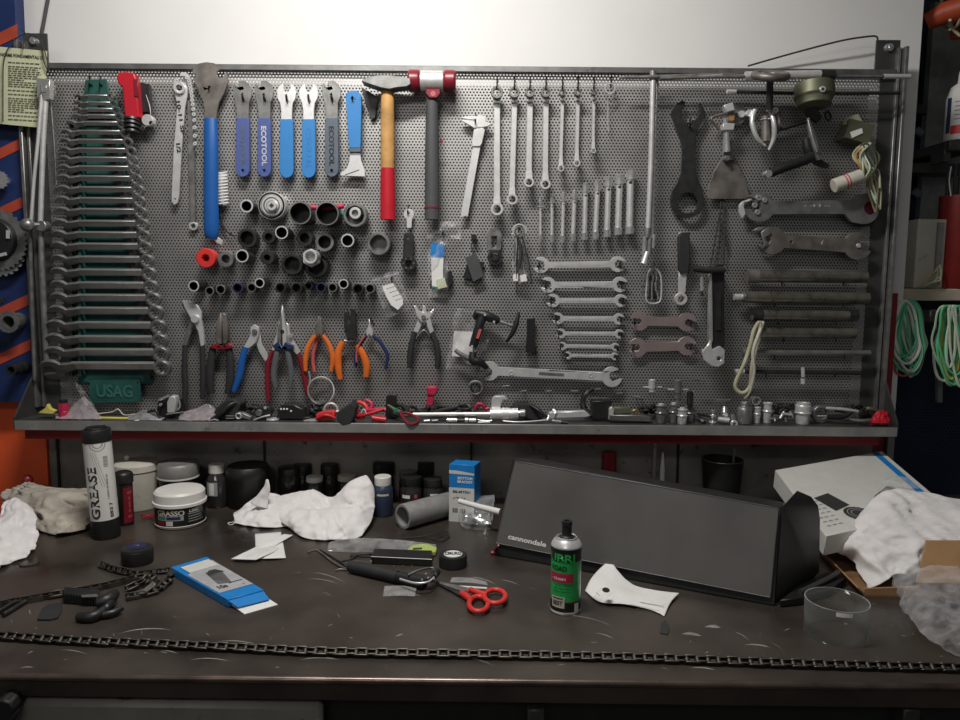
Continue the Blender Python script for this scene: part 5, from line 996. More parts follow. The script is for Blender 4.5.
rp(t, 'cylinder', 'satin', [(490, 414, .055), (502, 414, .055), (502.1, 414, .055), (509, 414, .055), (509.1, 414, .055), (518, 413.5, .055)], [5.6, 5.6, 6.6, 6.6, 5.6, 5.6], 1, 22); rp(t, 'neck', 'chrome', [(517, 413.5, .055), (520, 413.3, .055), (520.1, 413.3, .055), (525, 413, .055)], [3.2, 3.2, 4, 3.8], 1, 16)
t = TT('bent_bracket', 'curved grey metal bracket standing on the knurled cylinder', 'bracket', 498); pp(t, 'bracket', 'satin', [(491, 409), (492, 399), (495, 396.5), (505, 396.5), (508, 400), (503, 399.5), (501.5, 403), (500.5, 408.5)], .03, .048, bevel=.001)
t = TT('pink_key', 'small pink-red plastic piece behind the chromed rod', 'clip', 481, 1.475); rp(t, 'body', 'pink', [(475, 409, .03), (478, 404, .032), (483, 405, .032), (485, 409, .03), (490, 408, .03)], 1.7)
t = TT('drive_bit', 'short bright socket bits lying under the chromed rod, left pair', 'bits', 455, 1.445)
for k, (a, c_, r, m) in enumerate(((424, 430, 1.2, 'satin'), (432, 438, 1.4, 'gun'))): rp(t, 'bit', m, [(a, 421, .066), (c_, 420.5, .066)], r, 1)
t = TT('socket_adapter', 'short bright and black socket adapter lying under the chromed rod', 'adapter', 460, 1.445)
for k, (a, c_, r, m) in enumerate(((447, 457, 2.2, 'chrome'), (457, 464, 1.6, 'dark_metal'), (465, 468, 2.6, 'chrome'), (469, 476, 2.2, 'satin'))): rp(t, 'section', m, [(a, 420.3, .064), (c_, 420.3, .064)], r, 1, 14)
t = TT('open_cutter', 'tiny bright scissor-shaped tool under the right end of the chromed rod', 'tool', 487, 1.44); rp(t, 'arm', 'chrome', [(478, 420, .066), (486, 421, .068), (492, 420.5, .068)], .8); rp(t, 'arm', 'white_steel', [(478, 422.3, .074), (490, 422, .074)], .7)
t = TT('steel_rod', 'thin pale steel strip lying along the front of the tray', 'strip', 530, 1.44); rp(t, 'strip', 'satin', [(503, 421, .068), (520, 422, .072), (548, 420, .066)], .7)
t = dark_lump('cable_bundle', 'dark tangled rubber cable behind the knurled cylinder', 'cable', 535, [(512, 410), (516, 404), (530, 405), (540, 410), (545, 417), (540, 420), (526, 419)], .012, .045); rp(t, 'cable', 'black_plastic', [(528, 404, .04), (538, 410, .055), (548, 418, .058)], 1.6)
t = TT('folding_knife', 'silver wedge-shaped blade tool with a small hooked end', 'knife', 570); pp(t, 'blade', 'white_steel', [(556, 412), (585, 411), (591, 416), (586, 417), (556, 418)], .04, .056, bevel=.001); rp(t, 'hook', 'satin', [(553, 410, .05), (556, 413, .055), (550, 415, .055), (547.5, 420, .06), (551, 424, .06)][:4], 1.9); rp(t, 'leg', 'chrome', [(552, 420.5, .062), (563, 422, .064)], 1.2, 1); kp(t, 'joint', 'satin', 552, 415.5, .045, .06, 3.2, 14); rp(t, 'black_nub', 'black_plastic', [(561, 422, .066), (568, 423, .068)], 1.4, 1)
t = TT('black_clamp', 'black open C-shaped clamp block standing in the tray', 'clamp', 600); pp(t, 'block', 'box_black', [(592, 401), (612, 401), (612, 419), (592, 419)], .02, .045, bevel=.001); rp(t, 'curved_arm', 'black_plastic', [(593, 389, .025), (586, 394, .03), (583, 402, .03), (585, 410, .035), (593, 416, .04)], [1.8, 2.6, 3, 3, 2.6]); rp(t, 'edge', 'dark_metal', [(590, 390, .035), (586, 398, .038), (585, 406, .04)], .7)
t = TT('brass_vice', 'small olive and steel clamp with a flat base, right of the black clamp', 'vice', 625); pp(t, 'base', 'steel_grey', [(610, 415), (640, 415.5), (652, 418), (651, 422), (610, 420.5)], .03, .06, bevel=.001); pp(t, 'jaw', 'satin', [(609, 420), (609.5, 409), (612, 406.5), (614, 409), (613.5, 420)], .03, .055, bevel=.001); pp(t, 'body', 'olive', [(614, 407.5), (631, 408), (630, 413.5), (614, 414)], .03, .048, bevel=.001); rp(t, 'clip', 'brass', [(632, 416, .05), (633, 411, .052), (637, 410.5, .052), (640, 414, .05)], 1.2)
HS = 'sockets on the small bars above the tray'
def bar_socket(px, y0, y1, r, mat, label, bar=None, low=None):
    t = T('socket', label, 'socket', px, y0, HS); b = MB(); a = bp(px, y0, .045); c_ = bp(px, y1, .045); h = (c_-a).length
    part('body', MB().lathe(a, c_-a, [(r*.6*S, .002), (r*.7*S, 0), (r*S, .001), (r*S, h*.7), (r*.8*S, h*.75), (r*.8*S, h)], 18), mat, t)
    if low: rp(t, 'stem', 'gun', [(px, y1, .045), (px, low, .045)], r*.55, 1)
    if bar: rp(t, 'cross_pin', 'satin', [(bar[0], (y0+y1)/2 + bar[2], .04), (bar[1], (y0+y1)/2 + bar[2], .04)], .8, 1)
bar_socket(652, 379.5, 392, 3.4, 'satin', 'bright small socket on a thin bar above the tray, left one', (643, 662, 1.5), 396)
bar_socket(677.5, 380, 398, 3.8, 'gun', 'dull grey socket on a thin bar above the tray, middle one', (668, 688, .5), 403)
bar_socket(690, 391, 409, 3.2, 'dark_metal', 'blackened socket above the tray, right of the dull grey one', (686, 694, -8))
for k, (x, y) in enumerate(((506, 386), (524, 391), (549, 391), (575, 391), (598, 389), (620, 393), (636, 397), (641, 398), (667, 389), (697, 379), (703, 380), (719, 400), (727, 400))):
    b = MB(); b.rod([(x - 3.5, y + .5, .03), (x + 3, y, .03)], .8, 1, 6); b.rod([(x, y, -.002), (x, y, .03)], .6, 1, 6); kk = ['below the large spanner, leftmost', 'below the large spanner, second', 'below the large spanner, third', 'below the large spanner, fourth', 'above the black clamp', 'above the small vice', 'left of the bright small socket, lower', 'left of the bright small socket, upper', 'between the two grey sockets', 'upper right of the grey sockets, left', 'upper right of the grey sockets, right', 'above the small fittings, left', 'above the small fittings, right'][k]
    solo('peg', b, 'gun', 'tiny empty metal peg ' + kk, 'peg', 'small empty metal pegs')
CP = 'upright sockets standing in the tray'
P1 = [(.86, 0), (.9, .02), (.9, .52), (1.08, .55), (1.08, .6), (.84, .63), (.84, .9), (1, .93), (1, 1), (.6, 1), (.55, .95), (0, .95)]
for px, yt, r, Y, m, lb in ((661, 405, 5.6, 1.45, 'gun', 'stepped dull socket, leftmost of the upright group'), (673.5, 404, 4.8, 1.455, 'gun', 'slimmer stepped socket, second of the upright group'), (682.5, 409, 5.2, 1.44, 'satin', 'short bright socket in front, third of the upright group'), (690, 406, 5.4, 1.462, 'gun', 'dark broad socket at the right of the upright group')):
    t = TT('upright_socket', lb, 'socket', px, Y, CP); tstand(t, 'body', m, px, yt, r, Y, P1); x = aty(px, 412, Y).x; z = aty(px, yt, Y).z; b = MB(); b.cyl((x, Y, z - .003), (x, Y, z + .003), r*.5*S, seg=12); part('drive', b, 'satin', t, bevel=.0004)
t = TT('pin_wrench', 'dark flat bar lying across small black parts in the tray', 'bar', 703); rp(t, 'bar', 'dark_metal', [(698, 414, .05), (712, 417, .052)], 1.3, 1); rp(t, 'body', 'black_plastic', [(698, 419, .045), (706, 421, .05)], 2.6, 1); kp(t, 'bolt', 'chrome', 702.5, 421, .055, .062, 1.4, 10)
SF = 'small chromed fittings in the tray'
t = TT('valve_fitting', 'bright spool-shaped fitting standing up with a round foot', 'fitting', 713, 1.45, SF); tstand(t, 'body', 'chrome', 713, 410, 3.8, 1.45, [(1, 0), (1.1, .05), (1, .15), (.35, .2), (.4, .45), (.9, .5), (.8, .62), (.25, .68), (.25, .88), (.5, .9), (.5, 1), (0, 1)])
t = TT('valve_fitting', 'bright fitting with a flange lying beside a hollow grey end', 'fitting', 725, 1.455, SF); rp(t, 'stem', 'chrome', [(724.5, 407, .04), (724.5, 413, .045)], [2, 3.2], 1, 14); rp(t, 'flange', 'white_steel', [(723, 413.5, .048), (727, 416, .05)], 2.4, 1)
t = TT('hollow_ferrule', 'short hollow grey ferrule lying with its dark bore to the right', 'fitting', 723, 1.445, SF); rp(t, 'body', 'satin', [(718, 419, .058), (729, 420.5, .062)], [2.4, 3], 1, 16); kp(t, 'bore', 'ink', 728.5, 421, .062, .0665, 1.9, 12)
t = TT('hollow_ferrule', 'grey ferrule with its ringed end facing the front', 'fitting', 733.5, 1.44, SF); rp(t, 'body', 'gun', [(733, 416, .03), (734, 424.2, .062)], [2.6, 2.6], 1, 14); part('ringed_end', MB().ring(734.5, 424.5 - .5, .062, .068, 3.6, 1.4), 'satin', t)
t = TT('socket_cup', 'large chromed cup socket with a domed top', 'socket', 744, 1.45, CP); tstand(t, 'body', 'gun', 744.5, 402.5, 7.0, 1.45, [(.9, 0), (1, .03), (1, .7), (.9, .76), (.7, .8), (.55, .84), (.5, .98), (.4, 1), (0, 1)], 28); tstand(t, 'neck', 'chrome', 744, 401.5, 3.2, 1.45)
t = TT('upright_socket', 'small stepped socket under the loose silver ring', 'socket', 757.5, 1.455, CP); tstand(t, 'body', 'satin', 757.5, 407, 3.2, 1.455, P1)
t = TT('upright_socket', 'tall bright socket right of the loose silver ring', 'socket', 767, 1.46, CP); tstand(t, 'body', 'satin', 767.5, 402.5, 4.6, 1.46, P1)
t = T('silver_ring', 'loose silver ring propped above the small stepped socket', 'ring', 756.5, 400); part('ring', MB().ring(756.5, 401, .02, .034, 4.4, 3.3, 28), 'chrome', t)
t = TT('small_bolts', 'scatter of tiny bright bolts and couplings in the tray', 'bolts', 783, 1.45)
for k, (a, b_, c_, d_, r) in enumerate(((769, 420, 775, 420, 1), (774, 417, 782, 418, 1.3), (782, 415, 792, 416, 1.3), (775, 423, 775, 419, 1), (786, 423, 785, 418, 1.1), (780, 420, 784, 413, 1.4), (790, 413, 793, 418, .9))): rp(t, 'bolt', ['chrome', 'gun', 'satin'][k % 3], [(a, b_ - 1.5, .058), (c_, d_ - 1, .056)], r, 1, 10)
t = TT('bearing_press_cup', 'broad satin steel stepped cylinder near the right end of the tray', 'cylinder', 803, 1.452); tstand(t, 'body', 'satin', 803, 402.5, 8.0, 1.452, [(.8, 0), (.84, .02), (.84, .48), (1.04, .5), (1.04, .56), (.98, .58), (.98, .86), (.86, .9), (.86, 1), (.5, 1), (.46, .95), (0, .95)], 30)
t = TT('lock_ring', 'large grey lock ring propped on edge', 'ring', 822, 1.46); part('ring', MB().ring(821.5, 414.3, .03, .044, 8.6, 6.4, 32, (18, .02)), 'gun', t); rp(t, 'chrome_bar', 'satin', [(817, 416, .048), (826, 416, .048)], .8, 1)
t = TT('adjustable_pliers', 'dark long-handled pliers lying at the right end of the tray', 'pliers', 843, 1.455); rp(t, 'handle', 'satin', [(826, 408, .045), (842, 409, .05), (858, 411.5, .05)], 1.5, 2, 8); rp(t, 'handle', 'black_plastic', [(828, 417, .05), (842, 417, .052), (850, 413, .05)], 2.4); rp(t, 'jaw', 'gun', [(850, 419.5, .056), (862, 421, .06), (870, 420, .06)], [1.4, 2, 1.6])
t = TT('cable_housing', 'dull olive rubber piece behind the red rag', 'rubber', 871, 1.47); rp(t, 'body', 'olive', [(860, 412, .02), (868, 408.5, .03), (876, 411, .03), (880, 416, .03)], 2.2)
t = TT('red_rag', 'crumpled bright red rag at the right end of the tray', 'rag', 881, 1.45); heap(t, 'rag', 'red_dark' if 0 else 'red', [(870, 421), (874, 415), (880, 411.5), (886, 413), (890, 420)], 1.435, 1.475, .006, 21)
t = TT('thin_shaft', 'dark bar lying along the right front of the tray', 'bar', 868, 1.435); rp(t, 'bar', 'dark_metal', [(860, 423.3, .07), (893, 424, .07)], .9, 1)
# small chalk line / drop on the red rail

rnd = random.Random(31)
for k, (xa, xb, lb) in enumerate(((392, 430, 'black cable tangle behind the dark red scissors handle'), (436, 476, 'black cable tangle behind the long chromed rod'), (236, 262, 'black cable scraps behind the small grey bracket'), (306, 322, 'dark wire scraps behind the left red clamp'), (640, 655, 'dark wire scraps right of the small clamp'), (775, 795, 'dark wire scraps behind the scattered bolts'), (838, 866, 'black rubber scraps behind the dark pliers'))):
    t = TT('cable_scrap', lb, 'cable', (xa + xb)/2, 1.48)
    for j in range(4):
        pts = [(xa + (xb - xa)*i/4 + rnd.uniform(-3, 3), rnd.uniform(404, 415), rnd.uniform(.006, .03)) for i in range(5)]; rp(t, 'cable', ['ink', 'black_plastic', 'dark_metal'][j % 3], pts, rnd.uniform(.8, 2.0), 4, 7)
# ------------------------------------------------------------------ things standing on the bench
def B_(name, label, cat, px, py, group=None): return thing(name, label, cat, bt(px, py, 0), group)
def upright(t, nm, mat, cx, cy, prof, seg=32, tilt=None, label=None, bevel=0, z0=0):   # prof (r, z) metres
    b = MB(); b.lathe((cx, cy, ZB + .0005 + z0), (0, 0, 1), prof, seg)
    if tilt is not None: o = Vector((cx, cy, ZB)); b.v = [o + tilt @ (v - o) for v in b.v]
    return part(nm, b, mat, t, label, bevel=bevel)
def can(px, py, rpx):          # centre and radius of a round thing whose nearest base point is at pixel (px,py) with half-width rpx
    p = bt(px, py); r = rpx * p.y / F_PX; r = r/(1 - r/p.y*.0); return p.x*(1 + r/p.y), p.y + r, r*(1 + r/p.y)
def ztop(px, py, Y): return aty(px, py, Y).z - ZB
def wrap(mb, txt, cx, cy, r, z, w, h, a0=0.0, turn=0.0, tilt=None):   # writing wrapped on a cylinder; a0 = angle from the side facing the camera; turn rotates the writing
    ct, st = math.cos(turn), math.sin(turn)
    base = math.atan2(-cy, -cx)
    def fn(u, v):
        x = u*ct - v*st; y = u*st + v*ct; a = base + a0 + x/r
        p = Vector((cx + (r + .0004)*math.cos(a), cy + (r + .0004)*math.sin(a), ZB + z + y))
        return Vector((cx, cy, ZB)) + tilt @ (p - Vector((cx, cy, ZB))) if tilt is not None else p
    return letter(mb, txt, fn, w, h)
def band(mb, cx, cy, r, z0, z1, a0, a1, tilt=None, n=14, off=.0003):
    base = math.atan2(-cy, -cx); vs = []
    for k in range(n+1):
        a = base + a0 + (a1-a0)*k/n
        for z in (z0, z1): vs.append(Vector((cx + (r+off)*math.cos(a), cy + (r+off)*math.sin(a), ZB + z)))
    if tilt is not None: o = Vector((cx, cy, ZB)); vs = [o + tilt @ (v - o) for v in vs]
    return mb.add(vs, [(2*k, 2*k+2, 2*k+3, 2*k+1) for k in range(n)])

# grease tube
cx, cy, r = can(107, 541, 13.6); H = ztop(101, 425, cy); tl = Matrix.Rotation(-.052, 3, 'Y')
t = thing('grease_tube', 'tall white grease cartridge with black cap and base and bold black lettering', 'grease tube', (cx, cy, ZB))
upright(t, 'base', 'box_black', cx, cy, [(r*.96, 0), (r, .002), (r, H*.17), (0, H*.17)], 36, tl); tb = upright(t, 'tube', 'white_plastic', cx, cy, [(r*.985, H*.165), (r*.985, H*.86)], 36, tl)
upright(t, 'cap', 'box_black', cx, cy, [(r*1.01, H*.855), (r*1.02, H*.86), (r*1.02, H*.95), (r*.96, H*.965), (r*.8, H*.97), (r*.78, H*.955), (0, H*.95)], 36, tl)
b = MB(); o = Vector((cx, cy, ZB)); b.torus(o + tl @ Vector((0, 0, H*.975)), (0, 0, 1), r*.62, .0022); b.tube([o + tl @ Vector((-r*.7, 0, H*.975)), o + tl @ Vector((r*.7, 0, H*.985))], .003, 8); part('pull_tab', b, 'black_plastic', t)
b = MB(); wrap(b, 'GREASE', cx, cy, r*.985, H*.42, H*.46, r*.72, -.60, PI/2, tl); part('lettering', b, 'ink', tb); b = MB(); wrap(b, 'BIKE 7', cx, cy, r*.985, H*.26, H*.13, r*.25, .55, PI/2, tl); part('lettering', b, 'ink', t)
b = MB(); wrap(b, '- ------- --- ------ ---', cx, cy, r*.985, H*.47, H*.22, r*.12, .42, PI/2, tl)
for k in range(7): band(b, cx, cy, r*.985, H*.645 + k*.0029, H*.645 + k*.0029 + .0016 + .0006*(k % 2), .28, .62, tl, 4)
part('barcode', b, 'ink_grey', tb)
b = MB()
for k in range(3): 
    for j in range(14): z = H*(.78 - .022*j); band(b, cx, cy, r*.985, z - H*.022, z, -.55 + .045*j + k*.16, -.52 + .045*j + k*.16, tl, 1)
part('printed_stripes', b, 'ink_grey', tb)
b = MB()
for R_ in (.013, .008): 
    for k in range(24):
        a = PI + PI*k/24; band(b, cx, cy, r*.985, H*.855 + R_*math.sin(a) - .0005, H*.855 + R_*math.sin(a) + .0005, R_*math.cos(a)/r - .05, R_*math.cos(a)/r + .05, tl, 1)
part('printed_circles', b, 'ink_grey', tb)
# magenta tube
cx, cy, r = can(125.5, 527, 9.5); H = ztop(125, 471, cy)
t = thing('spray_tube', 'small black tube with a magenta label beside the grease cartridge', 'tube', (cx, cy, ZB)); upright(t, 'body', 'box_black', cx, cy, [(r*.85, 0), (r*.9, .002), (r*.9, H*.78), (r, H*.79), (r, H*.93), (r*.9, H*.96), (r*.8, H*.98), (r*.5, H), (0, H*.99)], 28)
b = MB(); band(b, cx, cy, r*.9, H*.06, H*.72, -.1, 1.15); part('label', b, 'pink' if 0 else 'red_dark', t, 'magenta label'); b = MB(); wrap(b, 'o  ~ ~~ ~  o', cx, cy, r*.9 + .0004, H*.4, H*.5, r*.5, .6, PI/2); part('lettering', b, 'salmon', t)
# white tin
cx, cy, r = can(139, 512.5, 21.5); H = ztop(139, 460, cy)
t = thing('lidded_tin', 'dirty cream tin with a domed lid and small knob behind the grease cartridge', 'tin', (cx, cy, ZB)); upright(t, 'body', 'cream', cx, cy, [(r*.95, 0), (r*.97, .002), (r*.97, H*.84), (0, H*.84)], 36); upright(t, 'lid', 'cream', cx, cy, [(r*1.0, H*.8), (r*1.02, H*.81), (r*1.0, H*.93), (r*.9, H*.97), (r*.3, H), (0, H)], 36)
b = MB(); b.ball((cx - r*.45, cy, ZB + H + .004), .006, 12); part('knob', b, 'white_plastic', t)
# lidded pot behind the jar
cx, cy, r = can(180, 513, 20.5); H = ztop(178, 461, cy)
t = thing('lidded_pot', 'dark pot with a grey speckled lid behind the white-lidded grease jar', 'pot', (cx, cy, ZB)); upright(t, 'body', 'box_black', cx, cy, [(r*.9, 0), (r*.92, .002), (r*.92, H*.7), (0, H*.7)], 36); upright(t, 'lid', 'tray_steel', cx, cy, [(r*.99, H*.70), (r, H*.72), (r*.98, H*.93), (r*.92, H*.97), (r*.4, H*1.0), (0, H)], 36, label='grey speckled lid'); upright(t, 'rim', 'white_plastic', cx, cy, [(r*.9, H*.66), (r*1.01, H*.665), (r*1.01, H*.695), (r*.9, H*.70)], 36)
# grease jar
cx, cy, r = can(181, 531, 25.3); H = ztop(181, 488, cy)
t = thing('grease_jar', 'squat jar with a white lid and a dark printed grease label', 'jar', (cx, cy, ZB)); upright(t, 'body', 'white_plastic', cx, cy, [(r*.9, 0), (r*.97, .003), (r*.99, .006), (r*.97, H*.1), (r*.97, H*.58), (r*.98, H*.6), (0, H*.6)], 40)
upright(t, 'lid', 'white_plastic', cx, cy, [(r*.97, H*.60), (r*1.04, H*.61), (r*1.04, H*.68), (r*.99, H*.70), (r*.98, H*.92), (r*.9, H*.98), (r*.6, H), (0, H)], 40)
b = MB(); band(b, cx, cy, r*.97, H*.1, H*.6, -1.7, 1.7, None, 30); lb_ = part('label', b, 'can_black', t, 'dark printed label')
b = MB(); wrap(b, 'GRASSO', cx, cy, r*.971, H*.48, r*1.12, H*.15, -.42); wrap(b, 'LS60', cx, cy, r*.971, H*.51, r*.4, H*.09, .55); part('lettering', b, 'cream', lb_)
b = MB(); band(b, cx, cy, r*.97, H*.27, H*.40, -1.0, .12, off=.0005); part('label_strip', b, 'ink_grey', t); b = MB(); band(b, cx, cy, r*.97, H*.30, H*.38, -.98, -.6, off=.0007); part('label_patch', b, 'teal', t); b = MB(); band(b, cx, cy, r*.97, H*.30, H*.38, -.55, .0, off=.0007); part('label_patch', b, 'navy_handle', t); b = MB(); band(b, cx, cy, r*.97, H*.14, H*.24, -1.0, -.65, off=.0005); part('label_patch', b, 'red_dark', t); b = MB(); band(b, cx, cy, r*.97, H*.13, H*.26, -.58, -.3, off=.0005); part('label_patch', b, 'cream', t)
b = MB()
for k in range(4): band(b, cx, cy, r*.97, H*(.42 - .07*k), H*(.44 - .07*k), .3, .85 + .05*k, off=.0005)
part('fine_print', b, 'ink_grey', lb_)
# red crossed bits between
b = MB(); b.wire([bt(141, 514, .003), bt(153, 517.5, .003)], .0014); b.wire([bt(142, 518, .003), bt(154, 514, .003)], .0014); solo('cable_tie', b, 'red', 'two small crossed red plastic sticks lying by the grease jar', 'sticks')
# jars
JG = 'small jars and bottles along the back of the bench'
def jar(px, py, rpx, yt, label, body='glass_brown', cap='black_plastic', neck=.72, capr=.9, lab=None, caph=.2, name='jar'):
    cx, cy, r = can(px, py, rpx); H = ztop(px, yt, cy)
    t = thing(name, label, 'jar', (cx, cy, ZB), JG)
    upright(t, 'body', body, cx, cy, [(r*.92, 0), (r, .003), (r, H*(neck-.06)), (r*.93, H*neck), (r*capr*.9, H*(1-caph)), (0, H*(1-caph))], 26); upright(t, 'cap', cap, cx, cy, [(r*capr, H*(1-caph)), (r*capr*1.02, H*(1-caph*.9)), (r*capr, H*.98), (r*capr*.9, H), (0, H)], 26)
    if lab:
        for (z0, z1, a0, a1, m) in lab: b = MB(); band(b, cx, cy, r, H*z0, H*z1, a0, a1); part('label', b, m, t)
    return t
jar(218, 509, 11, 464, 'small bottle with a white cap and torn white label, right of the grease jar', 'glass_brown', 'white_plastic', .66, .72, [(.3, .62, -1.1, 0, 'ink_grey'), (.32, .6, -.8, -.3, 'paper')], .2, 'bottle')
cx, cy, r = can(249, 511, 22); H = ztop(249, 465, cy)
t = thing('black_bowl', 'wide matt black round pot left of the white cloth', 'pot', (cx, cy, ZB)); upright(t, 'body', 'box_black', cx, cy, [(r*.9, 0), (r*.95, .003), (r, H*.7), (r*1.02, H*.72), (r*1.02, H*.9), (r*.9, H), (r*.8, H*.97), (0, H*.96)], 36)
jar(290, 503, 12, 467, 'dark wide jar with a black lid behind the white cloth, left', 'glass_brown', 'dark_metal', .7, .95)
jar(303, 500, 9, 464, 'dark jar with a tall black lid behind the white cloth', 'glass_brown', 'box_black', .6, 1, None, .3)
jar(315, 505, 9, 476, 'jar with a white cap peeping over the white cloth', 'glass_brown', 'white_plastic', .7, .95)
jar(330, 501, 9, 464, 'narrow dark jar with a faceted black lid', 'glass_brown', 'box_black', .6, 1, None, .3)
jar(347, 503, 9.5, 475, 'jar with a cream lid half hidden by the white cloth', 'glass_brown', 'cream', .7, .95)
jar(383, 518, 10.5, 476, 'dark blue bottle with a white ribbed cap right of the cloth', 'dark_blue_bottle', 'white_plastic', .72, .82, [(.55, .60, -.6, .6, 'cream')], .22, 'bottle')
jar(384, 501, 11, 462, 'wide dark jar behind the dark blue bottle', 'glass_brown', 'box_black', .6, 1, None, .3)
jar(408, 502, 9, 471, 'jar with a pale metal lid, left above the grey roll', 'glass_brown', 'tray_steel', .7, .95)
jar(411, 512, 11, 476, 'dark jar with red and white label scraps above the grey roll', 'glass_brown', 'box_black', .66, 1, [(.4, .5, -.9, -.1, 'paper'), (.4, .52, .3, .6, 'salmon')], .22)
jar(426, 500, 8.5, 462, 'tall dark jar with a black knob lid', 'glass_brown', 'box_black', .6, 1, None, .32)
jar(433, 511, 10, 478, 'small dark jar with a whitish label near the blue carton', 'glass_brown', 'dark_metal', .66, .95, [(.3, .45, -.7, .7, 'olive'), (.5, .56, -.3, .5, 'paper')], .25)
# grey foam roll
b = MB(); p0 = bt(402, 531) ; r = .0235; a = Vector((p0.x, p0.y + .012, ZB + r)); e = bt(450, 520); c_ = Vector((e.x, e.y + .03, ZB + r)); ax = (c_ - a); L_ = ax.length
t = thing('foam_roll', 'grey cardboard tube lying on its side in front of the jars', 'tube', (a.x, a.y, ZB)); b.lathe(a, ax, [(r*.78, 0), (r*.97, 0), (r, .002), (r, L_*.97), (r*.95, L_), (r*.5, L_), (r*.5, L_*.8), (r*.76, .03)], 32, None, 0, True); part('tube', b, 'grey_tube', t); b = MB(); b.wire([bt(404, 538, .002), bt(420, 537, .002), bt(436, 533, .006), bt(446, 531, .004), bt(449, 536, .002), bt(441, 541, .002), bt(432, 538, .002)], .0011); part('strap', b, 'ink', t)
# blue carton
t = B_('blue_carton', 'small blue and white bottom bracket carton standing upright', 'carton', 461, 522); p = bt(449, 521); q = bt(474, 523); hgt = ztop(460, 463, p.y + .01); d_ = Vector((.012, .035, 0))
up = Vector((0, 0, hgt)); z = Vector((0, 0, .0005)); A = [p + z, q + z, q + d_ + z, p + d_ + z]
part('carton', MB().hexa(A + [v + up for v in A]), 'sky_blue', t, bevel=.0006)
def face(p, q, hgt, off=.0005): 
    e = (q - p); n = Vector((e.y, -e.x, 0)).normalized()
    return lambda u, v: p + e*u + Vector((0, 0, hgt*v)) + n*off
f = face(p, q, hgt); b = MB(); b.add([f(0, 0), f(1, 0), f(1, .60), f(0, .60)], [(0, 1, 2, 3)]); part('lower_print', b, 'ink_grey' if 0 else 'box_white', t); b = MB(); b.add([f(0, .9), f(.3, .9), f(1, .86), f(1, .83), f(0, .84)], [(0, 1, 2, 3, 4)]); part('white_stripe', b, 'box_white', t)
f2 = face(p, q, hgt, .0008); e_ = (q-p).length
b = MB(); letter(b, 'BOTTOM\nBRACKET', lambda u, v: f2(.64 + u/e_, .74 + v/hgt), e_*.6, hgt*.11); part('lettering', b, 'paper', t)
b = MB(); letter(b, 'BB-MT501', lambda u, v: f2(.5 + u/e_, .53 + v/hgt), e_*.7, hgt*.045); letter(b, '.- ~ .: -', lambda u, v: f2(.4 + u/e_, .42 + v/hgt), e_*.5, hgt*.06); letter(b, 'III III', lambda u, v: f2(.4 + u/e_, .2 + v/hgt), e_*.5, hgt*.08); part('small_print', b, 'ink', t)
# foil bag and rolled paper
def bpatch(t, nm, mat, rows, amp=.004, seed=0, fs=40, nu=6, nv=6, label=None, solid=0): return part(nm, MB().patch(rows, nu, nv, amp, fs, seed, zmin=ZB + .0008), mat, t, label, smooth=180, solid=solid)
t = B_('foil_bag', 'crumpled silvery clear bag next to the blue carton', 'bag', 478, 525)
bpatch(t, 'bag', 'bag_film', [[bt(x, y, 0) + Vector((0, 0, h)) for x, y, h in rw] for rw in ([(458, 521, .001), (464, 528, .001), (478, 531, .001), (492, 530, .001)], [(457, 520, .016), (464, 526, .02), (478, 529, .022), (493, 528, .02)], [(458, 518, .03), (466, 521, .04), (478, 524, .036), (494, 522, .038)], [(460, 515, .03), (468, 515, .036), (480, 516, .04), (494, 516, .042)])], .005, 5, 60)
bpatch(t, 'foil', 'foil', [[bt(x, y, 0) + Vector((0, 0, h)) for x, y, h in rw] for rw in ([(462, 524, .004), (476, 527, .003), (490, 527, .004)], [(464, 522, .018), (477, 524, .02), (490, 523, .018)], [(468, 517, .012), (479, 516, .018), (490, 516, .014)])], .006, 9, 70)
t = B_('paper_roll', 'rolled white paper lying on the foil bag', 'paper roll', 480, 512); b = MB(); b.tube([bt(459, 501, .050), bt(480, 507, .046), bt(500, 512, .042)], [.0045, .0055, .006], 14); part('roll', b, 'paper', t)

# cloths
def row(*p): return [bt(x, y, 0) + Vector((0, 0, h)) for x, y, h in p]
CL = 'white shop cloths'
t = B_('white_cloth', 'big crumpled white cloth spread in front of the dark jars', 'cloth', 315, 520, CL)
bpatch(t, 'cloth', 'cloth', [row((291, 529, .001), (303, 538, .001), (320, 541, .001), (340, 541, .001), (352, 540, .001), (362, 537, .001)),
    row((282, 526, .008), (300, 533, .014), (320, 536, .020), (340, 536, .022), (356, 534, .018), (370, 529, .01)),
    row((272, 522, .016), (294, 527, .018), (316, 527, .030), (338, 528, .036), (358, 528, .032), (373, 523, .02)),
    row((264, 518, .022), (290, 521, .030), (312, 521, .022), (336, 523, .026), (358, 524, .040), (375, 519, .034)),
    row((262, 514, .022), (286, 516, .034), (310, 517, .040), (330, 519, .024), (352, 521, .056), (374, 517, .060)),
    row((268, 512, .024), (290, 512, .036), (314, 513, .046), (332, 515, .034), (350, 516, .068), (366, 514, .078)),
    row((280, 510, .012), (296, 509, .020), (316, 510, .030), (334, 512, .028), (352, 514, .050), (366, 513, .046))], .0075, 2, 24, 9, 9, None, .0012)
t = B_('white_cloth', 'smaller white cloth with an upright twisted corner, left of the big one', 'cloth', 262, 520, CL)
bpatch(t, 'cloth', 'cloth', [row((234, 524, .001), (250, 527, .001), (270, 528.5, .001), (290, 527, .001)), row((235, 521, .006), (250, 522, .014), (268, 523, .020), (290, 523, .012)),
    row((234, 516, .006), (249, 516, .016), (264, 518, .030), (282, 517, .026)), row((240, 514, .004), (252, 512, .022), (264, 513, .040), (280, 512, .032)), row((250, 511, .003), (256, 510, .014), (266, 509, .030), (280, 509, .020))], .007, 8, 34, 8, 8, None, .0012)
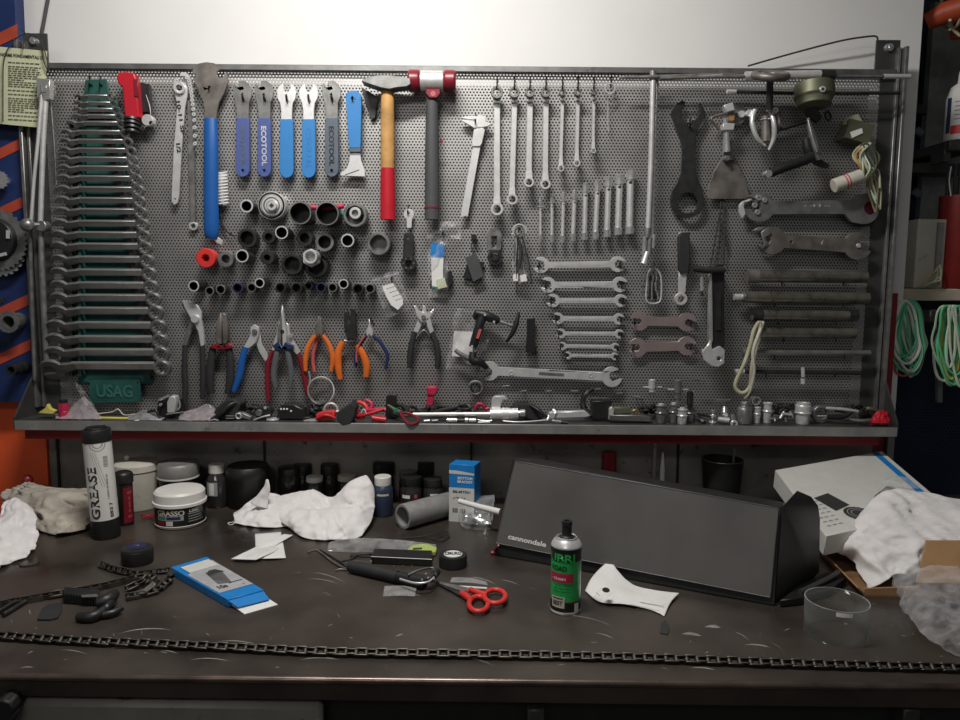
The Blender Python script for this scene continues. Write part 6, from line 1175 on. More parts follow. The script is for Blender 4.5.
bpatch(t, 'twisted_corner', 'cloth', [row((251, 520, .034), (258, 522, .03), (268, 522, .026)), row((257, 520, .046), (262, 521, .044), (269, 521, .042)), row((265, 520, .066), (268, 521, .064), (271, 521, .062)), row((267, 520, .079), (268.5, 520, .080), (269.5, 520, .079))], .002, 3, 40, 6, 6, None, .0012)
b = MB(); b.wire([bt(238, 519, .003), bt(233, 522, .002), bt(228, 523, .002), bt(231, 525, .002), bt(236, 522, .003)], .0008); part('thread', b, 'paper', t)
t = B_('rag', 'large dirty beige rag heaped at the left end of the bench', 'rag', 55, 520, 'dirty rags')
bpatch(t, 'rag', 'rag', [row((20, 524, .001), (44, 533, .001), (60, 536, .001), (78, 534, .001), (91, 531, .001)), row((10, 516, .018), (34, 524, .024), (58, 530, .022), (76, 530, .014), (92, 528, .012)),
    row((4, 512, .030), (28, 518, .044), (52, 522, .048), (74, 524, .030), (93, 523, .026)), row((8, 508, .034), (26, 511, .044), (46, 515, .048), (70, 517, .046), (94, 517, .040)), row((20, 507, .030), (30, 505, .044), (46, 507, .042), (68, 510, .042), (94, 511, .040)),
    row((24, 506, .035), (30, 504, .046), (40, 506, .036), (60, 508, .036), (90, 508, .038)), row((22, 503, .02), (32, 502, .03), (46, 503, .03), (66, 505, .02), (90, 506, .02))], .013, 4, 26, 9, 9, None, .0012)
t = B_('rag', 'pale grey-white rag draped at the far left front of the other rag', 'rag', 15, 550, 'dirty rags')
bpatch(t, 'rag', 'cloth', [row((-20, 572, .001), (0, 570, .001), (14, 563, .001), (30, 557, .001), (40, 551, .001)), row((-20, 564, .010), (-2, 562, .012), (12, 556, .014), (26, 551, .018), (41, 546, .014)), row((-22, 552, .020), (-4, 550, .026), (12, 546, .030), (26, 541, .030), (40, 538, .026)),
    row((-22, 544, .024), (-2, 542, .030), (14, 536, .038), (26, 530, .044), (36, 530, .036)), row((-22, 536, .016), (0, 534, .022), (10, 528, .042), (20, 526, .052), (30, 526, .04)), row((-22, 530, .006), (0, 528, .012), (10, 524, .030), (20, 522, .040), (28, 524, .03))], .011, 12, 28, 9, 9, None, .0012)
t = B_('screwdriver', 'red ball-topped handle standing behind the dirty rag', 'handle', 28, 506); b = MB(); c_ = aty(27.5, 480, 1.48); b.ball(c_, .0105, 14, (1, 1, 1.1)); b.cyl((c_.x, c_.y, ZB + .001), (c_.x, c_.y, c_.z), .009, .0085, 14); part('handle', b, 'red_dark', t); 
b = MB(); b.wire([bt(-20, 526, .02), bt(0, 514, .026), bt(12, 506, .03)], .004); b.v = b.v; solo('red_bar', b, 'red', 'red bar lying across the far left corner of the bench', 'bar')
# papers
def sheet(name, label, pts, hs, cat='paper', grp=None, mat='paper', lines=None, curl=0, tx=None):
    t = B_(name, label, cat, sum(p[0] for p in pts)/len(pts), sum(p[1] for p in pts)/len(pts), grp)
    return t
t = B_('folded_receipt', 'two-piece printed receipt folded like a star left of the centre', 'paper', 262, 546)
def spaper(t, nm, q, h, mat='paper', curl=.004, amp=.0008, seed=0):
    n = 4; rows = []
    for j in range(n+1):
        r_ = []
        for i in range(n+1):
            u, v = i/n, j/n; x = (q[0][0]*(1-u)+q[1][0]*u)*(1-v)+(q[3][0]*(1-u)+q[2][0]*u)*v; y = (q[0][1]*(1-u)+q[1][1]*u)*(1-v)+(q[3][1]*(1-u)+q[2][1]*u)*v
            r_.append(bt(x, y, h + curl*(math.sin(PI*u)*.6 + .4*math.sin(PI*v + seed))))
        rows.append(r_)
    return part(nm, MB().patch(rows, 4, 4, amp, 20, seed), mat, t, smooth=180, solid=.0005)
spaper(t, 'slip', [(255, 534), (281, 532), (286, 558), (256, 559)], .003, seed=1); spaper(t, 'slip', [(258, 548), (284, 534), (293, 535), (266, 551)], .006, seed=2); spaper(t, 'slip', [(231, 559), (262, 544), (280, 549), (256, 560)], .0045, seed=0)
b = MB()
for k in range(5):
    for (x0, y0, x1, y1) in ((242 + k*4, 557 - k*.3, 262 + k*4, 547 - k*.5), (262 + k*4.5, 551 - k, 265 + k*4.5, 546 - k)):
        a_ = bt(x0, y0, .0125); c2 = bt(x1, y1, .0125); n_ = Vector((0, .0007, 0)); b.add([a_ - n_, c2 - n_, c2 + n_, a_ + n_], [(0, 1, 2, 3)])
part('printed_lines', b, 'ink_grey', t)
t = B_('loose_receipt', 'white curling printed slip beside the green spray can', 'paper', 630, 595)
bpatch(t, 'sheet', 'paper', [row((585, 592, .002), (600, 604, .003), (625, 607, .004), (650, 611, .002), (664, 617, .001)), row((591, 586, .012), (610, 597, .010), (632, 601, .008), (654, 606, .006), (668, 609, .003)), row((600, 578, .016), (612, 587, .012), (632, 594, .006), (656, 600, .006), (672, 603, .004)), row((610, 573, .022), (617, 580, .016), (632, 588, .006), (654, 594, .006), (679, 597, .006))], .0015, 3, 22, 7, 7, None, .0005)
b = MB(); c_ = bt(606, 590, .024)
b.lathe(c_, (0, -.3, 1), [(.0, 0), (.0055, 0)], 20); part('round_logo', b, 'ink', t)
b = MB()
for k, (x0, y0, x1, y1) in enumerate(((594, 598, 602, 588), (604, 601, 612, 592), (596, 592, 600, 596), (640, 602, 664, 606), (630, 604, 660, 611))): a_ = bt(x0, y0, .0175 - .011*(k > 2)); c2 = bt(x1, y1, .0175 - .011*(k > 2)); n_ = Vector((.0004, .0005, 0)); b.add([a_ - n_, c2 - n_, c2 + n_, a_ + n_], [(0, 1, 2, 3)])
part('printed_lines', b, 'ink_grey', t)

# chain checker carton
t = B_('tool_carton', 'open flat blue and grey cardboard tool carton lying on the bench', 'carton', 220, 585)
Q = [bt(171, 575), bt(228, 608), bt(264, 598), bt(207, 564)]; 
for v in Q: v.z = ZB + .0006
hh = Vector((0, 0, .012)); part('box', MB().hexa(Q + [v + hh for v in Q]), 'sky_blue', t, bevel=.0006)
def tf(u, v, o=.0007): return hh + Q[0]*(1-u)*(1-v) + Q[1]*u*(1-v) + Q[2]*u*v + Q[3]*(1-u)*v + Vector((0, 0, o))
b = MB(); b.add([tf(.30, .04), tf(.84, .04), tf(.84, .98), tf(.12, .98), tf(.12, .55)], [(0, 1, 2, 3, 4)]); part('grey_print', b, 'print_grey', t)
b = MB(); b.add([tf(.08, .15, .001), tf(.26, .15, .001), tf(.26, .93, .001), tf(.08, .93, .001)], [(0, 1, 2, 3)]); part('header_strip', b, 'box_white', t); b = MB(); letter(b, 'TOOLCO', lambda u, v: tf(.17 - v/.12*.9, .5 + u/.075, .0013), .04, .008) if 0 else None
b = MB(); b.add([tf(.36, .42, .001), tf(.66, .30, .001), tf(.70, .62, .001), tf(.40, .80, .001), tf(.33, .70, .001)], [(0, 1, 2, 3, 4)]); part('window', b, 'gun', t); b = MB(); b.add([tf(.34, .72, .0013), tf(.33, .56, .0013), tf(.38, .44, .0013), tf(.44, .40, .0013), tf(.42, .62, .0013), tf(.44, .84, .0013)], [(0, 1, 2, 3, 4, 5)]); part('pictured_tool', b, 'ink', t)
b = MB(); letter(b, '10s', lambda u, v: tf(.735 - v/.075, .30 + u/.058, .0013), .014, .0055); letter(b, '-------', lambda u, v: tf(.70 - v/.075, .72 + u/.058, .0013), .022, .001); letter(b, '*', lambda u, v: tf(.80 - v/.075, .80 + u/.058, .0013), .003, .004); part('lettering', b, 'ink', t)
b = MB(); 
e1 = (Q[1]-Q[0]).normalized(); fl_ = [Q[1] + hh*.9 - e1*.004, Q[2] + hh*.9 - e1*.004, Q[2] + hh*.4 + e1*.020 + (Q[1]-Q[2])*.06, Q[1] + hh*.4 + e1*.018 + (Q[2]-Q[1])*.1]
b.prism(fl_, [v - Vector((0, 0, .0012)) for v in fl_]); part('end_flap', b, 'sky_blue', t)
fl_ = [Q[1] + hh*.25 + (Q[2]-Q[1])*.1, Q[2] + hh*.25, Q[2] + hh*.06 + e1*.036, Q[1] + hh*.06 + e1*.036 + (Q[2]-Q[1])*.08]; b = MB(); b.prism(fl_, [v - Vector((0, 0, .001)) for v in fl_]); part('inner_flap', b, 'paper', t)
# tape puck
cx, cy, r = can(138, 568, 15.5); H = ztop(138, 546, cy)
t = thing('tape_puck', 'dark purple-black round tub with a glossy top', 'tub', (cx, cy, ZB)); upright(t, 'body', 'box_black', cx, cy, [(r*.96, 0), (r, .002), (r*1.02, H*.7), (r*.96, H*.9), (r*.6, H), (0, H)], 32); b = MB(); b.torus((cx, cy, ZB + H*.8), (0, 0, 1), r*.98, .0008); part('seam', b, 'dark_metal', t)
b = MB(); b.lathe((cx, cy, ZB + H + .0006), (0, 0, 1), [(0, .0004), (r*.6, .0001)], 24); part('top_label', b, 'navy_handle', t); b = MB(); letter(b, '~&', lambda u, v: Vector((cx + u, cy + v, ZB + H + .0014)), .009, .006); part('lettering', b, 'salmon', t)
# chain helper: true roller chain along a bench path
def chain(name, label, pts, pitch=.0127, h=0.0, side=False, copies=True, roll=None, jit=0):
    cpts = [Vector(p) for p in cr([tuple(bt(x, y, hh_)) for x, y, hh_ in pts], 12)]
    out = [cpts[0]]; acc = 0; need = pitch
    for a_, b__ in zip(cpts, cpts[1:]):
        seg_ = b__ - a_; L1 = seg_.length
        while L1 - acc >= need - 1e-9 and L1 > 0:
            acc += need; out.append(a_ + seg_*(acc/L1)); need = pitch
        need -= (L1 - acc); acc = 0
    t = thing(name, label, 'chain', out[0])
    mesh = {}
    for kind in ('outer_link', 'inner_link'):
        b = MB(); y = .0042 if kind[0] == 'o' else .0030
        for sg in (-1, 1):
            o8 = []
            for s_, c0 in ((1, pitch/2), (-1, -pitch/2)):
                for k in range(7):
                    a = -PI/2 + PI*k/6; o8.append((c0 + s_*.0040*math.cos(a), s_*.0040*math.sin(a)))
            f8 = [Vector((x, sg*y - .0005, z)) for x, z in o8]; b.prism(f8, [v + Vector((0, .001, 0)) for v in f8])
        for c0 in (-pitch/2, pitch/2):
            if kind[0] == 'i': b.cyl((c0, -.0026, 0), (c0, .0026, 0), .0036, seg=10)
            else: b.cyl((c0, -.0045, 0), (c0, .0045, 0), .0016, seg=8)
        mesh[kind] = _mesh(kind, b, (0, 0, 0), 40)
        mesh[kind].materials.append(MATS['chain_outer' if kind[0] == 'o' else 'chain_inner'])
    rn = random.Random(4)
    for i in range(len(out) - 1):
        a_, b__ = out[i], out[i+1]; kind = 'outer_link' if i % 2 == 0 else 'inner_link'
        o = bpy.data.objects.new(kind, mesh[kind]); C.objects.link(o); o.parent = t
        x = (b__ - a_).normalized(); rl = roll if roll is not None else 0
        if jit: rl += rn.uniform(-jit, jit)
        z = Vector((0, 0, 1)); y_ = z.cross(x).normalized(); z = x.cross(y_)
        M = Matrix((x, y_, z)).transposed() @ Matrix.Rotation(rl, 3, 'X')
        o.matrix_local = Matrix.Translation((a_ + b__)/2 - Vector(t.location)) @ M.to_4x4()
    return t
mk('chain_outer', (.11, .10, .085), .5, .8, var=.25, scale=80); mk('chain_inner', (.07, .062, .055), .5, .8, var=.25, scale=80)
chain('bicycle_chain', 'long roller chain stretched across the full front of the bench', [(-30, 633.5, .0048), (60, 640, .0048), (200, 646, .0048), (330, 652, .0048), (480, 654.5, .0048), (640, 658, .0048), (800, 664, .0048), (990, 669, .0048)], roll=CR)
chain('bicycle_chain', 'dull old chain running to the left edge behind the chain tool', [(-12, 607, .0048), (20, 601, .0048), (60, 594, .0048), (100, 587, .0048), (120, 582, .0048), (150, 575, .0048)], roll=.3, jit=.3)
chain('bicycle_chain', 'chain heaped below the round tub', [(101, 564, .0048), (118, 570, .0048), (140, 573, .0048), (160, 571, .0048), (175, 570, .0048), (166, 578, .0048), (150, 583, .0048), (140, 592, .0048)][:6], roll=1.2, jit=.4)
chain('bicycle_chain', 'looped chain end lying between the tub and the blue carton', [(116, 597, .0048), (128, 589, .0048), (146, 580, .0100), (150, 576, .013), (156, 582, .012), (146, 592, .006), (130, 596, .0048)][1:], roll=.8, jit=.5)
chain('bicycle_chain', 'short loop of chain right of the chain tool near the blue carton', [(128, 597, .0048), (145, 594, .0048), (158, 590, .0048), (168, 582, .0048), (176, 578, .0048)], roll=.6, jit=.4)
# left bench tools
t = B_('master_link_tool', 'black ribbed chain tool with a swing handle lying in the chain', 'chain tool', 85, 598)
def brod(t, nm, mat, pts, r, n=4, seg=12, flat=1.0): q = cr(pts, n) if len(pts) > 2 else pts; rr = r if not hasattr(r, '__len__') else [x[0] for x in cr([(a,) for a in r], n)] if len(pts) > 2 else list(r); return part(nm, MB().tube([bt(*p) for p in q], rr, seg, flat), mat, t)
p_ = [bt(64, 602, .002), bt(98, 605, .002), bt(99, 597, .012), bt(65, 594, .012)]; b = MB(); A_ = [bt(64, 603, .001), bt(100, 606, .001), bt(100, 598, .001), bt(64, 596, .001)]
for v in A_: v.z = ZB + .001
part('body', MB().hexa(A_ + [v + Vector((0, 0, .014)) for v in A_]), 'black_plastic', t, bevel=.001)
b = MB()
for k in range(13): q0 = A_[0].lerp(A_[1], (k+.5)/13) + Vector((0, 0, .0005)); b.box(q0 + Vector((0, -.0008, .0065)), (.0016, .002, .012))
part('ribs', b, 'dark_metal', t)
brod(t, 'knob', 'black_plastic', [(98, 603, .010), (108, 600, .012), (114, 594, .012)], [.009, .010, .008]); brod(t, 'arm', 'black_plastic', [(78, 617, .006), (92, 617, .007), (104, 610, .009), (112, 601, .010)], [.006, .0075, .006, .005]); brod(t, 'arm', 'dark_metal', [(100, 615, .006), (112, 613, .007), (122, 608, .008)], [.005, .005, .004]); b = MB(); b.ball(bt(107, 606, .018), .0022, 8); part('bright_pin', b, 'chrome', t)
b = MB(); b.slab([(95 - 14, 595), (97, 594), (98, 596.5), (82, 597)], .0145, .0155) ; part('side_plate', b, 'gun', t)
t = B_('leather_tag', 'flat dark leaf-shaped pad lying left of the chain tool', 'pad', 50, 610); part('pad', MB().slab([(37, 619), (42, 608), (49, 603.5), (62, 602), (61.5, 610), (58, 617), (50, 619)], .0005, .003), 'black_rubber', t, bevel=.0005)
t = B_('file_tool', 'dark narrow metal piece lying at the left edge of the bench', 'bar', 12, 610); brod(t, 'bar', 'dark_metal', [(3, 615, .004), (26, 601, .004)], .0035, 1); brod(t, 'bar', 'black_plastic', [(-6, 614, .004), (16, 601, .006)], .003, 1)
t = B_('wire_clip', 'thin bent wire lying in front of the grey-white rag', 'wire', 28, 563); brod(t, 'wire', 'ink', [(18, 562, .001), (22, 566, .001), (38, 563, .001), (39, 557, .001)], .0009)
# centre tools
t = B_('frame_pump', 'black mini pump with foam grip and bright ratchet linkage', 'pump', 400, 570)
brod(t, 'foam_grip', 'black_rubber', [(350, 566, .010), (372, 571, .010), (398, 577, .010)], [.0095, .0098, .0096]); part('body', MB().tube([bt(398, 577, .010), bt(425, 582, .011)], [.0085, .010], 14), 'black_plastic', t)
brod(t, 'linkage', 'satin', [(400, 579, .016), (415, 583, .017), (428, 582, .018), (434, 577, .018)], .0016); brod(t, 'linkage', 'gun', [(408, 575, .02), (420, 570, .022), (432, 568, .02), (436, 575, .02)], .0018); brod(t, 'spring_arm', 'black_plastic', [(420, 579, .014), (430, 579, .016), (437, 572, .016)], .006)
for x, y in ((422, 580), (428, 578), (434, 579), (426, 574), (433, 568)): b = MB(); b.ball(bt(x, y, .026), .0019, 8); part('rivet', b, 'chrome', t)
t = B_('black_case', 'black rectangular tool case with thin bright edges', 'case', 400, 562); A_ = [bt(371, 564, .0), bt(432, 567, .0), bt(432, 557, .0), bt(374, 555, .0)]
for v in A_: v.z = ZB + .0006
part('case', MB().hexa(A_ + [v + Vector((0, 0, .011)) for v in A_]), 'box_black', t, bevel=.001)
b = MB(); b.tube([A_[0] + Vector((0, 0, .012)), A_[1] + Vector((0, 0, .012))], .0006, 6); part('edge_strip', b, 'satin', t); brod(t, 'hinge', 'satin', [(371, 565, .004), (371, 561, .012)], .0008, 1)
for x in (384, 394, 403, 412): b = MB(); b.ball(bt(x, 566, .006), .0012, 8); part('screw', b, 'gun', t)
t = B_('clear_wrapper', 'long crumpled clear wrapper with a black stripe lying behind the black case', 'wrapper', 380, 548)
bpatch(t, 'wrapper', 'bag_film', [row((328, 552, .001), (350, 553, .001), (380, 553, .001), (410, 554, .001), (434, 556, .001)), row((330, 548, .010), (352, 547, .014), (380, 547, .013), (410, 548, .011), (436, 550, .008)), row((340, 543, .002), (356, 542, .004), (384, 542, .004), (410, 544, .003), (434, 546, .002))], .004, 6, 60); part('black_stripe', MB().slab([(350, 553), (434, 557.5), (433, 559), (350, 556)], .001, .002), 'ink', t)
t = B_('lime_cap', 'lime green plastic cap on the end of the clear wrapper', 'cap', 422, 548); b = MB(); b.slab([(407, 549), (412, 544.5), (428, 543.5), (437, 547), (436, 551), (424, 552), (410, 552)], .001, .010); part('body', b, 'lime', t, bevel=.002, seg=2); part('marks', MB().slab([(413, 548), (422, 547.5), (422, 549), (413, 549.5)], .0101, .0105), 'ink', t)
cx, cy, r = can(453, 571, 14.5); t = thing('tape_roll', 'roll of black electrical tape with a printed white core', 'tape roll', (cx, cy, ZB)); H = .019
upright(t, 'tape', 'box_black', cx, cy, [(r*.62, 0), (r, 0), (r*1.0, .001), (r, H - .001), (r*.98, H), (r*.62, H)], 40, bevel=0); upright(t, 'core', 'paper', cx, cy, [(0, H*.5), (r*.66, H*.5), (r*.66, H + .0006), (0, H + .0006)], 36)
b = MB(); b.lathe((cx, cy, ZB + H + .0012), (0, 0, 1), [(0, .0003), (r*.60, .0001)], 28); part('ring_print', b, 'paper', t); b = MB(); letter(b, 'CMURO', lambda u, v: Vector((cx + u, cy + v, ZB + H + .0022)), r*1.2, r*.55); part('lettering', b, 'ink', t)
t = B_('scissors', 'scissors with bright red handles lying open on the bench', 'scissors', 475, 597)
for nm, cxx, cyy, rx_, ry_, h_ in (('handle_loop', 478.5, 604, 9.5, 7.5, .006), ('handle_loop', 495, 596.5, 10.5, 6.8, .008)): part(nm, MB().tube([bt(cxx + rx_*math.cos(2*PI*k/28), cyy + ry_*math.sin(2*PI*k/28), h_) for k in range(28)], .0038, 10, 1, (0, 0, 1), True), 'red_bright', t)
brod(t, 'handle_arm', 'red_bright', [(461, 593, .006), (466, 596, .006), (471, 600, .006)], [.004, .005, .0045]); brod(t, 'handle_arm', 'red_bright', [(470, 589.5, .008), (478, 592.5, .008), (487, 595, .008)], [.004, .0045, .004])
part('blade', MB().slab([(436, 581.5), (462, 592), (460, 596), (452, 591), (436, 583)], .002, .0035), 'dark_metal', t); part('blade', MB().slab([(438, 581), (470, 588), (468, 592), (462, 591), (440, 583.5)], .0037, .005), 'gun', t); b = MB(); b.cyl(bt(466, 592, .004), bt(466, 592, .009), .003, seg=12); part('pivot', b, 'red', t)
t = B_('clear_sachet', 'small flat clear sachet lying in front of the pump', 'sachet', 398, 592); part('sachet', MB().patch([row((383, 597, .001), (400, 597, .002), (415, 597, .001)), row((384, 591, .002), (400, 591, .003), (416, 591, .002)), row((385, 586.5, .001), (400, 587, .002), (417, 587, .001))], 5, 5, .0008, 60, 1), 'bag_thin', t, smooth=180)
t = B_('white_stick', 'short bright white stick lying above the red scissors', 'stick', 472, 587); brod(t, 'stick', 'paper', [(456, 586.5, .003), (487, 588.5, .003)], .0018, 1); part('plastic_film', MB().patch([row((450, 583, .001), (470, 584, .002), (488, 586, .001)), row((452, 578, .001), (470, 579, .002), (486, 582, .001))], 4, 4, .001, 60, 2), 'bag_thin', t, smooth=180)
t = B_('bent_rods', 'pair of dark bent rods lying in front of the white cloth', 'rods', 325, 558); brod(t, 'rod', 'rust_metal', [(308, 553, .003), (317, 550, .003), (333, 562, .003), (346, 569, .003)], .0018, 2); brod(t, 'rod', 'dark_metal', [(320, 550, .003), (342, 563, .003), (347, 568, .004)], .0016, 2); brod(t, 'hook_end', 'gun', [(335, 571, .002), (340, 569, .003), (348, 570, .003)], .0012, 2)
t = B_('black_cable', 'loop of thin black cable running along the front of the black case', 'cable', 360, 560); brod(t, 'cable', 'black_plastic', [(338, 562, .002), (352, 559, .002), (358, 555, .003), (372, 554, .004), (374, 556, .012)], .0012)
# spray can
cx, cy, r = can(565, 616, 15.6); H = ztop(565, 536, cy); t = thing('spray_can', 'green, pink and black chain oil spray can standing in the middle of the bench', 'spray can', (cx, cy, ZB))
upright(t, 'body', 'can_green', cx, cy, [(r*.92, .0), (r, .002), (r, H*.875), (r*.97, H*.88)], 40); upright(t, 'bottom_rim', 'satin', cx, cy, [(r*1.0, 0), (r*1.025, .001), (r*1.02, .004), (r, .005)], 40)
upright(t, 'shoulder', 'white_steel', cx, cy, [(r*1.02, H*.875), (r*1.03, H*.885), (r*1.0, H*.9), (r*.88, H*.945), (r*.70, H*.98), (r*.66, H*.965), (0, H*.96)], 40); b = MB(); b.torus((cx, cy, ZB + H*.985), (0, 0, 1), r*.66, .0016); part('valve_rim', b, 'chrome', t)
Ht = ztop(566, 521, cy); upright(t, 'nozzle', 'black_plastic', cx, cy, [(r*.52, H*.96), (r*.5, H*.99), (r*.34, H*1.01), (r*.32, Ht*.95), (r*.36, Ht*.955), (r*.34, Ht), (r*.2, Ht), (r*.18, Ht*.98), (0, Ht*.98)], 24)
b = MB(); band(b, cx, cy, r, .003, H*.17, -1.7, 1.7, n=30); part('black_base_print', b, 'can_black', t); b = MB(); band(b, cx, cy, r, H*.71, H*.875, -1.7, 1.7, n=30); part('black_print', b, 'can_black', t)
b = MB(); band(b, cx, cy, r, H*.44, H*.565, -1.2, .52, off=.0006, n=16); part('pink_banner', b, 'pink', t); b = MB(); band(b, cx, cy, r, H*.17, H*.185, -1.3, .95, off=.0006, n=16); part('red_line', b, 'red_dark', t)
b = MB(); wrap(b, 'LUBRI', cx, cy, r*1.003, H*.765, r*2.3, H*.11, -.55); part('lettering', b, 'can_green', t, 'green lettering on black'); b = MB(); wrap(b, 'BLOATI', cx, cy, r, H*.62, r*1.5, H*.075, -.55) if 0 else wrap(b, 'ROAD', cx, cy, r, H*.63, r*1.1, H*.07, -.5); wrap(b, '---- ---\n-- -----\n--- ----', cx, cy, r, H*.36, r*1.1, H*.09, -.3); part('lettering', b, 'can_black', t)
b = MB(); wrap(b, '- CHAIN', cx, cy, r + .0006, H*.49, r*1.0, H*.035, -.5); part('lettering', b, 'paper', t); b = MB(); band(b, cx, cy, r, H*.10, H*.25, -1.0, -.05, off=.0006); part('emblem', b, 'cream', t); b = MB(); wrap(b, 'BEST', cx, cy, r + .0006, H*.165, r*.7, H*.06, -.52); band(b, cx, cy, r, H*.22, H*.235, -.9, -.15, off=.0009); part('emblem_print', b, 'ink', t); b = MB(); band(b, cx, cy, r, H*.04, H*.16, .62, 1.0, off=.0006); part('white_label', b, 'paper', t); b = MB(); band(b, cx, cy, r, H*.02, H*.04, -1.1, -.1, off=.0006); part('white_line', b, 'paper', t)

# big grey-black box
BL_ = bt(497, 556); BR_ = bt(772, 606); u_ = (BR_ - BL_).normalized(); n_ = Vector((-u_.y, u_.x, 0)); W_ = (BR_ - BL_).length; D_ = .13
t = thing('parts_box', 'long black cardboard box with a grey front panel and white lettering', 'box', (BL_ + BR_)/2)
def top_pt(px, py, base, back): 
    pl = base + n_*back; d = ray(px, py); k = (pl - CAM).dot(n_)/d.dot(n_); return CAM + d*k
TLp = top_pt(514, 459, BL_, .035); TRp = top_pt(779, 507, BL_, .035); z1 = Vector((0, 0, .0006))
lean = Vector((0, 0, 0))
b0 = BL_ - u_*.004 + z1; b1 = BR_ + u_*.004 + z1
bot = [b0, b1, b1 + n_*D_, b0 + n_*D_ + u_*.01]; topb = [TLp - u_*.004, TRp + u_*.004, TRp + n_*(D_-.03) + u_*.004 - Vector((0, 0, .020)), TLp + n_*(D_-.03) - Vector((0, 0, .020))]
part('carton', MB().hexa(bot + topb), 'box_black', t, bevel=.0015)
gq = [(515, 461), (778.5, 508), (770, 597.5), (496, 543)]
def on_front(px, py, off):
    pA, pB, pC = bot[0], bot[1], topb[0]; nn = (pB - pA).cross(pC - pA).normalized(); nn = nn if nn.dot(CAM - pA) > 0 else -nn
    d = ray(px, py); k = ((pA + nn*off) - CAM).dot(nn)/d.dot(nn); return CAM + d*k
fr = [on_front(x, y, .004) for x, y in gq]; bk = [on_front(x, y, .0005) for x, y in gq]; part('front_panel', MB().prism(fr, bk), 'box_grey', t, 'smooth dark grey panel with pale edges', bevel=.0008)
b = MB()
for i in range(4): b.tube([fr[i], fr[(i+1) % 4]], .0007, 6)
part('pale_edge', b, 'steel_grey', t)
ux = (fr[1] - fr[0]).normalized(); uy = (fr[0] - fr[3]).normalized(); nn = ux.cross(uy).normalized(); c_ = on_front(527, 540.5, .0046)
b = MB(); letter(b, 'cannondale', lambda a, v: c_ + ux*a + uy*v, .068, .0085); part('lettering', b, 'paper', t)
# open flaps at the right end
e0 = bot[1]; Y1 = BR_.y + .075; fl_ = [bot[1] + Vector((0, 0, .002)), topb[1], aty(797, 491, Y1), aty(811, 497, Y1), aty(818, 506, Y1), aty(820, 520, Y1), aty(819, 572, Y1), aty(812, 580, Y1)]
t2 = [v + n_*.003 for v in fl_]; part('end_flap', MB().prism(fl_, t2), 'box_black', t, bevel=.001)
t = B_('red_spacer', 'small dark red part with a clear stem at the left foot of the black box', 'part', 495, 553); brod(t, 'foot', 'red_dark', [(491, 553.5, .002), (497, 552, .004)], .004, 1); brod(t, 'stem', 'red_dark', [(494, 552, .004), (498, 546, .020)], .0022, 1); brod(t, 'clear_stem', 'satin', [(496, 550, .008), (498.5, 545, .022)], .001, 1)
# behind the box
t = thing('red_cap', 'dull red cap just showing behind the black box', 'cap', aty(608, 500, 1.50)); c_ = aty(608, 500, 1.50); t.location = (c_.x, 1.5, ZB); b = MB(); b.lathe((c_.x, 1.5, ZB + .0005), (0, 0, 1), [(.016, 0), (.016, ztop(608, 462, 1.5)*.8), (.015, ztop(608, 452, 1.5)), (0, ztop(608, 452, 1.5))], 20); part('cap', b, 'red_dark', t)
for k, (px, yt, yb2, r, mat, lb) in enumerate(((655, 444, 470, .0042, 'tray_steel', 'dark marker pen standing behind the black box'), (663, 453, 472, .005, 'paper', 'white pointed nozzle standing behind the black box'), (734, 449, 484, .003, 'gun', 'thin grey rod standing in a dark cup behind the black box'))):
    Y = 1.49; c_ = aty(px, yt, Y); t = thing(['marker_pen', 'nozzle', 'thin_rod'][k], lb, ['pen', 'nozzle', 'rod'][k], (c_.x, Y, ZB)); H = c_.z - ZB
    b = MB(); b.lathe((c_.x, Y, ZB + .0005), (0, 0, 1), [(r, 0), (r, H*(.9 if k != 1 else .7)), (r*(.7 if k != 1 else .3), H), (0, H)], 14); part('body', b, mat, t)
    if k == 0: b = MB(); b.lathe((c_.x, Y, ZB + H*.9), (0, 0, 1), [(r*.8, 0), (r*.6, H*.12), (0, H*.12)], 12); part('tip', b, 'paper', t)
t = B_('dark_cup', 'dark round cup with a metal rim behind the right of the black box', 'cup', 722, 512); c_ = aty(722, 470, 1.5); b = MB(); H = aty(722, 459, 1.5).z - ZB; b.lathe((c_.x, 1.5, ZB + .0005), (0, 0, 1), [(.034, 0), (.042, H), (.039, H), (.032, .004), (0, .004)], 30); part('cup', b, 'box_black', t); b = MB(); b.torus((c_.x, 1.5, ZB + H), (0, 0, 1), .041, .0012); part('rim', b, 'gun', t); t.location = t.location

# white carton at right
t = thing('white_carton', 'large flat white carton with a blue stripe leaning at the right', 'carton', bt(840, 530))
# top face corners in the photo: (775,470) back-left, (882,451) back-right, (925,492) right, (828,536) front
P3 = [aty(775, 470, 1.38), aty(882, 451, 1.47), aty(940, 510, 1.24), aty(826, 536, 1.13)]
nrm = (P3[1]-P3[0]).cross(P3[3]-P3[0]).normalized(); nrm = nrm if nrm.z > 0 else -nrm
P3[2] = P3[1] + (P3[3] - P3[0])*1.0
lo = [v - nrm*.035 for v in P3]; part('carton', MB().hexa(lo + P3), 'box_white', t, bevel=.001)
def cf(u, v, o=.0006): return P3[0] + (P3[1]-P3[0])*u + (P3[3]-P3[0])*v + nrm*o
b = MB(); b.add([cf(.90, 0), cf(.955, 0), cf(.955, 1), cf(.90, 1)], [(0, 1, 2, 3)]); part('blue_stripe', b, 'sky_blue', t)
b = MB(); b.add([cf(.12, .52), cf(.25, .49), cf(.33, .70), cf(.20, .74)], [(0, 1, 2, 3)]); c_ = cf(.34, .83)
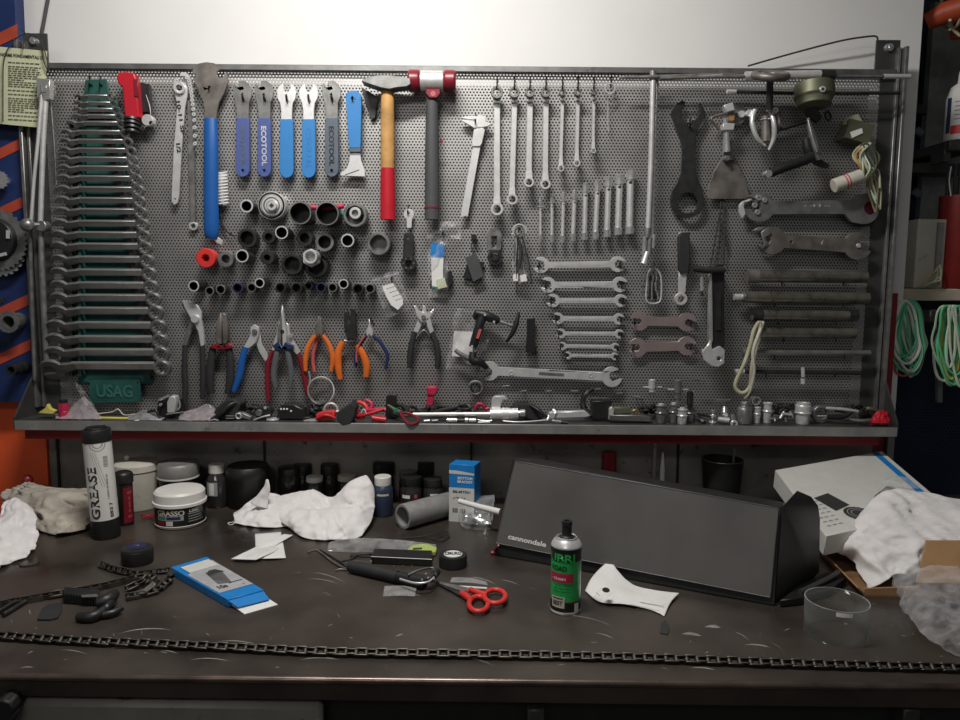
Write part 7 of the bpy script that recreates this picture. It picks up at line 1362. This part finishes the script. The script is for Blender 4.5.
R1 = (P3[1]-P3[0]).normalized()*.023; R2 = nrm.cross(R1).normalized()*.023; vs = [c_ + R1*math.cos(2*PI*k/40)*(1 + .06*(k % 2)) + R2*math.sin(2*PI*k/40)*(1 + .06*(k % 2)) + nrm*.0004 for k in range(40)]; b.add(vs, [tuple(range(40))]); part('pictured_sprocket', b, 'ink', t)
b = MB()
for q_ in (.8, .55): vs = [c_ + R1*math.cos(2*PI*k/30)*q_ + R2*math.sin(2*PI*k/30)*q_ + nrm*.0008 for k in range(30)] + [c_ + R1*math.cos(2*PI*k/30)*(q_-.06) + R2*math.sin(2*PI*k/30)*(q_-.06) + nrm*.0008 for k in range(30)]; b.add(vs, [(k, (k+1) % 30, 30 + (k+1) % 30, 30 + k) for k in range(30)])
part('sprocket_rings', b, 'ink_grey', t)
b = MB(); rn = random.Random(6)
for j in range(7):
    v = .56 + j*.055
    for kk in range(3): u0 = .02 + kk*.045 + j*.006; b.add([cf(u0, v), cf(u0 + .03, v), cf(u0 + .03, v + .012), cf(u0, v + .012)], [(0, 1, 2, 3)])
part('small_print', b, 'ink_grey', t)
b = MB(); w1 = lo[0]; c2 = (lo[0] + lo[3])*.5; b.box((c2.x + .05, c2.y + .10, ZB + .012), (.12, .14, .022)); solo('dark_block', b, 'box_black', 'dark block propping up the white carton', 'block')
t = B_('grey_case', 'brown-grey rounded case half covered by the right cloth', 'case', 870, 540); Pk = [cf(.50, .74, .012), cf(.66, .64, .012), cf(.80, .82, .012), cf(.54, .98, .012)]; part('case', MB().hexa([p - nrm*.011 for p in Pk] + [p + nrm*.004 for p in Pk]), 'rust_metal', t, bevel=.004, seg=3)
t = B_('clear_pouch', 'clear crinkled plastic pouch sticking out behind the right cloth', 'bag', 880, 500); bpatch(t, 'pouch', 'bag_thin', [[cf(.50, .84, .018), cf(.66, .78, .022), cf(.84, .8, .02)], [cf(.54, .74, .022), cf(.68, .66, .030), cf(.84, .68, .026)], [cf(.60, .64, .006), cf(.70, .54, .012), cf(.82, .60, .006)]], .005, 4, 70)

# cardboard box with cloth
t = thing('cardboard_box', 'open brown cardboard box at the right holding a white cloth', 'box', bt(920, 585))
C0 = bt(864, 597, .0006); C1 = bt(812, 548, .0006); 
C0.z = C1.z = ZB + .0006; wv = (C1 - C0); du = Vector((-wv.y, wv.x, 0)).normalized()*-1
du = du if du.x > 0 else -du
hgt = .045; Lx = .26
floor_ = [C0, C0 + du*Lx, C1 + du*Lx, C1]
b = MB(); b.hexa(floor_ + [v + Vector((0, 0, .003)) for v in floor_]); part('box_floor', b, 'cardboard_dark', t)
def wall_(nm, a, c_, h1, h2=None, lean=Vector((0, 0, 0)), mat='cardboard', th=.003):
    h2 = h1 if h2 is None else h2; nrm_ = Vector((-(c_-a).y, (c_-a).x, 0)).normalized()*th
    lo_ = [a, c_, c_ + nrm_, a + nrm_]; hi_ = [a + Vector((0, 0, h1)) + lean, c_ + Vector((0, 0, h2)) + lean, c_ + nrm_ + Vector((0, 0, h2)) + lean, a + nrm_ + Vector((0, 0, h1)) + lean]
    return part(nm, MB().hexa(lo_ + hi_), mat, t, bevel=.0004)
wall_('side', C1 + Vector((0, 0, .003)), C0 + Vector((0, 0, .003)), .020, .012, Vector((-.012, 0, 0))); wall_('side', C0 + Vector((0, 0, .003)), C0 + du*.16 + Vector((0, 0, .003)), .010, .022)
# upright inner flap at the right
fa = aty(917, 583, 1.055); fb = aty(927, 541, 1.085); fc = aty(990, 541, 1.06); fd = aty(990, 583, 1.03); fr = [fa, fd, fc, fb]; part('flap', MB().prism(fr, [v + Vector((.0, .004, 0)) for v in fr]), 'cardboard', t, bevel=.0005)
t = B_('white_cloth', 'large white cloth spilling out of the cardboard box at the right', 'cloth', 890, 560, CL)
def rowY(*p): return [aty(x, y, Y) for x, y, Y in p]
bpatch(t, 'cloth', 'cloth', [rowY((866, 589, 1.09), (880, 584, 1.08), (893, 575, 1.09), (908, 575, 1.09), (920, 571, 1.10)),
    rowY((858, 574, 1.12), (874, 572, 1.10), (890, 566, 1.10), (910, 562, 1.10), (926, 556, 1.10)),
    rowY((846, 558, 1.16), (864, 556, 1.12), (886, 552, 1.11), (912, 547, 1.11), (940, 543, 1.11)),
    rowY((834, 553, 1.16), (852, 542, 1.14), (878, 537, 1.13), (914, 538, 1.13), (965, 540, 1.12)),
    rowY((833, 542, 1.17), (850, 528, 1.17), (876, 520, 1.16), (916, 522, 1.16), (970, 526, 1.14)),
    rowY((848, 530, 1.19), (862, 512, 1.20), (884, 503, 1.20), (920, 506, 1.20), (975, 514, 1.18)),
    rowY((862, 516, 1.22), (874, 498, 1.23), (894, 490, 1.24), (924, 494, 1.24), (980, 505, 1.22)),
    rowY((868, 512, 1.27), (882, 502, 1.27), (900, 494, 1.28), (928, 498, 1.28), (985, 510, 1.26))], .009, 17, 20, 9, 9, None, .0012)
t = B_('plastic_bag', 'shiny crumpled clear plastic bag at the right front corner of the bench', 'bag', 930, 620)
bpatch(t, 'bag', 'bag_film', [row((898, 600, .001), (906, 618, .001), (924, 640, .001), (950, 655, .001), (985, 662, .001)), row((887, 592, .014), (902, 606, .02), (926, 624, .024), (952, 640, .022), (988, 646, .02)), row((886, 588, .024), (904, 594, .034), (928, 606, .040), (956, 618, .038), (988, 626, .034)), row((892, 584, .028), (910, 584, .042), (932, 590, .048), (958, 600, .046), (990, 606, .04)), row((900, 580, .014), (916, 578, .022), (936, 580, .03), (960, 586, .03), (990, 592, .024))], .010, 8, 22, 9, 9)
t = B_('clear_ring', 'thin clear plastic ring tub standing on the bench near the black box', 'tub', 834, 640); cx, cy, r = can(834, 648, 31); H = ztop(834, 606, cy + 0)
H = .048; b = MB(); b.lathe((cx, cy, ZB + .0005), (0, 0, 1), [(r*.98, 0), (r, H)], 40); b.f = [f_ for f_ in b.f if len(f_) == 4]; b.mi = b.mi[:len(b.f)]; part('wall', b, 'clear_ring', t, solid=.0008); b = MB(); b.torus((cx, cy, ZB + H), (0, 0, 1), r, .0006); part('rim', b, 'bag_thin', t); b = MB(); band(b, cx, cy, r, H*.86, H*.98, .0, .5, off=.001); part('white_sticker', b, 'paper', t)
t = B_('dark_flap', 'dark flat scrap of packaging between the black box and the cardboard box', 'scrap', 805, 590); part('scrap', MB().slab([(780, 600), (800, 584), (826, 572), (846, 578), (828, 590), (800, 598)], .001, .012), 'box_black', t, bevel=.001); brod(t, 'strip', 'steel_dark', [(800, 592, .014), (826, 580, .016), (838, 572, .02)], .004, 2)
t = B_('grease_blob', 'black stain-like rubber scrap in front of the white slip', 'scrap', 665, 628); part('scrap', MB().slab([(660, 633), (661, 624), (665, 619), (670, 628), (668, 634)], .0003, .0012), 'ink', t)
# ------------------------------------------------------------------ right-hand alcove
t = thing('storage_board', 'dark blue perforated steel board behind the right end of the bench', 'tool board', (1.4, 1.72, .9))
x0 = aty(884, 400, 1.72).x; b = MB(); zz1 = aty(920, 296, 1.72).z; b.box(((x0 + 2.4)/2, 1.72, (zz1)/2), (2.4 - x0, .002, zz1)); part('sheet', b, 'perforated_blue', t); b = MB(); b.box(((x0 + 2.4)/2, 1.76, (zz1)/2), (2.4 - x0, .004, zz1)); part('backing', b, 'navy', t)
b = MB(); p = aty(890, 302, 1.60); q = aty(1010, 305, 1.60); zt_ = p.z; b.box(((aty(895, 300, 1.6).x + 2.3)/2, 1.70, zt_ + .016), (2.3 - aty(895, 300, 1.6).x, .19, .026)); solo('wooden_shelf', b, 'wood_shelf', 'pale wooden shelf board in the right alcove', 'shelf', bevel=.002)
zs = zt_ + .029 + .0005
def al(px, Y=1.62): return aty(px, 288, Y).x
t = thing('green_block', 'small dark green block beside the wooden shelf', 'block', (al(893), 1.585, zt_)); b = MB(); c_ = aty(891, 292, 1.60); b.box((c_.x, 1.60, c_.z), (.03, .03, .05)); part('block', b, 'green_rack', t)
t = thing('beige_case', 'beige plastic case standing on the wooden shelf', 'case', (al(926), 1.66, zs)); Hh = aty(926, 219, 1.62).z - zs; b = MB(); b.box((al(928), 1.66, zs + Hh/2), (.062, .08, Hh)); part('case', b, 'cream', t, bevel=.003, seg=2); b = MB(); b.box((al(935), 1.617, zs + Hh*.5), (.012, .008, Hh*.9)); part('strap', b, 'grey_tube', t)
t = thing('net_bag', 'crumpled beige string net lying in front of the beige case', 'net', (al(925), 1.61, zs))
rnd = random.Random(9)
for k in range(9): b = MB(); b.wire([Vector((al(912 + rnd.uniform(0, 6)), 1.60, zs + .004)), Vector((al(922 + rnd.uniform(-4, 4)), 1.60 + rnd.uniform(-.01, .01), zs + rnd.uniform(.004, .03))), Vector((al(932 + rnd.uniform(-4, 3)), 1.60 + rnd.uniform(-.01, .01), zs + rnd.uniform(.004, .04))), Vector((al(934), 1.605, zs + .05))], .0016); part('strand', b, 'string', t)
t = thing('red_canister', 'dark red cylindrical canister on the shelf holding black rods', 'canister', (al(953), 1.64, zs)); Hh = aty(950, 196, 1.64).z - zs; cxx = al(952, 1.64); b = MB(); b.lathe((cxx, 1.64, zs), (0, 0, 1), [(.036, 0), (.037, .002), (.037, Hh), (.034, Hh), (.033, .01), (0, .01)], 30); part('canister', b, 'canister', t)
for k in range(9): x = cxx - .026 + .006*k; b = MB(); b.tube([Vector((x, 1.64 + .01*math.sin(k*2), zs + Hh*.3)), Vector((x - .006 + .002*(k % 3), 1.635, zs + Hh + .06 + .02*math.sin(k*3)))], .0022, 8); solo('black_rod', b, 'box_black', 'thin black rod standing in the red canister', 'rod', 'black rods in the red canister')
b = MB(); b.wire([Vector((cxx - .03, 1.62, zs + Hh - .002)), Vector((cxx - .036, 1.62, zs + Hh + .03)), Vector((cxx - .028, 1.63, zs + Hh + .06))], .0014); part('wire', b, 'paper', t)
# upper shelf with white bottle
zb2 = aty(945, 141, 1.64).z; t = thing('grey_bracket', 'dull green-grey metal ledge holding the white bottle', 'bracket', (al(948), 1.66, zb2 - .02)); b = MB(); b.box((aty(955, 140, 1.66).x, 1.70, zb2 - .012), (.07, .16, .022)); b.box((aty(943, 150, 1.66).x - .004, 1.66, zb2 - .025), (.016, .05, .04)); part('ledge', b, 'steel_dark', t, bevel=.002); b = MB(); b.box((aty(958, 160, 1.7).x + .05, 1.79, 1.35), (.16, .02, 1.3)); part('post', b, 'steel_grey', t); b = MB(); b.box((aty(940, 170, 1.7).x, 1.745, 1.62), (.16, .07, .02)); part('rail', b, 'steel_dark', t)
t = thing('white_bottle', 'white plastic bottle with red print on the alcove ledge', 'bottle', (aty(956, 138, 1.64).x, 1.64, zb2)); xx = aty(960, 138, 1.64).x; Hh = aty(956, 70, 1.64).z - zb2; b = MB(); b.lathe((xx, 1.64, zb2), (0, 0, 1), [(.029, 0), (.031, .003), (.031, Hh*.6), (.024, Hh*.76), (.012, Hh*.82), (.011, Hh*.95), (.009, Hh), (0, Hh)], 28); part('bottle', b, 'paper', t)
b = MB(); 
def bband(z0, z1, a0, a1, m, nm):
    b = MB(); n = 12; vs = []
    for k in range(n+1):
        a = -PI/2 + a0 + (a1-a0)*k/n
        for z in (z0, z1): vs.append(Vector((xx + .0315*math.cos(a), 1.64 + .0315*math.sin(a), zb2 + Hh*z)))
    b.add(vs, [(2*k, 2*k+2, 2*k+3, 2*k+1) for k in range(n)]); part(nm, b, m, t)
bband(.08, .2, -1.2, 1.2, 'red_bright', 'red_print'); bband(.1, .6, -1.6, -1.25, 'navy_handle', 'blue_edge')
for k in range(5): bband(.28 + .06*k, .295 + .06*k, -1.0, .6, 'ink_grey', 'print_line')
# orange tubes
t = thing('orange_duct', 'bright orange tubing tied with string at the top right corner', 'tubing', aty(950, 20, 1.6)); b = MB(); b.tube([aty(927, 22, 1.62), aty(945, 13, 1.6), aty(985, 2, 1.55)], [.018, .022, .026], 18); part('tube', b, 'duct', t); b = MB(); b.tube([aty(952, 30, 1.64), aty(985, 26, 1.6)], [.02, .024], 16); part('tube', b, 'duct', t); b = MB(); b.torus(aty(950, 12, 1.6), (1, 0, .3), .034, .003); part('string', b, 'string', t); b = MB(); b.wire([aty(950, 20, 1.575), aty(952, 28, 1.6), aty(960, 36, 1.6)], .003); part('string_end', b, 'string', t)
t = thing('alcove_machine', 'dark blue and grey machinery half hidden in the alcove', 'machine', (1.25, 1.9, 1.2)); b = MB(); b.box((aty(935, 90, 1.85).x, 1.9, aty(935, 90, 1.85).z), (.12, .08, .38)); part('panel', b, 'navy', t, bevel=.006); b = MB(); b.box((aty(925, 180, 1.8).x, 1.85, aty(925, 175, 1.8).z), (.10, .08, .22)); part('lower_panel', b, 'navy_panel', t, bevel=.01, seg=2)
for px, py in ((919, 132), (918, 156), (917, 193)): b = MB(); c_ = aty(px, py, 1.78); b.box(c_, (.022, .01, .018), Matrix.Rotation(.6, 3, 'Y')); part('bright_edge', b, 'slate', t, bevel=.003)
for py in (110, 170): b = MB(); b.box(aty(932, py, 1.79), (.09, .02, .02)); part('bar', b, 'box_black', t)
# cable coils
def coil(label, cx_, cy_, rx_, ry_, n, mats, seed, Y=1.57):
    rn = random.Random(seed); t = thing('cable_coil', label, 'cable', aty(cx_, cy_ - ry_, Y), 'hanging green cable coils')
    for k in range(n):
        ox = rn.uniform(-9, 9); sy = rn.uniform(.8, 1.12); sx = rn.uniform(.15, .95); Yk = Y + rn.uniform(-.02, .02); ph = rn.uniform(-.25, .25)
        pts = [aty(cx_ + ox*.6 + rx_*sx*math.cos(a)*(1 if math.sin(a) > 0 else .75) + ph*ry_*math.sin(a)*.6, cy_ - ry_ + ry_*sy + ry_*sy*math.sin(a), Yk) for a in [2*PI*j/14 for j in range(14)]]
        b = MB(); b.tube(cr([tuple(p) for p in pts], 3, True), rn.uniform(.0022, .0032), 6, closed=True); part('loop', b, mats[k % len(mats)], t)
    return t
coil('thick coil of green and pale cables hanging from the left of the shelf', 908, 335, 20, 34, 30, ['green_cable', 'pale_cable', 'green_cable', 'paper'], 3)
coil('loose coil of bright green cables hanging at the right edge', 953, 342, 18, 36, 24, ['green_cable', 'pale_cable', 'lime'], 5)
t = thing('pink_cord', 'faded pink cord loop hanging below the left cable coil', 'cord', aty(908, 345, 1.57)); b = MB(); b.wire([aty(x, y, 1.56) for x, y in [(893, 342), (896, 358), (895, 370), (903, 376), (914, 371), (922, 361), (917, 350)]], .0022); part('loop', b, 'salmon', t); b = MB(); b.wire([aty(x, y, 1.565) for x, y in [(897, 344), (904, 362), (912, 370), (916, 352)]], .0016); part('loop', b, 'rust_metal', t)
t = thing('hanging_rod', 'grey metal hammer-like bar hanging between the two cable coils', 'bar', aty(938, 310, 1.62)); b = MB(); c_ = aty(937, 316, 1.62); b.box(c_, (.05, .03, .028)); part('head', b, 'steel_grey', t, bevel=.003); b = MB(); b.box(aty(937, 334, 1.62), (.02, .02, .05)); part('neck', b, 'steel_dark', t, bevel=.002); b = MB(); b.tube([aty(938, 345, 1.62), aty(939, 402, 1.62)], .0075, 14); part('shaft', b, 'steel_grey', t); b = MB(); b.ball(aty(937, 360, 1.60), .005, 10); part('knot', b, 'black_plastic', t)
b = MB(); b.rod([(748, 66, -.05), (790, 54, -.04), (840, 41, -.03), (868, 36.5, -.03), (877, 37, -.03), (877, 44, -.03)][:6], .9, 4, 8); solo('black_wire', b, 'ink', 'thin black wire arching over the top right of the tool panel', 'wire')
